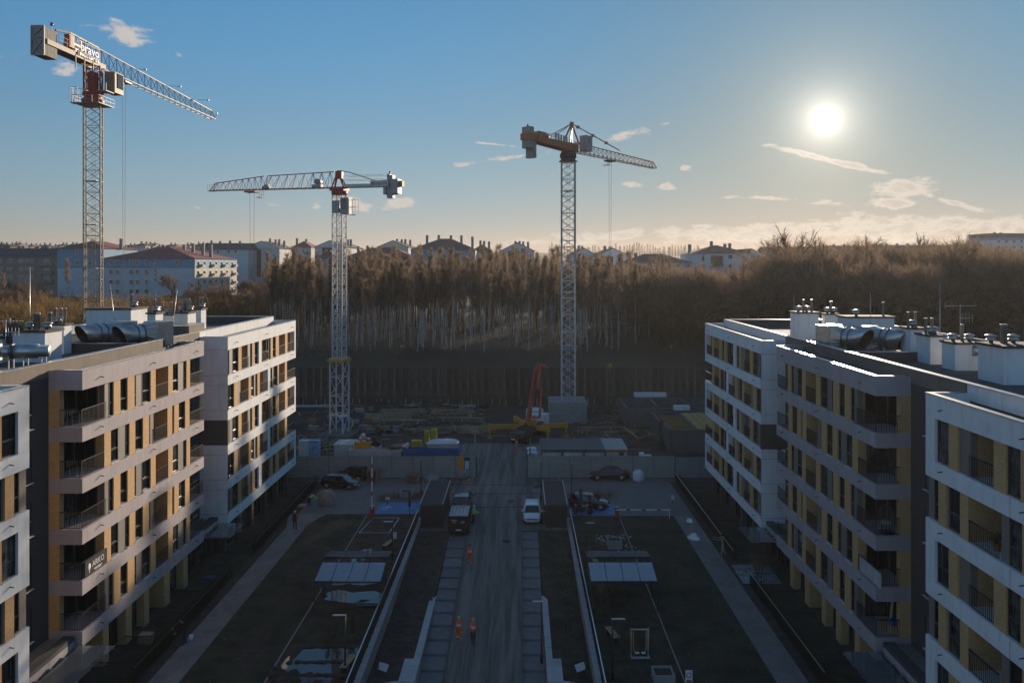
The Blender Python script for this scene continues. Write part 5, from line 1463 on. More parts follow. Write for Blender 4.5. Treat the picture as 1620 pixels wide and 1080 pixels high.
# ------------------------------------------------------------------ walls, fences and small structures of the court
def wall_with_rail(x0, x1, label, flabel, y0, y1, rail_x):
    t = thing('retaining_wall', label, 'retaining wall')
    MB().box(x0, y0, -3.2, x1, y1, .02).build('wall', M['conc'], t)
    cs = MB().box(x0 - .04, .02, 0, x1 + .04, .98, .07).mesh('coping_slab', M['conc_pale'])
    n = int(y1 - y0)
    for k in range(n): inst('coping_slab', cs, t, (0, y0 + k + random.uniform(-.004, .004), .022))
    f = thing('guard_fence', flabel, 'fence', (rail_x, 0, 0))
    pm = MB(); pm.box(-.02, 0, 1.05, .02, 1.98, 1.10); pm.box(-.012, 0, .1, .012, 1.98, .13)
    for k in range(24): pm.box(-.012, .04 + k * .082, .13, .012, .065 + k * .082, 1.05)
    me = pm.mesh('fence_panel', [M['rail']]); tr = MB().box(-.035, 0, 1.10, .035, 2.0, 1.13).mesh('top_rail', M['coping']); po = MB().box(-.03, -.03, 0, .03, .03, 1.1).mesh('post', M['rail'])
    for k in range(int((y1 - y0) / 2)):
        inst('fence_panel', me, f, (0, y0 + 2 * k, .05)); inst('top_rail', tr, f, (0, y0 + 2 * k, .05)); inst('post', po, f, (0, y0 + 2 * k, .05))
    return t


wall_with_rail(-10.0, XW0, 'long concrete retaining wall beside the flooded garden plots', 'dark guard fence with bright top rail beside the flooded garden plots', 30, 79, -9.93)
wall_with_rail(XW1, 5.0, 'long concrete retaining wall beside the lawn with the yellow trainer', 'dark guard fence with bright top rail beside the lawn with the yellow trainer', 30, 79, 4.93)


def low_wall(x0, x1, xr, lab, sgn):
    t = thing('low_wall', lab, 'low wall')
    MB().box(x0, 50.6, -3.3, x1, 62.6, -1.02).build('wall', M['conc_pale'], t)
    a = MB().box(x0 - .03, .03, 0, x1 + .03, 1.67, .10).mesh('cap_slab', M['conc_pale'])
    for k in range(6): inst('cap_slab', a, t, (0, 52.4 + 1.7 * k, -1.018))
    xa, xb = (x0 - .55, x1) if sgn < 0 else (x0, x1 + .55)
    MB().box(xa + .02, 49.5, -3.3, xb - .02, 52.4, -.92).build('wall', M['conc_pale'], t)
    for k in range(3): MB().box(xa - .03, 49.5 + .97 * k + .01, -.918, xb + .03, 49.5 + .97 * k + .96, -.82).build('cap_slab', M['conc_pale'], t)
    xe = -9.6 if sgn < 0 else 4.6
    n = 4
    for k in range(n):     # return that curves off towards the high wall
        f0, f1 = k / n, (k + 1) / n; xs_ = (xa if sgn < 0 else xb)
        p0 = (xs_ + (xe - xs_) * f0, 49.4 - 1.6 * f0 ** 2 * 1.0); p1 = (xs_ + (xe - xs_) * f1, 49.4 - 1.6 * f1 ** 2)
        MB().bar((p0[0], p0[1], -1.9), (p1[0], p1[1], -1.9), .5, 2.1).build('cap_slab', M['conc_pale'], t)
    return t
low_wall(-6.97, -6.56, 0, 'low white capped wall between soil bed and ramp, on the walking workers side', -1)
low_wall(1.76, 2.15, 0, 'low white capped wall between planted bed and ramp, on the yellow trainer side', 1)

# private gardens: hedge fences along the paths and railings between the gardens
def garden_fence(x, y0, y1, lab):
    t = thing('garden_fence', lab, 'fence', (x, 0, 0))
    pm = MB(); pm.box(-.02, 0, .98, .02, 1.9, 1.02); pm.box(-.012, 0, .08, .012, 1.9, .11)
    for k in range(17): pm.box(-.011, .05 + k * .11, .11, .011, .072 + k * .11, .98)
    me = pm.mesh('fence_panel', M['rail']); tr = MB().box(-.03, 0, 1.02, .03, 1.92, 1.05).mesh('top_rail', M['steel'] if x > 0 else M['rail'])
    n = int((y1 - y0) / 1.92)
    for k in range(n): inst('fence_panel', me, t, (0, y0 + 1.92 * k, 0)); inst('top_rail', tr, t, (0, y0 + 1.92 * k, 0))
    return t
m_hedge = mat('evergreen_hedge', (.028, .036, .016), .95, var=.5, nscale=6, bump=1, bscale=14)
def hedge(x, y0, y1, lab):
    b = MB(); rr = random.Random(int(x * 10 + y0))
    n = int((y1 - y0) * 150)
    for k in range(n):
        p = Vector((x + rr.gauss(0, .16), rr.uniform(y0, y1), rr.uniform(.02, .85)))
        blade(b, p, Vector((rr.gauss(0, .7), rr.gauss(0, .7), .7)), rr.uniform(.10, .3), .028, rr)
    o = b.build('hedge', m_hedge); tag(o, lab, 'hedge')
    return o
# (y-ranges leave the entrance paths free)
for (y0, y1, a) in ((30, 40.8, 'before the near white block'), (47.4, 64.6, 'before the sunlit yellow brick block'), (69.4, 92, 'before the far white block with the sunlit side')):
    garden_fence(-23.0, y0, y1, 'dark garden fence ' + a); hedge(-23.28, y0 + .3, y1 - .3, 'dark clipped hedge behind the fence ' + a)
for (y0, y1, a) in ((30, 40.4, 'beside the near shaded white block'), (47.0, 62.4, 'beside the shaded brick block'), (67.0, 92, 'beside the far shaded white block')):
    garden_fence(18.0, y0, y1, 'steel topped garden fence ' + a); hedge(18.3, y0 + .3, y1 - .3, 'dark clipped hedge along the fence ' + a)
dm = MB(); dm.box(0, -.02, .98, 2.3, .02, 1.03)
for k in range(18): dm.box(.04 + k * .13, -.011, .1, .062 + k * .13, .011, .98)
dmesh = dm.mesh('garden_railing', M['rail'])
for i, y in enumerate((48.2, 51.6, 55.2, 58.8, 62.2, 71.5, 75.2, 79.0, 82.8, 86.5)):
    for x, nm, dz in ((-25.6, 'sunlit', 0), (18.2, 'shaded', 0)):
        o = inst('garden_railing', dmesh, None, (x, y, dz)); o['group'] = 'railings between the gardens'
        tag(o, 'dark railing between two ground floor gardens of the %s block' % nm, 'railing', 'railings between the gardens of the %s block' % nm)


def pergola(label, x0, x1, yf, yb, zf, zb):
    t = thing('pergola', label, 'pergola', (0, 0, 0), 0, 'glass roofed pergolas on the lawns')
    n = 4
    for k in range(n):
        xa, xb = x0 + (x1 - x0) * k / n + .03, x0 + (x1 - x0) * (k + 1) / n - .03
        for j in range(2):
            f0, f1 = j / 2, (j + 1) / 2
            ya, yb_ = yf + (yb - yf) * f0 + .02, yf + (yb - yf) * f1 - .02; za, zb_ = zf + (zb - zf) * f0, zf + (zb - zf) * f1
            MB().prism([(xa, ya, za), (xb, ya, za), (xb, yb_, zb_), (xa, yb_, zb_)], (0, 0, .015)).build('roof_pane', m_pglass, t)
    for k in range(n + 1):
        x = x0 + (x1 - x0) * k / n; MB().bar((x, yf, zf - .03), (x, yb, zb - .03), .05, .06).build('rafter', M['frame'], t)
    for (y, z) in ((yf, zf), (yb, zb)): MB().bar((x0, y, z - .09), (x1, y, z - .09), .07, .09).build('beam', M['frame'], t)
    for x in (x0 + .04, x1 - .04):
        for (y, z) in ((yf, zf), (yb, zb)): MB().box(x - .035, y - .035, 0, x + .035, y + .035, z - .13).build('post', M['frame'], t)
    return t
m_pglass = mat_clear('pergola_glass', (.70, .82, .86), .35, .55)
pergola('glass roofed pergola over the puddles, front one', -14.86, -10.05, 57.6, 60.0, 2.2, 2.65)
pergola('glass roofed pergola over the puddles, rear one with brownish panes', -15.05, -10.2, 61.2, 63.7, 2.65, 2.2)
pergola('glass roofed pergola on the dark lawn, front one', 5.15, 9.98, 57.6, 60.0, 2.2, 2.65)
pergola('glass roofed pergola on the dark lawn, rear one with brownish panes', 5.25, 10.1, 61.2, 63.7, 2.65, 2.2)


def shed(label, x0, x1, y0, y1, h):
    t = thing('bin_shed', label, 'shed', ((x0 + x1) / 2, y0, 0))
    w, d = (x1 - x0) / 2, y1 - y0
    b = MB(); b.box(-w + .05, .08, 0, w - .05, d - .05, h - .14)
    b.build('wall', M['char'], t)
    for k in range(14): MB().box(-w + .07 + k * (2 * w - .14) / 14, .03, .06, -w + .07 + (k + .72) * (2 * w - .14) / 14, .079, h - .16).build('slat', M['frame'], t)
    ro = MB().box(-w, 0, h - .13, w, d, h - .03).build('roof', M['steeldk'], t)
    n = 24
    for k in range(n): MB().box(-w + .02, d * k / n + .01, h - .029, w - .02, d * k / n + .07, h + .012).build('roof_seam', M['char'], ro)
    for s in (-1, 1): MB().box(s * w - .03, 0, h - .12, s * w + .03, d, h + .05).build('edge_trim', M['coping'], ro)
    return t
shed('long dark slatted shed beside the parked van', -9.5, -7.35, 76.0, 84.6, 2.25)
shed('long dark slatted shed beside the white car', 2.45, 4.55, 76.0, 84.6, 2.25)


def lamp(label, x, y, h, rz, z=0.0, arm=1.1):
    t = thing('street_lamp', label, 'lamp post', (x, y, z), rz)
    MB().tube([(0, 0, 0), (0, 0, h)], [.06, .045], 8).build('pole', M['rail'], t)
    MB().lathe([(.1, 0), (.1, .5), (.07, .55)], 8).build('pole_base', M['rail'], t)
    MB().box(-.05, -.07, h - .01, arm * .85, .07, h + .045).build('lamp_head', M['coping'], t)
    return t
def lampG(label, px, pyb, pyt, side, arm=1.0, zb=0.0):
    x, y = G(px, pyb, zb); return lamp(label, x, y, ZA(pyt, y) - zb, 0 if side > 0 else math.pi, zb, arm)
lampG('garden lamp with pale head standing in the flooded plot', 546, 1063, 973, -1, .9)
lampG('garden lamp with pale head beside the slatted bench near the puddles', 621, 885, 825, -1, .9)
lampG('tall dark street lamp before the corrugated hoarding, beside the shed roof', 666, 783, 727, -1, .7)
lampG('tall dark street lamp behind the white car', 856, 792, 729, -1, .5)
lampG('tall dark street lamp beside the shed with the motorcycle', 904, 787, 732, 1, .7)
lampG('garden lamp before the concrete planter on the dark lawn', 928, 878, 827, 1, .8)
lampG('garden lamp beside the bench near the yellow trainer', 969, 1075, 979, 1, .9)
lampG('lamp post leaning over the low white capped wall', 857, 1048, 951, -1, .7, -1.2)
lampG('small lamp with pale head beside the white car', 868, 831, 809, -1, .7)


def bench(label, x, y, rz):
    t = thing('slatted_bench', label, 'bench', (x, y, 0), rz)
    for k in range(4): MB().box(-.85, -.22 + k * .115, .43, .85, -.13 + k * .115, .47).build('slat', M['timber'], t)
    for s in (-.6, .6): MB().box(s - .03, -.2, 0, s + .03, .2, .42).build('leg', M['rail'], t)
x, y = G(614, 866); bench('slatted bench beside the lamp above the puddles', x, y, R(75))
x, y = G(551, 1056); bench('slatted bench beside the lamp in the flooded plot', x, y, R(78))
x, y = G(939, 891); bench('slatted bench between the two glass pergolas', x, y, R(100))
x, y = G(969, 1010); bench('slatted bench near the yellow trainer', x, y, R(105))


def planter(label, x, y, w, d, h):
    t = thing('planter_box', label, 'planter', (x, y, 0))
    b = MB(); q = .1
    b.box(-w, -d, 0, w, -d + q, h).box(-w, d - q, 0, w, d, h).box(-w, -d + q, 0, -w + q, d - q, h).box(w - q, -d + q, 0, w, d - q, h); b.build('box', M['conc'], t)
    MB().box(-w + q, -d + q, .02, w - q, d - q, h - .12).build('soil', M['soil'], t)
x, y = G(972, 865); planter('square concrete planter among white litter on the lawn', x, y, .62, .62, .75)
x, y = G(643, 786); planter('square concrete planter beyond the blue parking bay', x, y, .65, .65, .7)
x, y = G(1049, 1076); planter('square concrete planter at the bottom of the lawn', x, y, .62, .62, .6)
b = MB(); rr = random.Random(12)
for k in range(90):
    cx, cy = G(*rr.choice([(960, 846), (985, 850), (988, 866), (955, 853)])); x, y = cx + rr.gauss(0, .45), cy + rr.gauss(0, .6)
    a = rr.uniform(0, 3); s = rr.uniform(.04, .13); b.add([(x - s, y, .03), (x, y - s * .4, .05), (x + s, y, .03), (x, y + s * .5, .06)], [(0, 1, 2, 3)])
stuff(b.build('litter', M['whitep']))

# blue bays with a painted mark, barrier posts
def bay(x0, x1, y0, y1):
    s = sheet('blue_parking_bay', [(x0, y0), (x1, y0), (x1, y1), (x0, y1)], mat('blue_bay_paint', (.05, .20, .44), .6, var=.15, nscale=1.5, dirt=((.05, .08, .11), .5)), .020 if x0 < 0 else .021)
    b = MB(); cx, cy = (x0 + .9, (y0 + y1) / 2) if x0 < 0 else (x1 - .9, (y0 + y1) / 2)
    for k in range(14):
        a0, a1 = .6 + k * .32, .6 + (k + 1) * .32
        b.add([(cx + r * math.cos(a), cy + r * math.sin(a), .026) for a, r in ((a0, .42), (a0, .5), (a1, .5), (a1, .42))], [(0, 1, 2, 3)])
    b.box(cx - .05, cy - .1, .0262, cx + .03, cy + .75, .0265); b.box(cx, cy + .2, .0262, cx + .5, cy + .28, .0265); b.ball((cx, cy + .95, .024), .1, .1, .004)
    struct(b.build('painted_symbol', M['whitep']))
bay(-14.6, -10.25, 80.3, 83.9)
bay(5.0, 9.9, 79.7, 83.6)
def barrier(label, x, y, up):
    t = thing('barrier_gate', label, 'barrier', (x, y, 0))
    MB().box(-.19, -.19, 0, .19, .19, 1.08).build('cabinet', M['red'], t); MB().box(-.2, -.2, 1.082, .2, .2, 1.12).build('cap', M['conc_pale'], t)
    if up:
        b = MB(); b.box(-.06, -.26, .85, .06, -.2, 6.0); b.build('arm', M['whitep'], t)
        for z in (2.2, 3.6, 4.9): MB().box(-.065, -.265, z, .065, -.195, z + .4).build('red_band', M['red'], t)
    else:
        MB().box(-.1, -.26, .82, 5.2, -.2, .94).build('arm', M['whitep'], t); MB().box(5.14, -.25, .02, 5.2, -.21, .82).build('rest_post', M['whitep'], t)
        for z in (.9, 2.4, 3.9): MB().box(z, -.265, .815, z + .4, -.195, .945).build('red_band', M['red'], t)
x, y = G(589, 817); barrier('barrier with red post and its arm raised, beside the blue bay', x, y, True)
x, y = G(976, 819); barrier('barrier with red post and its arm lowered across the parking entrance', x, y, False)


def sign(label, x, y, h, w, hh, m, rz=0.0, mark=None, z=0.0, tilt=0.0):
    t = thing('sign_post', label, 'sign', (x, y, z), rz)
    MB().tube([(0, .03, 0), (0, .03, h)], .03, 6).build('pole', M['rail'], t)
    p = MB().box(-w / 2, -.015, h - hh, w / 2, .012, h).build('sign_panel', m, t)
    if tilt: p.rotation_euler = (tilt, 0, 0)
    if mark:
        b = MB()
        for k in range(16):
            a0, a1 = k * math.pi / 8, (k + 1) * math.pi / 8; zc = h - hh * .4; r1, r0 = w * .40, w * .29
            b.add([(r * math.cos(a), -.0175, zc + r * math.sin(a)) for a, r in ((a0, r0), (a0, r1), (a1, r1), (a1, r0))], [(0, 1, 2, 3)])
        b.box(-w * .38, -.0175, h - hh * .98, w * .38, -.016, h - hh * .80); b.build('red_mark', M['red'], p)
    return t
x, y = G(1090, 1082); sign('small white sign with red ring at the lawn edging strip', x, y, .85, .42, .72, M['whitep'], 0, True)
x, y = G(613, 800); sign('small white notice with red ring on the blue bay', x, y, .95, .42, .36, M['whitep'], 0, True)
x, y = G(648, 817); sign('narrow dark sign seen edge-on before the blue bay', x, y, 2.5, .22, 1.5, M['frame'], R(20))
x, y = G(919, 818); sign('tall grey sign panel standing before the motorcycle', x, y, 2.9, .34, 1.7, M['steeldk'], 0)
x, y = G(1064, 795); sign('small white notice standing on the paving before the garden fence', x, y, .8, .35, .55, M['whitep'], 0, True)
x, y = -9.0, 50.6; sign('tilted white notice board at the soil bed corner', x, y, 1.1, .75, .45, M['whitep'], R(-30), None, -1.4, R(-35))
x, y = 4.2, 50.4; sign('tilted white notice board at the planted bed corner', x, y, 1.2, .75, .45, M['whitep'], R(35), None, -1.4, R(-35))
x, y = G(624, 855); sign('small white notice hanging beside the garden lamp', x + .12, y - .6, 1.0, .32, .6, M['whitep'], 0)
# outdoor trainer
x, y = G(1013, 1040); t = thing('fitness_trainer', 'grey outdoor fitness frame with two yellow swing arms', 'fitness trainer', (x, y, 0))
b = MB(); b.tube([(-.55, .3, 0), (-.55, .3, 1.75)], .05, 8).tube([(.55, .3, 0), (.55, .3, 1.75)], .05, 8).bar((-.55, .3, 1.68), (.55, .3, 1.68), .07).bar((-.6, -.1, .06), (.6, -.1, .06), .1).bar((-.55, .3, .05), (-.55, -.1, .05), .08).bar((.55, .3, .05), (.55, -.1, .05), .08); b.build('frame', M['pipe'], t)
for s in (-1, 1):
    MB().tube([(s * .42, .25, 1.58), (s * .40, .22, .42), (s * .28, .1, .30), (s * .18, .0, .28)], .035, 8).build('swing_arm', M['yellow'], t)
    MB().box(s * .2 - .12, -.08, .30, s * .2 + .12, .12, .33).build('footplate', M['coping'], t)
# bicycle-free stand: four posts with frame left on the muddy plot
t = thing('ground_frame', 'thin metal frame lying on the muddy plot behind the barrier', 'metal frame', (-13.4, 76.6, .05)); b = MB()
for p, q in (((-1.6, -2.2, 0), (1.2, -2.2, 0)), ((1.2, -2.2, 0), (1.5, 2.2, 0)), ((1.5, 2.2, 0), (-1.1, 2.2, 0)), ((-1.1, 2.2, 0), (-1.6, -2.2, 0))): b.bar(p, q, .06)
b.build('bars', M['coping'], t)
# dead ornamental grass and saplings
def grass_patch(name, pts, n, h, m, seed):
    b = MB(); rr = random.Random(seed)
    for k in range(n):
        px, py = rr.choice(pts); x, y = G(px + rr.gauss(0, 9), py + rr.gauss(0, 3)); blade(b, Vector((x, y, 0)), Vector((rr.gauss(0, .3), rr.gauss(0, .3), 1)), rr.uniform(.5, 1) * h, .018, rr)
    stuff(b.build(name, m))
grass_patch('dead_grass', [(905, 788), (925, 783), (945, 782), (960, 786)], 380, 1.2, m_tw_brown, 1)
grass_patch('dead_grass', [(608, 790), (625, 786), (655, 788), (668, 784)], 700, .6, m_tw_brown, 2)
grass_patch('dead_grass', [(760, 560 + 0)] if False else [(1175, 905), (1170, 893), (1190, 900)], 200, .35, m_tw_brown, 3)
for i, (px, py) in enumerate(((957, 955), (973, 958), (985, 1035), (560, 1000), (527, 1010))):
    x, y = G(px, py); t_, c_ = tree_meshes('shrub', 60 + i); t_.materials[0] = m_bark; c_.materials[0] = m_tw_brown
    where = ('before the pergola on the dark lawn, by the fence', 'before the pergola on the dark lawn, second one', 'between bench and yellow trainer', 'in the flooded plot beside the lamp', 'in the soil heap of the flooded plot')[i]
    o = thing('young_shrub', 'thin leafless young shrub ' + where, 'shrub', (x, y, 0)); o.scale = (.22, .22, .30); inst('trunk', t_, o); inst('crown', c_, o)
for i, y in enumerate((64.0, 65.3)):
    t_, c_ = tree_meshes('shrub', 80 + i); t_.materials[0] = m_bark; c_.materials[0] = m_tw_brown
    o = thing('young_shrub', ('reddish leafless shrub inside the pale puddle plot', 'small leafless shrub at the pale puddle plot corner')[i], 'shrub', (19.3 + i * 1.2, y, 0)); o.scale = (.34, .34, .36 - .1 * i); inst('trunk', t_, o); inst('crown', c_, o)

# ------------------------------------------------------------------ hoardings and building site
def hoarding(label, x0, x1, y, h, flat=False, m=None):
    t = thing('site_hoarding', label, 'hoarding', (0, y, 0))
    n = max(1, round((x1 - x0) / 2.4)); w = (x1 - x0) / n
    pr = []; k = 9
    for i in range(k):
        z0 = .05 + h * i / k; d = h / k
        pr += [(-.06, z0), (-.06, z0 + d * .60), (.06, z0 + d * .64), (.06, z0 + d * .96)]
    pr.append((-.06, .05 + h))
    b = MB()
    if flat:
        b.box(.01, -.03, .05, w - .01, .03, h); [b.box(.01 + j * w / 8, -.05, .05, .05 + j * w / 8, -.031, h) for j in range(1, 8)]
    else:
        b.add([(xx, yy_, zz) for xx in (.006, w - .006) for (yy_, zz) in pr], [(i, len(pr) + i, len(pr) + i + 1, i + 1) for i in range(len(pr) - 1)])
    me = b.mesh('corrugated_panel' if not flat else 'flat_panel', m)
    po = MB().box(-.05, .04, 0, .05, .14, h + .05).mesh('post', M['rail'])
    for i in range(n): inst('panel', me, t, (x0 + i * w, 0, 0))
    for i in range(n + 1): inst('post', po, t, (x0 + i * w, 0, 0))
    return t
m_hoard = mat('grey_corrugated_sheet', (.36, .365, .355), .45, metal=.25, var=.10, nscale=.7, dirt=((.13, .12, .105), .5), objvar=.07)
m_hoard2 = mat('grey_flat_sheet', (.22, .235, .245), .6, var=.08, nscale=.8, objvar=.1)
hoarding('long grey corrugated site hoarding behind the two parked black cars', -30.0, -5.15, 93.95, 2.5, m=m_hoard)
hoarding('grey corrugated site hoarding behind the dark saloon car', .95, 18.3, 93.95, 2.5, m=m_hoard)
hoarding('plain dark grey hoarding joining the shaded block', 18.35, 24.0, 93.8, 2.45, True, m_hoard2)
for x, lab in ((-5.1, 'by the yellow notice'), (.92, 'by the white containers')):
    t = thing('gate_leaf', 'corrugated gate leaf folded back ' + lab, 'gate', (x, 94.1, 0), R(90 + (8 if x < 0 else -8)))
    b = MB()
    for k in range(10): b.box(0, -.03, .1 + .24 * k, 3.4, .0 if k % 2 else .03, .1 + .24 * k + .22)
    b.build('panel', m_hoard, t); MB().box(-.05, -.04, 0, 0, .04, 2.55).build('post', M['rail'], t)
x = XA(729, 93.7); t = thing('notice_board', 'tall orange yellow notice on the corrugated hoarding', 'notice', (x, 93.86, .7)); MB().box(-.38, -.03, 0, .38, 0, 1.8).build('panel', M['yellow'], t)
x = XA(738.5, 93.7); t = thing('notice_board', 'dark notice with pale blue sheet beside the yellow one', 'notice', (x, 93.86, .85)); MB().box(-.32, -.03, 0, .32, 0, 1.6).build('panel', M['frame'], t); MB().box(-.24, -.04, .2, .24, -.031, 1.15).build('sheet', mat('pale_blue_print', (.45, .62, .75), .6), t)

# sheet pile wall
t = thing('sheet_pile_wall', 'dark soldier pile wall holding the bank under the birches', 'retaining wall', (0, 142.55, 0))
n = 58; x0 = -42.0; sp = 1.31
pile = MB().box(-.17, -.28, -.3, .17, .0, 6.9).box(-.045, -.0, -.3, .045, .25, 6.85).mesh('pile', mat('rusty_steel', (.15, .105, .08), .8, var=.3, nscale=1.5, objvar=.25))
lag = MB()
for k in range(9): lag.box(.19, .02 + .02 * (k % 2), 1.55 + k * .58, sp - .19, .16, 1.55 + k * .58 + .55)
lagm = lag.mesh('lagging_panel', mat('dark_lagging_boards', (.105, .08, .06), .95, var=.35, nscale=1.2, objvar=.25))
low = MB().box(-.06, -.36, .05, .06, -.29, 1.25).mesh('pale_stake', M['timber'])
for k in range(n):
    inst('pile', pile, t, (x0 + sp * k, 0, random.uniform(-.15, .1))); inst('lagging_panel', lagm, t, (x0 + sp * k, 0, 0))
    if k % 4 != 3: inst('pale_stake', low, t, (x0 + sp * (k + random.uniform(.2, .6)), 0, random.uniform(-.1, .1)))
MB().box(x0, -.5, 1.36, x0 + sp * n, -.29, 1.6).build('waler_beam', M['char'], t)
MB().box(x0, -1.6, -.05, x0 + sp * .45 * n, -1.3, .32).build('blinding_strip', M['conc_pale'], t)
MB().box(x0, .0, 0, x0 + sp * n, .02, 1.36).build('lower_face', M['char'], t)


def stack(name, label, cat, x, y, z, rz, n, dims, m, group=None, gap=.02, rows=1, jit=.03):
    """a pile of beams or boards laid side by side and in layers"""
    t = thing(name, label, cat, (x, y, z), rz, group); L, w, h = dims; rr = random.Random(int(x * 13 + y))
    me = MB().box(-L / 2, 0, 0, L / 2, w, h).mesh('beam', m)
    for r in range(rows):
        for k in range(n):
            o = inst('beam', me, t, (rr.gauss(0, jit * 3), (k - n / 2) * (w + gap), r * (h + .01)), rr.gauss(0, jit * .3))
    return t
tx = ((614, 662), (640, 672), (716, 655), (732, 668), (745, 682), (690, 684), (640, 655))
dsc = ('below the white mast footing', 'behind the white container', 'beyond the tarpaulin stack', 'between the mixer tank and the tarpaulin stack', 'nearest to the site gate', 'behind the tall yellow pallets', 'under the far pile wall')
for i, ((px, py), dd) in enumerate(zip(tx, dsc)):
    x, y = G(px, py); stack('formwork_deck', 'long low stack of timber formwork beams ' + dd, 'timber stack', x, y, 0, R((4, -3, 2, -5, 8, 12, 0)[i]), 9, (7.5, .2, .2), M['ply'] if i % 2 else M['wood'], None, .14, 2)
    b = thing('timber_trestle', 'pale timber beam raised over the formwork stack ' + dd, 'timber beam', (x, y - 1.4, 0), R((4, -3, 2, -5, 8, 12, 0)[i])); MB().box(-3.6, -.07, 1.0, 3.6, .07, 1.14).build('beam', M['timber'], b)
    for s in (-3, 0, 3): MB().box(s - .06, -.06, 0, s + .06, .06, 1.0).build('post', M['timber'], b)
# rebar cages left of the white mast
for i, (px, py) in enumerate(((497, 690), (590, 690))):
    x, y = G(px, py); t = thing('rebar_mat', ('upright reinforcement mesh near the wrapped insulation', 'upright reinforcement mesh behind the white bags')[i], 'reinforcement', (x, y, 0)); b = MB()
    for k in range(22): b.bar((-3 + k * .28, 0, 0), (-3 + k * .28, 0, 1.5), .035)
    for z in (.3, .8, 1.3): b.bar((-3, 0, z), (3.1, 0, z), .03)
    b.build('bars', M['rail'], t)
# concrete walls under construction
def cwall(label, boxes, extra=None):
    t = thing('concrete_wall', label, 'raw concrete walls')
    for (a, b_, c, d, h) in boxes: MB().box(a, b_, -.1, c, d, h).build('wall', M['conc_dark'], t)
    return t
t = cwall('raw concrete basement walls with yellow formwork, close to the shaded block', ((20.4, 106.0, 34, 106.4, 3.1), (20.0, 106.42, 20.4, 111.2, 3.1), (19.6, 112.4, 20.0, 119.0, 3.1), (20.42, 118.6, 34, 119.0, 3.1), (23.6, 106.42, 23.9, 118.58, 3.05)))
for k in range(7): MB().box(20.45, 107.2 + k * 1.6, 2.85, 23.55, 107.35 + k * 1.6, 3.0).build('formwork_beam', M['wood_yel'], t)
for k in range(9): MB().box(24.0 + k * 1.05, 107.0, 3.0, 24.95 + k * 1.05, 118.4, 3.1 + .02 * (k % 3)).build('formwork_board', M['wood_yel'], t)
cwall('raw concrete wall box farther back, behind the yellow formwork', ((17.0, 123.5, 34, 123.85, 2.9), (16.5, 123.9, 16.85, 133, 2.9), (21.5, 123.86, 21.8, 132.9, 2.9), (26.5, 123.86, 26.8, 132.9, 2.9), (16.86, 133.0, 34, 133.3, 2.9)))
for i, (px0, px1, py, Y) in enumerate(((1004, 1056, 628, 134), (1067, 1092, 655, 121))):
    t = thing('panel_stack', ('long stack of white panels on the far raw walls', 'short stack of white panels behind the yellow formwork')[i], 'panel stack', (XA(px0, Y), Y, 2.9 if i == 0 else 3.0))
    w_ = XA(px1, Y) - XA(px0, Y); n = int(w_ / .3)
    for k in range(n): MB().box(k * .3, 0, .0, k * .3 + .27, 1.2, .62 + .05 * (k % 2)).build('panel', M['whitep'], t)
# yellow guard rail
t = thing('guard_rail', 'yellow timber guard rail around the dug pit beside the pale container', 'guard rail'); pts = [(XA(915, 118), 118, 1.1), (XA(987, 118), 118, 1.1), (XA(1009, 111), 111, 1.0), (XA(1042, 114), 114, 1.0)]
for p, q in zip(pts, pts[1:]): MB().bar(p, q, .10, .16).build('rail', M['timber'], t)
for p in pts: MB().box(p[0] - .05, p[1] - .05, 0, p[0] + .05, p[1] + .05, p[2]).build('post', M['timber'], t)
# containers
def container(label, x0, y0, L, D, Hh, m, roof, rib_axis='x', trim=None, door=False, z=0.0):
    t = thing('site_container', label, 'container', (x0, y0, z))
    MB().box(0, 0, .1, L, D, Hh - .12).build('body', m, t)
    ro = MB().box(-.03, -.03, Hh - .118, L + .03, D + .03, Hh).build('roof', roof, t)
    n = int(L / .28)
    for k in range(n): MB().box(.1 + k * (L - .1) / n, .05, Hh + .001, .1 + k * (L - .1) / n + .12, D - .05, Hh + .045).build('roof_rib', roof, ro)
    if rib_axis == 'x':
        for k in range(n): MB().box(.06 + k * (L - .06) / n, -.035, .2, .06 + k * (L - .06) / n + .13, -.001, Hh - .2).build('rib', m, t)
    if trim: MB().box(-.035, -.07, Hh - .3, L + .035, -.036, Hh + .02).build('front_trim', trim, t)
    for x in (0, L - .12): MB().box(x, -.03, .0, x + .12, .09, Hh - .12).build('corner_post', trim or M['char'], t)
    return t
m_contw = mat('white_container_paint', (.52, .53, .52), .5, var=.06, nscale=.8, dirt=((.25, .22, .19), .5), objvar=.08)
m_croof = mat('dark_corrugated_roof', (.085, .088, .09), .5, var=.12, nscale=1)
for k, lab in enumerate(('next to the toilet cabin', 'with the air conditioner', 'next to the pale roofed one')):
    t = container('white office container with dark ribbed roof, ' + lab, 2.62 + 2.62 * k, 97.0, 2.55, 6.4, 2.6, m_contw, m_croof, '', M['char'])
    MB().box(.5, -.05, 1.0, 1.9, -.002, 2.1).build('window', M['sill'], t)
    if k == 1: MB().box(.2, -.4, 1.5, .95, -.03, 2.1).lathe([(.22, -.41), (.22, -.43)], 14, (.5, 0, 1.8), 0, 'y').build('air_conditioner', M['whitep'], t)
t = container('white office container with pale wet roof and red front trim', 10.5, 97.0, 2.7, 6.4, 2.6, m_contw, M['conc_pale'], '', mat('orange_red_trim', (.50, .10, .03), .5))
MB().box(1.6, -.05, 1.9, 2.2, -.002, 2.3).build('vent', M['char'], t)
container('short white container at the far end of the material row', -23.0, 98.4, 2.4, 3.0, 2.9, m_contw, m_contw)
container('long dirty white container loaded with bags and timber', -20.9, 97.0, 6.6, 2.5, 2.55, m_contw, m_contw)
container('long dark blue container with tarpaulin covered load', -14.2, 97.0, 6.7, 2.5, 2.6, M['blue'], M['blue'])
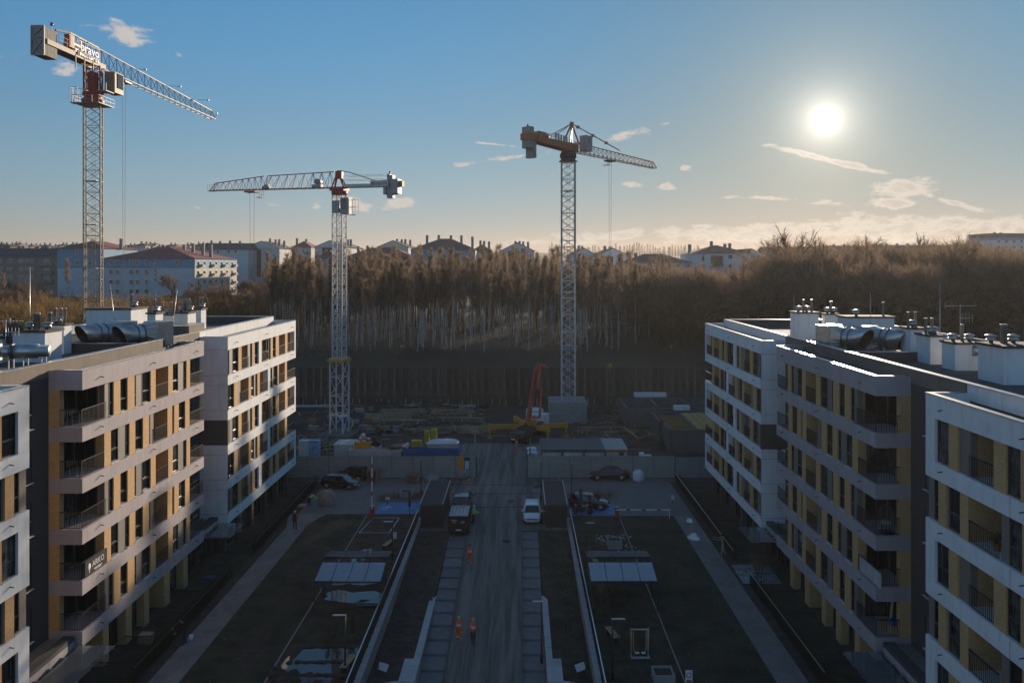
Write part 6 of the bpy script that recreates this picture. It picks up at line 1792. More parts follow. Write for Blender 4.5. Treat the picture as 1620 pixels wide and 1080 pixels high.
def toilet(label, x, y, body, top):
    t = thing('portable_toilet', label, 'portable toilet', (x, y, 0))
    MB().box(-.55, -.55, .1, .55, .55, 1.2).build('lower_body', body, t); MB().box(-.55, -.55, 1.202, .55, .55, 2.15).build('upper_body', top, t)
    MB().box(-.6, -.6, 2.152, .6, .6, 2.22).box(-.45, -.45, 2.22, .45, .45, 2.35).build('roof', M['whitep'], t); MB().box(-.4, -.57, .15, .4, -.552, 2.0).build('door', body, t)
toilet('portable toilet in white and blue beside the site office row', 1.55, 97.2, M['blue'], M['whitep'])
toilet('portable toilet in white and blue behind the site office row end', 1.5, 99.4, M['whitep'], M['blue'])
toilet('blue portable toilet behind the white crane mast', XA(543, 121), 121, M['blue'], M['blue'])
# things piled on and behind the container row
def heap(name, label, cat, x, y, z, n, s, m, seed, parts='bag', spread=(1, .5), height=1.0):
    t = thing(name, label, cat, (x, y, z)); rr = random.Random(seed)
    for k in range(n):
        f = k / n; r = (1 - f) * 1.0
        MB().ball((rr.uniform(-1, 1) * spread[0] * r, rr.uniform(-1, 1) * spread[1] * r, s * .5 + f * height), s * rr.uniform(.8, 1.3), s * rr.uniform(.7, 1.1), s * rr.uniform(.5, .8), 8, 6).build(parts, m if not isinstance(m, list) else rr.choice(m), t)
    return t
zc = 2.65
t = thing('yellow_skip', 'low yellow metal tray on the white container under the bags', 'tray', (XA(574, 98), 98.0, zc)); MB().box(-1.0, -.5, 0, 1.0, .5, .55).box(-1.05, -.55, .55, 1.05, .55, .62).build('tray', M['yellow'], t)
heap('bag_heap', 'heap of white sacks piled above the yellow tray', 'sacks', XA(574, 98), 98.2, zc + .62, 16, .26, [M['whitep'], M['whitep'], mat('pinkish_sack', (.45, .25, .2), .7)], 4, height=.85, spread=(.9, .4))
heap('bag_heap', 'heap of black rubbish bags on the white container', 'sacks', XA(593, 98), 98.0, zc, 12, .3, M['black'], 6, height=1.0, spread=(.5, .5))
t = thing('tank_cage', 'dark caged liquid tank on the white container', 'caged tank', (XA(611, 98), 98.0, zc)); MB().box(-.5, -.45, .12, .5, .45, 1.05).build('tank', M['char'], t); b = MB()
for k in range(6): b.bar((-.55 + k * .22, -.5, .1), (-.55 + k * .22, -.5, 1.15), .03); b.bar((-.55, -.5, .1 + k * .2), (.55, -.5, .1 + k * .2), .03)
b.box(-.6, -.5, 0, .6, .5, .1); b.build('cage', M['coping'], t)
t = stack('plank_pile', 'loose pile of old planks on the white container end', 'plank pile', XA(633, 98), 98.0, zc, R(35), 7, (2.6, .14, .06), M['wood'], None, .03, 5, .08)
heap('wrapping_heap', 'crumpled white plastic wrapping between planks and yellow stack', 'plastic wrap', XA(645, 98), 97.6, zc - .0, 8, .22, M['whitep'], 9, 'fold', (.6, .3), .5)
m_yst = mat('yellow_props', (.55, .45, .05), .6, var=.2, nscale=3, objvar=.15)
def yellow_stack(label, x, y, z, w, h):
    t = thing('prop_bundle', label, 'prop bundle', (x, y, z)); n = int(w / .16); r = int(h / .16)
    me = MB().lathe([(.07, -.5), (.07, .5)], 8, (0, 0, 0), 0, 'y').mesh('prop', m_yst)
    for i in range(n):
        for j in range(r): inst('prop', me, t, (-w / 2 + .16 * i + .08, 0, .08 + .16 * j))
    return t
yellow_stack('small bundle of yellow props on the blue container', XA(659, 98), 98.4, zc, 1.35, .8)
yellow_stack('tall bundle of yellow props, one half', XA(676, 99), 98.9, zc + .0, .75, 2.0)
yellow_stack('tall bundle of yellow props, split half beside it', XA(686.5, 99), 98.9, zc + .0, .8, 2.1)
t = thing('covered_stack', 'board stack under a white tarpaulin on the blue container', 'covered stack', (XA(700, 98), 98.2, zc))
for k in range(5): MB().box(-1.8, -.6, .02 + .16 * k, 1.8 - .05 * (k % 2), .6, .16 + .16 * k).build('board_layer', M['conc_pale'], t)
b = MB(); rr = random.Random(2); nx, ny = 18, 8
for i in range(nx + 1):
    for j in range(ny + 1):
        u_, v_ = i / nx * 2 - 1, j / ny * 2 - 1; e = max(abs(u_) ** 6, abs(v_) ** 4); b.v.append((u_ * 2.0, v_ * .75, .98 - .45 * e + rr.gauss(0, .03)))
for i in range(nx):
    for j in range(ny): b.f.append((i * (ny + 1) + j, (i + 1) * (ny + 1) + j, (i + 1) * (ny + 1) + j + 1, i * (ny + 1) + j + 1)); b.mi.append(0); b.sm.append(True)
b.build('tarpaulin', M['whitep'], t)
m_wrap = [mat('pale_foil_wrap', (.55, .62, .68), .4, var=.08, nscale=4), mat('blue_printed_wrap', (.16, .32, .52), .4, var=.5, nscale=3)]
for i, px in enumerate((481, 497)):
    t = thing('wrapped_pallet', ('pale foil wrapped insulation stack beside the white block corner', 'blue printed insulation stack beside the pale one')[i], 'wrapped pallet', (XA(px, 97), 97.2, 0))
    for k in range(6): MB().box(-.6, -.5, .14 + k * .6, .6, .5, .14 + k * .6 + .58).build('package', m_wrap[i], t)
    MB().box(-.62, -.52, 0, .62, .52, .13).build('pallet', M['wood'], t)
t = thing('white_drum', 'white drum with square tub behind the hoarding', 'drum', (XA(1015, 97.5), 97.5, 1.35)); MB().lathe([(.32, 0), (.35, .4), (.3, .8), (.1, .85)], 14).build('drum', M['whitep'], t); MB().box(.35, -.3, -.0, 1.2, .3, .5).build('tub', M['whitep'], t); MB().box(-.5, -.5, -1.35, 1.4, .5, -.01).build('plinth', M['conc_dark'], t)
# earth mounds on the site
b = MB(); rr = random.Random(31)
for (px, py, r, h) in ((1015, 700, 3.0, 1.3), (1040, 705, 2.6, 1.0), (985, 690, 3, .9), (560, 660, 4, .8), (760, 655, 5, .6), (600, 640, 6, 1.0), (690, 640, 5, .8), (950, 650, 4, .8)):
    x, y = G(px, py)
    for k in range(26):
        a = rr.uniform(0, 6.28); q = rr.random() ** .5; b.ball((x + r * q * math.cos(a), y + r * q * math.sin(a), 0), r * .4, r * .35, h * (1 - q * .8) * rr.uniform(.7, 1.1), 8, 6)
stuff(b.build('earth_mounds', m_earth))
# small markers and litter on the bank
for i, (px, py, lab) in enumerate(((635, 548, 'first of the close pair'), (639, 545.5, 'second of the close pair'), (705, 547, 'alone before the leaning birches'), (912, 543, 'beside the tallest lattice mast'), (1062, 542, 'at the dark thicket edge'), (967, 575, 'on the bare bank'))):
    Y = 154.0; x = XA(px, Y); z = terr(x, Y)
    t = thing('marker_post', 'small yellow marker post on the bank, ' + lab, 'marker post', (x, Y, z)); MB().box(-.03, -.03, 0, .03, .03, 1.1).build('stake', M['timber'], t); MB().box(-.22, -.06, .8, .22, -.031, 1.2).build('plate', M['yellow'], t)
lamp('pale street lamp standing among the birch trunks', XA(659, 156), 156, 4.2, math.pi, terr(XA(659, 156), 156), .5)
for i, (px, Y, pyt, lab) in enumerate(((337, 205, 478, 'in the wood beside the sunlit roof'), (380, 205, 477, 'before the red round sign'))):
    x = XA(px, Y); z = terr(x, Y); lamp('street lamp ' + lab, x, Y, ZA(pyt, Y) - z, math.pi, z, .5)
x = XA(400, 212); z = terr(x, 212); t = thing('road_sign', 'red round road sign among the dark trees', 'road sign', (x, 212, z)); MB().tube([(0, 0, 0), (0, 0, ZA(481, 212) - z)], .04, 6).build('pole', M['rail'], t); MB().lathe([(.75, -.03), (.75, .0)], 18, (0, -.04, ZA(479, 212) - z), 0, 'y').build('disc', M['red'], t); MB().lathe([(.3, -.05), (.3, -.032)], 12, (0, -.04, ZA(479, 212) - z), 0, 'y').build('emblem', M['whitep'], t)

# court clutter
ring = [(.62, 0), (.62, 1.05), (.5, 1.05), (.5, .05)]
x, y = G(734, 752); t = thing('concrete_ring', 'tall concrete manhole ring before the yellow notice', 'concrete ring', (x, y - 1.2, 0)); MB().lathe([(.72, 0), (.72, 1.15), (.56, 1.15), (.56, .04)], 22).build('ring', M['conc'], t)
x, y = G(684, 760); t = thing('concrete_ring', 'low wide concrete ring before the hoarding', 'concrete ring', (x, y, 0)); MB().lathe([(.85, 0), (.85, .55), (.68, .55), (.68, .04)], 24).build('ring', M['conc'], t)
def pallet_mesh():
    b = MB()
    for k in range(7): b.box(-.6 + k * .175, -.4, .115, -.6 + k * .175 + .13, .4, .14)
    for yy_ in (-.4, -.05, .3):
        b.box(-.6, yy_, 0, .6, yy_ + .1, .02)
        for xx in (-.6, -.07, .46): b.box(xx, yy_, .02, xx + .14, yy_ + .1, .1149)
    return b.mesh('pallet', M['wood'])
pm = pallet_mesh()
lev = ('lowest', 'second', 'third', 'fourth', 'fifth', 'sixth', 'seventh', 'eighth', 'ninth', 'topmost')
for (px, py, n, lab) in ((590, 761, 10, 'taller stack behind the raised barrier arm'), (652, 762, 6, 'shorter stack beside the traffic cone')):
    x, y = G(px, py)
    for k in range(n): tag(inst('pallet', pm, None, (x + random.uniform(-.03, .03), y + random.uniform(-.03, .03), .145 * k), random.uniform(-.05, .05)), 'wooden pallet, %s in the %s' % (lev[k] if k < n - 1 else 'topmost', lab), 'pallet', 'stacked pallets at the hoarding')
for (px, py, lab) in ((661, 763, 'beside the pallet stack'), (742, 763, 'beside the tall concrete ring')):
    x, y = G(px, py); t = thing('traffic_cone', 'small orange and white traffic cone ' + lab, 'traffic cone', (x, y, 0))
    MB().box(-.2, -.2, 0, .2, .2, .04).lathe([(.15, .04), (.10, .28)], 12).build('lower_cone', M['orange'], t); MB().lathe([(.10, .281), (.075, .42)], 12).build('white_band', M['whitep'], t); MB().lathe([(.075, .421), (.035, .6)], 12).build('tip', M['orange'], t)
def bigbag(label, x, y, m, s=1.0):
    t = thing('big_bag', label, 'bulk bag', (x, y, 0)); b = MB(); n = 20; rr = random.Random(int(x * 9))
    prof = [(.50, 0), (.58, .12), (.60, .45), (.56, .8), (.50, 1.0), (.30, 1.1), (.2, 1.15)]
    vs = []
    for (r, h) in prof:
        for k in range(n):
            a = 2 * math.pi * k / n; q = 1 + .07 * math.cos(4 * a) + rr.gauss(0, .025); vs.append((s * r * q * math.cos(a), s * r * q * math.sin(a), s * h + rr.gauss(0, .012)))
    b.add(vs, [(i * n + k, i * n + (k + 1) % n, (i + 1) * n + (k + 1) % n, (i + 1) * n + k) for i in range(len(prof) - 1) for k in range(n)] + [tuple(range((len(prof) - 1) * n, len(prof) * n))], 0, True); b.build('bag', m, t)
    b = MB()
    for k in range(4): a = math.pi / 4 + k * math.pi / 2; b.tube([(.42 * s * math.cos(a), .42 * s * math.sin(a), s * 1.0), (.38 * s * math.cos(a + .2), .38 * s * math.sin(a + .2), s * 1.3), (.3 * s * math.cos(a + .5), .3 * s * math.sin(a + .5), s * 1.05)], .025, 5)
    b.build('loop', m, t)
x, y = G(1010, 760); bigbag('white bulk bag standing behind the dark saloon car', x, y, M['whitep'], 1.1)
x, y = G(514, 798); bigbag('dusty pinkish bulk bag beside the bending worker', x + .2, y, mat('dusty_sack', (.33, .24, .20), .9, var=.2, nscale=3), 1.35)
# chains hung between pallet stacks
t = thing('barrier_chain', 'sagging pale chain hung between the two pallet stacks', 'chain'); a, b2 = Vector((*G(598, 748), .9)), Vector((*G(645, 750), .9)); pts = [a.lerp(b2, k / 12) - Vector((0, 0, .75 * (1 - (k / 6 - 1) ** 2))) for k in range(13)]
MB().tube(pts, .02, 5).build('chain', M['whitep'], t)
# gate posts with blue strap
t = thing('timber_post', 'tall timber post with blue strap at the site entrance', 'post', (XA(751.5, 104), 104, 0)); MB().box(-.09, -.09, 0, .09, .09, 3.0).build('post', M['timber'], t); MB().tube([(0, 0, 2.95), (2, 1.2, 2.2), (4.2, 2.4, 1.9), (6.6, 4, 2.5)], .035, 5).build('strap', M['blue'], t)
t = thing('timber_post', 'tall timber post before the portable toilet', 'post', (XA(838.5, 96.3), 96.3, 0)); MB().box(-.08, -.08, 0, .08, .08, 4.2).build('post', M['wood'], t)
# banner on a balcony of the sunlit block
Y0_ = 47.1; t = thing('balcony_banner', 'dark banner with white lettering hung on the sunlit corner balcony', 'banner', (-25.8 + .04, 47.2, 6.45)); MB().box(0, 0, .05, .02, 2.5, 1.0).build('cloth', mat('navy_banner', (.012, .012, .02), .9), t)
me = text_mesh('ARKO', .5, .004); me.materials.append(m_txt); o = inst('lettering', me, t, (.027, 1.45, .42)); o.rotation_euler = (R(90), 0, R(90))
MB().box(.021, .95, .22, .026, 1.9, .27).box(.021, 1.1, .14, .026, 1.8, .18).build('small_print', m_txt, t); MB().ball((.022, .45, .55), .004, .16, .2).box(.021, .42, .2, .026, .48, .45).build('tree_emblem', m_txt, t)

# things standing on the corner balconies of the shaded block
bxx = 21.0
t = thing('hanging_chair', 'round wicker hanging chair on a corner balcony of the shaded block', 'hanging chair', (21.9, 47.6, 9.06)); b = MB()
b.lathe([(.45, 0), (.5, .04), (.06, .06)], 16); b.tube([(.0, .5, .05), (0, .72, .9), (0, .6, 1.7), (0, .25, 1.95), (0, 0, 1.85)], .03, 8); b.build('stand', M['rail'], t)
b = MB(); n = 14
for k in range(n):
    a = 2 * math.pi * k / n
    if abs(a - 3 * math.pi / 2) < .7: continue
    b.tube([(.42 * math.sin(p) * math.cos(a), .42 * math.sin(p) * math.sin(a), 1.05 + .62 * math.cos(p)) for p in [math.pi * j / 10 for j in range(11)]], .014, 5)
for z in (.6, .8, 1.0, 1.2, 1.4): r = .42 * math.sqrt(max(.02, 1 - ((z - 1.05) / .62) ** 2)); b.lathe([(r, z), (r + .015, z + .02), (r, z + .04)], 16, cap=False)
b.build('basket', M['char'], t); MB().ball((0, 0, .62), .34, .34, .14).build('cushion', M['conc_pale'], t)
t = thing('privacy_screen', 'pale fabric screen tied to a corner balcony railing of the shaded block', 'screen', (21.03, 46.3, 6.06))
for k in range(9): MB().box(0, .05 + k * .33, .1, .03, .05 + k * .33 + .29, 1.0).build('fabric_strip', M['conc_pale'], t)
t = thing('balcony_boxes', 'stored boxes and a board on the lowest corner balcony of the shaded block', 'boxes', (22.1, 47.3, 3.06))
for k, (x, y, z, s) in enumerate(((0, 0, 0, .5), (.5, .2, 0, .42), (.1, .1, .5, .36), (-.4, .5, 0, .55))): MB().box(x, y, z, x + s, y + s, z + s * .95).build('box', (M['timber'], M['whitep'], M['blue'], M['wood'])[k], t)
MB().bar((.3, .9, .0), (.6, 1.2, 1.7), .3, .03).build('board', M['timber'], t)
for i, (yy_, zz, lab) in enumerate(((57.4, 12.42, 'fourth floor loggia of the sunlit block'), (48.3, 15.45, 'top corner balcony of the sunlit block'), (57.6, 6.4, 'second floor loggia of the sunlit block'))):
    t = thing('balcony_chair', 'dark folding chair on the ' + lab, 'chair', (-26.9, yy_, zz)); MB().box(-.22, -.22, .42, .22, .22, .46).build('seat', M['char'], t); MB().box(-.24, -.22, .5, -.2, .22, .9).build('backrest', M['char'], t)
    for sx in (-.2, .2):
        for sy in (-.2, .2): MB().box(sx - .015, sy - .015, 0, sx + .015, sy + .015, .42).build('leg', M['rail'], t)
for i, (yy_, zz, lab) in enumerate(((57.2, 12.07, 'fourth floor loggia of the shaded block'), (57.0, 9.05, 'third floor loggia of the shaded block'), (36.2, 12.07, 'near white loggia of the shaded block'))):
    t = thing('pot_plant', 'bushy plant in a pot on the ' + lab, 'pot plant', (21.7, yy_, zz)); MB().lathe([(.14, 0), (.19, .3), (.16, .3), (.14, .2)], 12).build('pot', M['orange'], t); b = MB(); rr = random.Random(i)
    for k in range(160): blade(b, Vector((rr.gauss(0, .06), rr.gauss(0, .06), .3 + rr.random() * .4)), Vector((rr.gauss(0, .7), rr.gauss(0, .7), .6)), rr.uniform(.15, .4), .02, rr)
    b.build('foliage', m_hedge, t)

# loose timber, pipes and offcuts scattered over the site: too many to count
b = MB(); rr = random.Random(77)
for k in range(420):
    px, py = rr.choice([(rr.uniform(470, 770), rr.uniform(632, 692)), (rr.uniform(600, 770), rr.uniform(645, 690)), (rr.uniform(905, 1045), rr.uniform(640, 715)), (rr.uniform(470, 530), rr.uniform(690, 720))])
    x, y = G(px, py); L = rr.uniform(.6, 4.0); a = rr.choice([rr.gauss(0, .25), rr.gauss(1.57, .25), rr.uniform(0, 3.1)]); z = rr.uniform(.05, .5)
    b.bar((x, y, z), (x + L * math.cos(a), y + L * math.sin(a), z + rr.uniform(-.03, .25)), rr.uniform(.06, .2), rr.uniform(.04, .12), rr.choice([0, 0, 0, 1, 1, 2, 3, 4]))
for k in range(60):
    px, py = rr.uniform(480, 770), rr.uniform(640, 690); x, y = G(px, py); s_ = rr.uniform(.3, .9)
    b.box(x, y, 0, x + s_ * 1.6, y + s_, rr.uniform(.15, .9), rr.choice([0, 2, 3, 4, 1]))
stuff(b.build('site_debris', [M['wood'], M['timber'], M['rail'], M['conc'], M['wood_yel']]))
# bare patches, worn tracks and dead leaves on the lawns
rr = random.Random(41)
for k in range(16):
    x, y = rr.choice([(rr.uniform(-18.8, -16.8), rr.uniform(40, 75)), (rr.uniform(6.6, 13.4), rr.uniform(40, 75))])
    puddle('worn_patch', x, y, rr.uniform(.5, 1.2), rr.uniform(.6, 2.6), .021 + .0004 * k, 200 + k, '', M['soil'])
b = MB()
for k in range(16000):
    x, y = rr.choice([(rr.uniform(-20.3, -15.4), rr.uniform(38, 79)), (rr.uniform(5.1, 15.3), rr.uniform(38, 79)), (rr.uniform(5.1, 15.3), rr.uniform(38, 79)), (rr.uniform(-9.5, -6.7), rr.uniform(52, 74)), (rr.uniform(1.9, 4.5), rr.uniform(52, 74))])
    z = 0 if (x < -10 or x > 4.9) else bed_z(y); f = math.sin(x * 1.9) + math.sin(y * .83 + x) + math.sin(y * 2.1)
    if f < rr.uniform(-1.2, 1.2): continue
    blade(b, Vector((x, y, z)), Vector((rr.gauss(0, .6), rr.gauss(0, .6), 1)), rr.uniform(.08, .24), rr.uniform(.012, .03), rr)
stuff(b.build('grass_tufts', m_turf))
b = MB()
for k in range(1500):
    x, y = rr.uniform(-22, 17), rr.uniform(38, 93); s_ = rr.uniform(.02, .06); a = rr.uniform(0, 6.3); z = .05 if (x < -10 or x > 5 or y > 75) else ramp_z(y) + .08
    b.add([(x - s_, y, z), (x, y - s_ * .6, z + .012), (x + s_, y, z), (x, y + s_ * .6, z + .01)], [(0, 1, 2, 3)], rr.choice([0, 0, 1, 2]))
stuff(b.build('fallen_leaves', [m_tw_brown, M['soil'], M['conc_pale']]))
# ------------------------------------------------------------------ vehicles
def carpaint(name, c, rough=.22, metal=.3):
    m = mat(name, c, rough, metal, var=.04, spec=.6)
    m.node_tree.nodes['Principled BSDF'].inputs['Coat Weight'].default_value = .6
    return m
cp_black = carpaint('black_car_paint', (.012, .012, .014)); cp_navy = carpaint('dark_van_paint', (.013, .015, .02), .3)
cp_dark = carpaint('dark_saloon_paint', (.022, .02, .02)); cp_white = carpaint('white_car_paint', (.72, .74, .76), .25, 0); cp_suv = carpaint('petrol_grey_paint', (.03, .045, .05))
m_cglass = mat('car_glass', (.012, .016, .018), .04, spec=.9); m_head = mat('headlight_glass', (.55, .58, .6), .08, metal=.3); m_tail = mat('tail_light', (.35, .01, .01), .15)
m_rim = mat('alloy_rim', (.45, .45, .46), .3, metal=.9); m_plate = mat('number_plate', (.75, .76, .78), .5); m_ind = mat('amber_lamp', (.6, .22, .02), .2)


def car(name, label, cat, x, y, rz, L, W, Hh, low, cabin, paint, wheels, wr=.32, z=0.0, facing=None, roof=None):
    """low: (x, z bottom, z shoulder, half width factor) sections rear to front; cabin: (x, z roof, half width factor) with x bottom ends"""
    t = thing(name, label, cat, (x, y, z), rz)
    hw = W / 2; ring = []; vs = []; n = 10
    for (sx, zl, zs, k) in low:
        w_ = hw * k
        p = [(-w_ * .80, zl), (-w_ * .98, zl + (zs - zl) * .22), (-w_, zl + (zs - zl) * .55), (-w_ * .97, zs - .09), (-w_ * .86, zs), (w_ * .86, zs), (w_ * .97, zs - .09), (w_, zl + (zs - zl) * .55), (w_ * .98, zl + (zs - zl) * .22), (w_ * .80, zl)]
        vs += [(sx, a, b) for a, b in p]
    fs = [tuple(range(n)), tuple(range((len(low) - 1) * n, len(low) * n))[::-1]]
    for i in range(len(low) - 1):
        for k in range(n): fs.append((i * n + k, i * n + (k + 1) % n, (i + 1) * n + (k + 1) % n, (i + 1) * n + k))
    bb = MB().add(vs, fs, 0, True); body = bb.build('body', paint, t, fix=True)
    md = body.modifiers.new('soft', 'BEVEL'); md.width = .035; md.segments = 2; md.limit_method = 'ANGLE'; md.angle_limit = R(28)
    # greenhouse: glass all round, painted roof and pillars
    xb0, xt0, xt1, xb1, zb, zt, kb, kt = cabin
    wb, wt_ = hw * kb, hw * kt
    gv = [(xb0, -wb, zb), (xb0, wb, zb), (xb1, wb, zb), (xb1, -wb, zb), (xt0, -wt_, zt), (xt0, wt_, zt), (xt1, wt_, zt), (xt1, -wt_, zt)]
    MB().add(gv, [(0, 1, 5, 4), (1, 2, 6, 5), (2, 3, 7, 6), (3, 0, 4, 7), (4, 5, 6, 7), (3, 2, 1, 0)]).build('windows', m_cglass, t, fix=True)
    rb = MB(); e = .012; d = .05
    r_ = [(xt0 - .02, wt_ + e, zt - .03), (xt1 + .02, wt_ + e, zt - .03)]
    rows = []
    for f in range(7):
        xx = xt0 - .03 + (xt1 - xt0 + .06) * f / 6; crown = .05 * (1 - (f / 3 - 1) ** 2) + .035
        for gq in range(7):
            yy_ = (gq / 3 - 1) * (wt_ + e); rows.append((xx, yy_, zt + crown * (1 - .75 * (gq / 3 - 1) ** 2) - .0))
    rb.add(rows, [(f * 7 + gq, f * 7 + gq + 1, f * 7 + gq + 8, f * 7 + gq + 7) for f in range(6) for gq in range(6)], 0, True)
    rb.add([(xt0 - .03, -wt_ - e, zt - .03), (xt1 + .03, -wt_ - e, zt - .03), (xt1 + .03, -wt_ - e, zt + .02), (xt0 - .03, -wt_ - e, zt + .02), (xt0 - .03, wt_ + e, zt - .03), (xt1 + .03, wt_ + e, zt - .03), (xt1 + .03, wt_ + e, zt + .02), (xt0 - .03, wt_ + e, zt + .02)], [(0, 1, 2, 3), (5, 4, 7, 6), (4, 0, 3, 7), (1, 5, 6, 2)])
    rb.build('roof', roof or paint, t)
    pb_ = MB()
    for s in (-1, 1):
        for (xa, xc) in ((xb0, xt0), (xb1, xt1)): pb_.bar((xa, s * (wb + .004), zb), (xc, s * (wt_ + .004), zt), .085, .07)
        for f in (.36, .66) if L < 4.8 or True else (): pb_.bar((xb0 + (xb1 - xb0) * f, s * (wb + .004), zb), (xt0 + (xt1 - xt0) * f, s * (wt_ + .004), zt), .07, .05)
    pb_.build('pillars', paint if paint is not cp_white else cp_white, t)
    for wx in wheels:
        for s in (-1, 1):
            wo = MB().lathe([(wr * .62, -.11), (wr * .93, -.11), (wr, -.07), (wr, .07), (wr * .93, .11), (wr * .62, .11)], 20, (0, 0, 0), 0, 'y').build('wheel', M['black'], t, (wx, s * (hw - .105), wr))
            MB().lathe([(wr * .62, 0), (wr * .60, .05 * s), (wr * .2, .035 * s), (.02, .05 * s)], 14, (0, s * .075, 0), 0, 'y').build('rim', m_rim, wo)
            MB().lathe([(wr * 1.16, 0), (.03, .001)], 20, (wx, s * (hw * .985 + .004), wr * 1.03), 0, 'y', cap=False).build('wheel_arch', M['black'], t)
    xf, xr = low[-1][0], low[0][0]; zf = low[-2][2]; zr = low[1][2]
    for s in (-1, 1):
        MB().ball((xf - .12, s * hw * .70, zf - .17), .17, .20, .085).build('headlight', m_head, t)
        MB().ball((xr + .05, s * hw * .80, zr - .16), .09, .14, .13).build('tail_light', m_tail, t)
        mz = zb + .10
        MB().ball((xb1 - .45, s * (hw + .09), mz), .07, .11, .08).build('wing_mirror', paint, t)
        for f in (.38, .68): MB().box(xb0 + (xb1 - xb0) * f - .22, s * hw * .99 - .012, zb - .17, xb0 + (xb1 - xb0) * f - .04, s * hw * .99 + .012, zb - .14).build('door_handle', paint, t)
    MB().box(xf - .01, -.26, .36, xf + .022, .26, .47).build('number_plate', m_plate, t)
    MB().box(xr - .022, -.26, .52, xr + .01, .26, .63).build('number_plate', m_plate, t)
    MB().box(xf - .03, -hw * .6, .50, xf + .016, hw * .6, .62).build('grille', M['black'], t)
    MB().box(xr - .005, -hw * .78, .2, xr + .3, hw * .78, .26).build('underbody', M['black'], t)
    return t


def hatch(label, x, y, rz, paint, z=0.0, L=4.05, roof=None):
    h = L / 2
    low = ((-h, .34, .86, .86), (-h + .12, .25, .98, .96), (-h + .8, .20, .97, 1.0), (0, .19, .94, 1.0), (h - 1.15, .19, .92, 1.0), (h - .45, .21, .86, .97), (h - .1, .26, .74, .86), (h, .34, .62, .74))
    return car('parked_car', label, 'car', x, y, rz, L, 1.74, 1.48, low, (-h + .1, -h + .55, h - 1.72, h - .98, .90, 1.42, .93, .74), paint, (-h + .72, h - .80), .31, z, roof=roof)
def saloon(label, x, y, rz, paint, L=4.6):
    h = L / 2
    low = ((-h, .36, .84, .84), (-h + .15, .25, .98, .95), (-h + .9, .20, .98, 1.0), (0, .19, .93, 1.0), (h - 1.25, .19, .91, 1.0), (h - .5, .21, .84, .97), (h - .1, .26, .72, .86), (h, .34, .60, .74))
    return car('parked_car', label, 'car', x, y, rz, L, 1.80, 1.43, low, (-h + .55, -h + 1.35, h - 1.95, h - 1.12, .92, 1.38, .93, .72), paint, (-h + .92, h - .86), .33)


x, y = G(538, 774); hatch('black hatchback in front of another, dusty bonnet towards the road', x - .1, y + .9, R(-12), cp_black, L=4.2)
x, y = G(553, 760); hatch('black hatchback behind the other, showing its red rear lamp', x + .1, y + .9, R(163), cp_black, L=4.0)
x, y = G(965, 760); saloon('dark saloon parked sideways before the corrugated hoarding', x, y + .9, R(180), cp_dark)
x, y = G(934, 806); hatch('black hatchback with glaring bonnet beside the motorcycle', x, y + .9, R(-14), cp_black, L=4.1)
hatch('white hatchback facing down the road beside the dark shed', 1.25, 78.9, R(-91), cp_white, L=4.3)
h = 2.35
car('parked_car', 'petrol grey estate car standing just beyond the dark van', 'car', -5.9, 82.4, R(90), 4.7, 1.85, 1.68, ((-h, .42, .95, .86), (-h + .12, .3, 1.06, .96), (-h + .9, .24, 1.06, 1.0), (0, .23, 1.03, 1.0), (h - 1.2, .23, 1.0, 1.0), (h - .45, .26, .95, .97), (h - .1, .3, .84, .88), (h, .4, .7, .76)),
    (-h + .12, -h + .5, h - 1.95, h - 1.2, 1.0, 1.62, .93, .76), cp_suv, (-h + .85, h - .9), .36)
h = 2.45
van = car('parked_van', 'dark delivery van parked beside the long shed, seen from behind', 'van', -5.65, 76.1, R(90), 4.9, 1.96, 1.97, ((-h, .40, 1.12, .97), (-h + .05, .30, 1.16, 1.0), (-h + .9, .26, 1.16, 1.0), (0, .25, 1.14, 1.0), (h - 1.3, .25, 1.10, 1.0), (h - .5, .27, 1.02, .97), (h - .12, .3, .84, .9), (h, .4, .66, .78)),
    (-h + .02, -h + .05, h - 1.75, h - .85, 1.12, 1.86, .98, .88), cp_navy, (-h + .95, h - .95), .34, roof=mat('pale_van_roof', (.30, .32, .34), .3, metal=.3, var=.06))
# rear doors with white print, roof ribs and the round orange roof mark
b = MB(); b.box(-h - .012, -.90, .45, -h + .019, -.012, 1.82).box(-h - .012, .012, .45, -h + .019, .90, 1.82); b.build('rear_door', cp_navy, van)
me = text_mesh('CAT', .17, .003); me.materials.append(m_txt)
o = inst('lettering', me, van, (-h - .016, .42, 1.22)); o.rotation_euler = (R(90), 0, R(-90))
b = MB()
for k in range(4): b.box(-h - .016, -.55 + k * .001, 1.2 + k * .06, -h - .0125, -.15 - .05 * (k % 2), 1.215 + k * .06)
b.box(-h - .016, .15, 1.44, -h - .0125, .7, 1.49); b.build('small_print', m_txt, van)
b = MB()
for k in range(5): b.box(-h + .3, -.7 + k * .33, 1.93, h - 1.9, -.64 + k * .33, 1.955)
b.build('roof_rib', cp_navy, van)
b = MB()
for k in range(20):
    a0, a1 = .5 + k * .28, .5 + (k + 1) * .28
    b.add([(.35 + r * 1.0 * math.cos(a), r * 1.25 * math.sin(a), 1.962) for a, r in ((a0, .30), (a0, .42), (a1, .42), (a1, .30))], [(0, 1, 2, 3)])
b.build('round_mark', M['orange'], van)
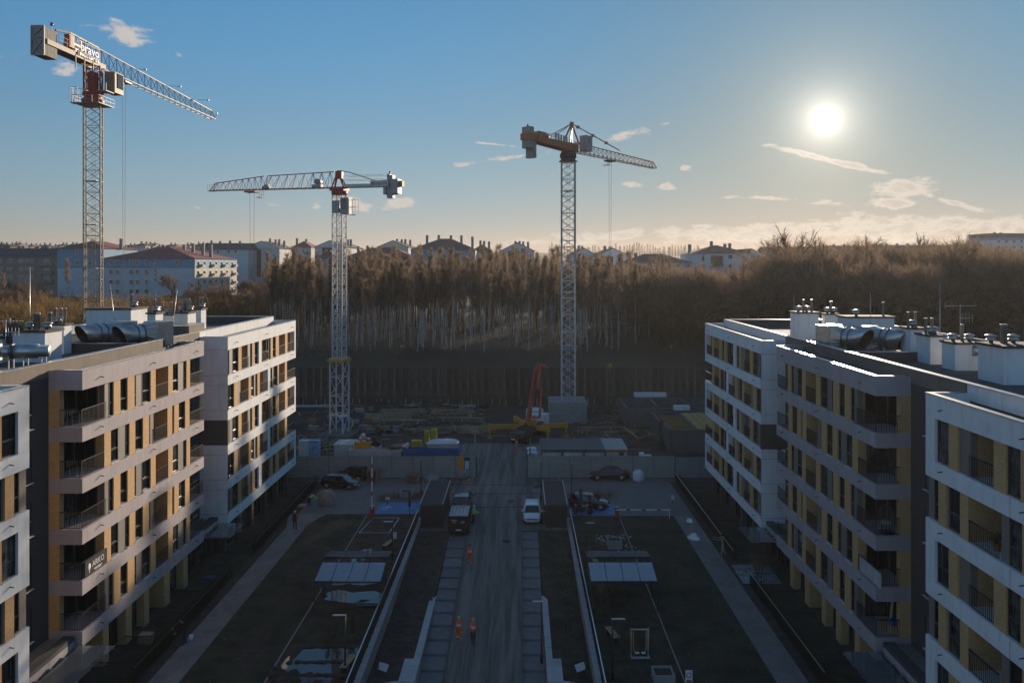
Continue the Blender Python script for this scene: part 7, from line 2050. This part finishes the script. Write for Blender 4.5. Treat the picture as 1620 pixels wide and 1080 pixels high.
# motorcycle
x, y = G(922, 813); t = thing('motorcycle', 'green tanked motorcycle leaning before the black hatchback', 'motorcycle', (x, y, 0), R(-8))
for wx in (-.68, .68):
    wo = MB().lathe([(.22, -.05), (.29, -.05), (.31, 0), (.29, .05), (.22, .05)], 18, (0, 0, 0), 0, 'y').build('wheel', M['black'], t, (wx, 0, .31)); MB().lathe([(.215, -.02), (.05, -.03), (.05, .03), (.215, .02)], 14, (0, 0, 0), 0, 'y').build('rim', m_rim, wo)
MB().tube([(.68, .07, .31), (.45, .07, .85), (.38, .05, 1.0)], .03, 6).tube([(.68, -.07, .31), (.45, -.07, .85), (.38, -.05, 1.0)], .03, 6).tube([(.38, -.38, 1.06), (.42, 0, 1.0), (.38, .38, 1.06)], .02, 6).build('fork', m_rim, t)
MB().tube([(-.68, .06, .31), (-.1, .06, .38), (.35, 0, .8)], .035, 6).box(-.25, -.13, .25, .2, .13, .6).build('frame', M['black'], t)
MB().ball((.12, 0, .80), .30, .15, .14).build('tank', mat('lime_green_paint', (.16, .30, .03), .25), t); MB().ball((-.38, 0, .78), .38, .13, .08).build('saddle', M['black'], t); MB().ball((.52, 0, .92), .09, .1, .1).build('headlight', m_head, t); MB().ball((-.78, 0, .80), .08, .06, .05).build('tail_light', m_tail, t)

# concrete pump truck with unfolded red boom
PX, PY = 1.4, 115.6
t = thing('concrete_pump_truck', 'concrete pump truck with yellow outriggers spread and red boom raised', 'concrete pump', (PX, PY, 0), R(67))
MB().box(-5.2, -.45, .75, 4.4, .45, 1.05).build('chassis', M['black'], t)
for wx in (-3.6, -2.4, 3.0):
    for s in (-1, 1):
        wo = MB().lathe([(.3, -.17), (.5, -.17), (.53, -.1), (.53, .1), (.5, .17), (.3, .17)], 18, (0, 0, 0), 0, 'y').build('wheel', M['black'], t, (wx, s * 1.0, .53)); MB().lathe([(.29, 0), (.1, .03)], 12, (0, s * .1, 0), 0, 'y').build('rim', m_rim, wo)
MB().box(3.0, -1.2, .9, 4.9, 1.2, 2.9).build('cab', M['whitep'], t); MB().box(4.905, -1.1, 1.8, 4.93, 1.1, 2.7).build('windscreen', m_cglass, t)
MB().box(-5.2, -.9, 1.06, -3.6, .9, 1.7).add([(-5.9, -.8, 1.7), (-5.9, .8, 1.7), (-4.4, .8, 1.7), (-4.4, -.8, 1.7), (-5.6, -.4, .8), (-5.6, .4, .8), (-4.8, .4, .8), (-4.8, -.4, .8)], [(0, 1, 5, 4), (1, 2, 6, 5), (2, 3, 7, 6), (3, 0, 4, 7), (7, 6, 5, 4)]).build('hopper', M['char'], t)
MB().box(-5.93, -.3, .9, -5.9, .3, 1.05).build('number_plate', m_plate, t)
for s in (-1, 1): MB().box(-5.3, s * .8 - .1, 1.2, -5.22, s * .8 + .1, 1.4).build('tail_light', m_tail, t)
MB().box(-3.4, -1.1, 1.06, .6, 1.1, 1.75).box(1.0, -1.15, 1.06, 2.7, 1.15, 2.0).build('deck', M['char'], t)
MB().box(.4, -.75, 1.1, 1.6, .75, 2.25).lathe([(.62, 2.25), (.62, 2.6), (.4, 2.65)], 18, (1.0, 0, 0)).build('turret', M['yellow'], t)
def outrigger(p, q, foot, lab):
    b = MB(); p, q = Vector(p), Vector(q); b.bar(p, q, .42, .62); b.bar(q + (q - p).normalized() * -.2, q + (q - p).normalized() * .25, .46, .8); o = b.build('outrigger', M['yellow'], t)
    MB().tube([q, (q.x, q.y, .12)], .14, 8).lathe([(.45, .0), (.45, .12)], 14, (q.x, q.y, 0)).build('jack', M['yellow'], o)
outrigger((.6, .8, 1.5), (-2.4, 5.2, 1.7), 0, ''); outrigger((1.4, .8, 1.5), (4.6, 4.2, 1.7), 0, ''); outrigger((.4, -.8, 1.5), (-1.8, -3.6, 1.9), 0, ''); outrigger((1.6, -.8, 1.5), (3.0, -4.6, 1.7), 0, '')
MB().box(-3.2, -1.0, 1.76, -.2, 1.0, 1.86).box(-3.2, .2, 1.87, -.4, .5, 2.1).build('platform', M['rail'], t)
# boom in the vertical plane across the view: local frame turned back to world axes
Rt = Matrix.Rotation(-R(67), 3, 'Z')
def wl(x, y, z): v = Rt @ Vector((x - PX, y - PY, 0)); return (v.x, v.y, z)
bx0 = XA(836, PY + 1); A_, B_, C_ = (bx0, PY + .6, 2.7), (XA(848.5, PY), PY + .3, 10.1), (XA(851, PY), PY + .2, 10.7)
m_boom = mat('faded_red_boom', (.50, .085, .05), .5, var=.1)
MB().bar(wl(*A_), wl(*B_), .50, .72).build('boom_section', m_boom, t)
MB().bar(wl(*A_), wl(bx0 - .1, PY + .5, 2.3), .7, 1.0).bar(wl(XA(840, PY), PY, 4.4), wl(XA(842, PY), PY, 5.6), .40, .60, 0).build('boom_foot', m_boom, t)
MB().bar(wl(*B_), wl(*C_), .36, .36).bar(wl(*C_), wl(XA(862, PY), PY + .2, 10.5), .3, .3).bar(wl(XA(862, PY), PY + .2, 10.5), wl(XA(865, PY), PY, 10.2), .22, .22).build('boom_elbow', m_boom, t)
MB().bar(wl(XA(855, PY), PY, 10.5), wl(XA(851, PY), PY - .1, 7.2), .34, .45).build('boom_section', m_boom, t)
MB().bar(wl(XA(857, PY), PY - .3, 7.3), wl(XA(853.5, PY), PY - .3, 3.0), .26, .34).bar(wl(XA(857, PY), PY - .3, 7.3), wl(XA(851, PY), PY - .2, 7.1), .16, .16).bar(wl(XA(853.5, PY), PY - .3, 3.0), wl(XA(841, PY), PY - .2, 3.1), .2, .26).build('boom_section', m_boom, t)
b = MB(); me = text_mesh('pump', .42, .004); bpy.data.meshes.remove(me)
MB().bar(wl(XA(840.2, PY), PY - .36, 4.3), wl(XA(842, PY), PY - .36, 5.3), .02, .22).build('white_mark', M['whitep'], t)
MB().tube([wl(XA(848, PY), PY - .3, 10.0), wl(XA(838, PY), PY - .3, 3.2)], .07, 6).build('concrete_pipe', M['frame'], t)
t = thing('mixer_drum_tank', 'pale round tank standing behind the pump truck turret', 'tank', (XA(846, 121), 121, 0)); MB().lathe([(1.35, 1.6), (1.35, 3.1), (1.2, 3.3), (.3, 3.4)], 22).build('tank', M['whitep'], t); MB().box(-1.5, -1.3, 0, 1.5, 1.3, 1.58).build('base', M['char'], t)
MB().lathe([(1.37, 3.0), (1.40, 3.05), (1.37, 3.1)], 22, cap=False).build('rim_band', M['blue'], t)

# ------------------------------------------------------------------ people
m_skin = mat('skin', (.42, .27, .20), .6, var=.05); m_hair = mat('dark_hair', (.02, .015, .012), .8)
CL = dict(orange=mat('hi_vis_orange', (.80, .115, .012), .7, var=.06), lime=mat('hi_vis_lime', (.38, .80, .05), .7, var=.06), black=mat('black_cloth', (.014, .014, .016), .85, var=.2), navy=mat('navy_cloth', (.02, .024, .035), .85, var=.15),
          grey=mat('pale_grey_cloth', (.36, .34, .33), .85, var=.08), tan=mat('beige_cloth', (.33, .27, .22), .85, var=.08), green=mat('green_cloth', (.05, .11, .03), .85), boot=mat('boot_leather', (.02, .017, .014), .7), white=M['whitep'])
m_refl = mat('reflective_tape', (.80, .82, .84), .25)
m_hel = dict(yellow=mat('yellow_helmet', (.68, .42, .02), .35), white=mat('white_helmet', (.75, .76, .78), .35), blue=mat('pale_blue_helmet', (.42, .52, .60), .35), none=m_hair)


def person(label, x, y, rz, jacket, trousers, helmet='yellow', step=.0, bend=0.0, arms=(0, 0), elbow=(.25, .25), sleeves=None, bands=True, legband=False, z=0.0, s=1.0, coat=False, vest=None):
    """standing height 1.78 m, facing local -y; step = hip swing, bend = forward lean of the trunk, arms = shoulder swing forward"""
    t = thing('person', label, 'person', (x, y, z), rz); t.scale = (s, s, s)
    P, E, Rd, kind = [], [], [], []
    def v(p, r, k, par):
        P.append(Vector(p)); Rd.append(r); kind.append(k)
        if par is not None: E.append((par, len(P) - 1))
        return len(P) - 1
    hip = .93 - abs(step) * .03 - bend * .04
    up = Vector((0, -math.sin(bend), math.cos(bend)))
    pel = v((0, 0, hip), .135, 'T' if not coat else 'J', None)
    wst = v(Vector((0, 0, hip)) + up * .17, .125, 'J', pel); ch = v(Vector((0, 0, hip)) + up * .36, .148, 'J', wst); sh = v(Vector((0, 0, hip)) + up * .50, .10, 'J', ch)
    nk = v(Vector((0, 0, hip)) + up * .58, .055, 'S', sh)
    hands = []
    for i, sx in enumerate((-1, 1)):
        st = step * sx
        hj = v((sx * .095, 0, hip - .06), .095, 'T', pel)
        kn = Vector((sx * .105, -math.sin(st) * .42, hip - .06 - math.cos(st) * .42)); bk = max(0, -st) * 1.0 + .06
        k1 = v(kn, .068, 'T', hj); an = kn + Vector((0, -math.sin(st - bk) * .40, -math.cos(st - bk) * .40)); an.z = max(an.z, .075)
        a1 = v(an, .046, 'T', k1); v(an + Vector((0, .03, -.03)), .042, 'B', a1); v(an + Vector((sx * .02, -.15, -.045)), .036, 'B', a1)
        c = Vector((0, 0, hip)) + up * .475
        s1 = v(c + Vector((sx * .185, 0, 0)), .062, 'J', sh)
        th = arms[i]; d = Vector((sx * .10, -math.sin(th), -math.cos(th))).normalized()
        el = c + Vector((sx * .20, 0, 0)) + d * .29; e1 = v(el, .047, 'J', s1)
        d2 = Vector((sx * .02, -math.sin(th + elbow[i]), -math.cos(th + elbow[i]))).normalized(); wr_ = el + d2 * .25
        w1 = v(wr_, .036, 'J' if sleeves is None else sleeves, e1); v(wr_ + d2 * .075, .034, 'S', w1); hands.append((wr_ + d2 * .09, d2, sx))
    me = bpy.data.meshes.new('body'); me.from_pydata([tuple(p) for p in P], E, [])
    o = bpy.data.objects.new('body_source', me); col.objects.link(o)
    sk = o.modifiers.new('skin', 'SKIN'); sk.use_smooth_shade = True
    for k, r in enumerate(Rd): me.skin_vertices[0].data[k].radius = (r, r * (.80 if kind[k] in 'J' and abs(P[k].x) < .02 else 1))
    me.skin_vertices[0].data[0].use_root = True
    sb = o.modifiers.new('sub', 'SUBSURF'); sb.levels = 1; sb.render_levels = 1
    dg = bpy.context.evaluated_depsgraph_get(); em = o.evaluated_get(dg).to_mesh()
    b = MB(); slots = ['J', 'T', 'S', 'B', 'H']
    vs = [tuple(q.co) for q in em.vertices]; fs = [tuple(p.vertices) for p in em.polygons]; mi = []
    for f in fs:
        c = sum((Vector(vs[i]) for i in f), Vector()) / len(f); best, bk_ = 9, 'J'
        for (a, d) in E:
            pa, pd = P[a], P[d]; w_ = pd - pa; u_ = max(0, min(1, (c - pa).dot(w_) / w_.length_squared)); dd = (c - pa - w_ * u_).length - (Rd[a] * (1 - u_) + Rd[d] * u_) * .6
            if dd < best: best, bk_ = dd, (kind[a] if u_ < .5 and kind[d] in 'SB' else kind[d])
        if coat and bk_ == 'T' and c.z > .55: bk_ = 'J'
        mi.append(slots.index(bk_))
    b.add(vs, fs, 0, True); b.mi = mi
    o.evaluated_get(dg).to_mesh_clear(); bpy.data.objects.remove(o); bpy.data.meshes.remove(me)
    hd = Vector((0, 0, hip)) + up * .70 + Vector((0, -.02, 0))
    i0 = len(b.mi); b.ball(hd, .075, .095, .115, 12, 9, 2); b.ball(hd + Vector((0, -.098, -.015)), .014, .022, .022, 6, 4, 2)
    for sx in (-1, 1):
        b.ball(hd + Vector((sx * .076, .005, -.01)), .012, .02, .03, 6, 4, 2); b.ball(hd + Vector((sx * .03, -.083, .015)), .014, .012, .009, 6, 4, 4)
    b.ball(hd + Vector((0, -.084, -.055)), .026, .012, .008, 6, 4, 4)
    for (hp, d, sx) in hands:      # palm with four fingers and a thumb
        side = Vector((0, 1, 0)) if abs(d.y) < .7 else Vector((0, 0, 1)); side = (side - d * side.dot(d)).normalized()
        nrm = d.cross(side)
        b.ball(hp + d * .03, .022, .038, .045, 8, 6, 2)
        for k in range(4):
            q = hp + d * .06 + side * (.03 - k * .02); ln = (.065, .075, .07, .052)[k]
            b.tube([q, q + d * ln * .55 + nrm * sx * .006, q + d * ln + nrm * sx * .022], [.009, .008, .006], 4, 2)
        q = hp + d * .02 + side * .032; b.tube([q, q + side * .025 + d * .025, q + side * .03 + d * .055], [.011, .010, .007], 4, 2)
    tm = CL[trousers]
    b.build('body', [CL[jacket], tm, m_skin, CL['boot'], m_hair], t)
    # hat or hair
    hb = MB()
    prof = [(.118, -.01), (.118, .02), (.108, .065), (.075, .115), (.02, .135)] if helmet != 'none' else [(.080, -.03), (.093, .03), (.082, .08), (.05, .112), (.01, .122)]
    hb.lathe(prof, 14, (hd.x, hd.y + (.01 if helmet != 'none' else .02), hd.z + .035))
    if helmet != 'none': hb.ball((hd.x, hd.y - .10, hd.z + .032), .07, .06, .012, 10, 5)
    hb.build('helmet' if helmet != 'none' else 'hair', m_hel[helmet], t)
    if bands:
        for k, f in enumerate((.24, .33)):
            c = Vector((0, 0, hip)) + up * f; bb = MB(); n = 18; vs = []
            for q in (-.028, .028):
                for j in range(n): a = 2 * math.pi * j / n; vs.append(c + up * q + Vector((.176 * math.cos(a), .150 * math.sin(a), 0)))
            bb.add(vs, [(j, (j + 1) % n, n + (j + 1) % n, n + j) for j in range(n)], 0, True); bb.build('reflective_band', m_refl, t)
        for sx in (-1, 1):
            c = Vector((0, 0, hip)) + up * .40; MB().bar(c + Vector((sx * .09, -.155, -.05)), c + Vector((sx * .09, -.10, .12)), .04, .01).bar(c + Vector((sx * .09, .145, -.05)), c + Vector((sx * .09, .10, .12)), .04, .01).build('reflective_brace', m_refl, t)
    if vest: MB().lathe([(.17, 0), (.185, .1), (.19, .22), (.15, .34)], 16, (0, 0, hip + .10), 0, 'z', True, False).build('vest', CL[vest], t)
    if legband:
        for i, sx in enumerate((-1, 1)):
            st = step * sx; c = Vector((sx * .105, -math.sin(st) * .42, hip - .06 - math.cos(st) * .42)) + Vector((0, .01, -.12))
            MB().lathe([(.078, -.03), (.076, .03)], 12, c, 0, 'z', True, False).build('reflective_band', m_refl, t)
    return t


def PG(px, pyf):
    """ground point on the sloping road or the level court"""
    Y = 60.0
    for _ in range(30):
        z = ramp_z(Y); Y = F * (H - z) / (pyf - 420)
    z = ramp_z(Y); return (px - 822) * Y / F, Y, z + .035
x, y, z = PG(743.5, 894); person('worker in orange jacket and trousers walking alone on the road', x, y, R(5), 'orange', 'orange', 'none', .35, 0, (.3, -.25), legband=True, z=z)
x, y, z = PG(726, 1016); person('worker with yellow helmet in long orange jacket and red trousers, walking with a companion', x, y, R(-4), 'orange', 'orange', 'yellow', .28, 0, (-.2, .25), legband=True, z=z, s=1.03, coat=True)
x, y, z = PG(748.5, 1020); person('worker with yellow helmet in orange top and dark trousers, walking with a companion', x, y, R(176), 'orange', 'navy', 'yellow', .3, .05, (.2, -.15), z=z, s=1.04)
x, y = G(749, 829); person('worker in lime jacket and pale helmet beside the dark van', x, y, R(80), 'lime', 'navy', 'blue', .08, .08, (.7, .5), (.8, .9), s=1.05)
x, y = G(466.5, 837); person('man in dark coat with orange shoulders and white helmet on the path', x, y, R(-160), 'black', 'black', 'white', .2, 0, (.1, -.1), coat=True, bands=False); 
t_ = [o for o in bpy.data.objects if o.name.startswith('person')][-1]
for sx in (-1, 1): MB().ball((sx * .2, -.03, 1.36), .075, .10, .13).build('orange_shoulder', CL['orange'], t_)
x, y = G(489, 800); person('worker in lime jacket bending over beside the pinkish bulk bag', x, y, R(95), 'lime', 'navy', 'none', .12, 1.1, (.9, .7), (.3, .2), bands=True)
x, y = G(817.5, 718); person('worker in brownish orange clothes standing at the site entrance', x, y, R(10), 'tan', 'orange', 'yellow', .1, 0, (.1, .1), bands=False)
x, y = G(558.5, 684); person('worker in lime vest among the formwork behind the containers', x, y, R(-70), 'lime', 'navy', 'white', .1, .1, (.4, .3), z=0, bands=False)
x, y = G(1143.5, 877); person('person in beige reaching over the garden fence beside the path', x, y, R(-105), 'tan', 'grey', 'none', .16, .12, (1.5, 1.3), (.15, .4), bands=False)
x, y = G(291, 1019); person('person in dark clothes working at the garden fence near a white bucket', x, y, R(-60), 'black', 'navy', 'none', .12, .18, (.8, .6), (.5, .4), bands=False)
x, y = G(300, 1012); t = thing('bucket', 'white plastic bucket beside the person at the dark fence', 'bucket', (x + .1, y, 0)); MB().lathe([(.13, 0), (.16, .34), (.15, .34), (.12, .03)], 14).build('bucket', M['whitep'], t); MB().tube([(-.15, 0, .32), (-.1, 0, .45), (0, 0, .5), (.1, 0, .45), (.15, 0, .32)], .008, 5).build('handle', M['rail'], t)
x, y = G(496, 800); stack('plank_pile', 'short pile of boards beside the bending worker', 'plank pile', x - 1.4, y, 0, R(10), 5, (1.4, .2, .05), M['timber'], None, .02, 2)
for i, (px, py) in enumerate(((246, 925), (355, 862))):
    x, y = (-24.8, (52.9, 63.6)[i]); t = thing('garden_crate', ('pale crate stack in a ground floor garden of the sunlit block', 'blue crate in the far garden of the sunlit block')[i], 'crate', (x, y, 0))
    for k in range(3 if i == 0 else 1): MB().box(-.4, -.3, .02 + k * .2, .4, .3, .19 + k * .2).build('crate', (M['timber'], M['blue'])[i], t)

# ------------------------------------------------------------------ thin haze over the whole place
hz = MB().box(-1760, -120, -6.5, 1760, 2060, 74).build('haze', [])
hm = bpy.data.materials.new('thin_haze'); hm.use_nodes = True
hm.node_tree.nodes.clear()
pv = hm.node_tree.nodes.new('ShaderNodeVolumePrincipled'); ho = hm.node_tree.nodes.new('ShaderNodeOutputMaterial')
pv.inputs['Color'].default_value = (.92, .90, .88, 1); pv.inputs['Density'].default_value = .00011; pv.inputs['Anisotropy'].default_value = .45
hm.node_tree.links.new(pv.outputs[0], ho.inputs['Volume'])
hz.data.materials.append(hm)
stuff(hz)
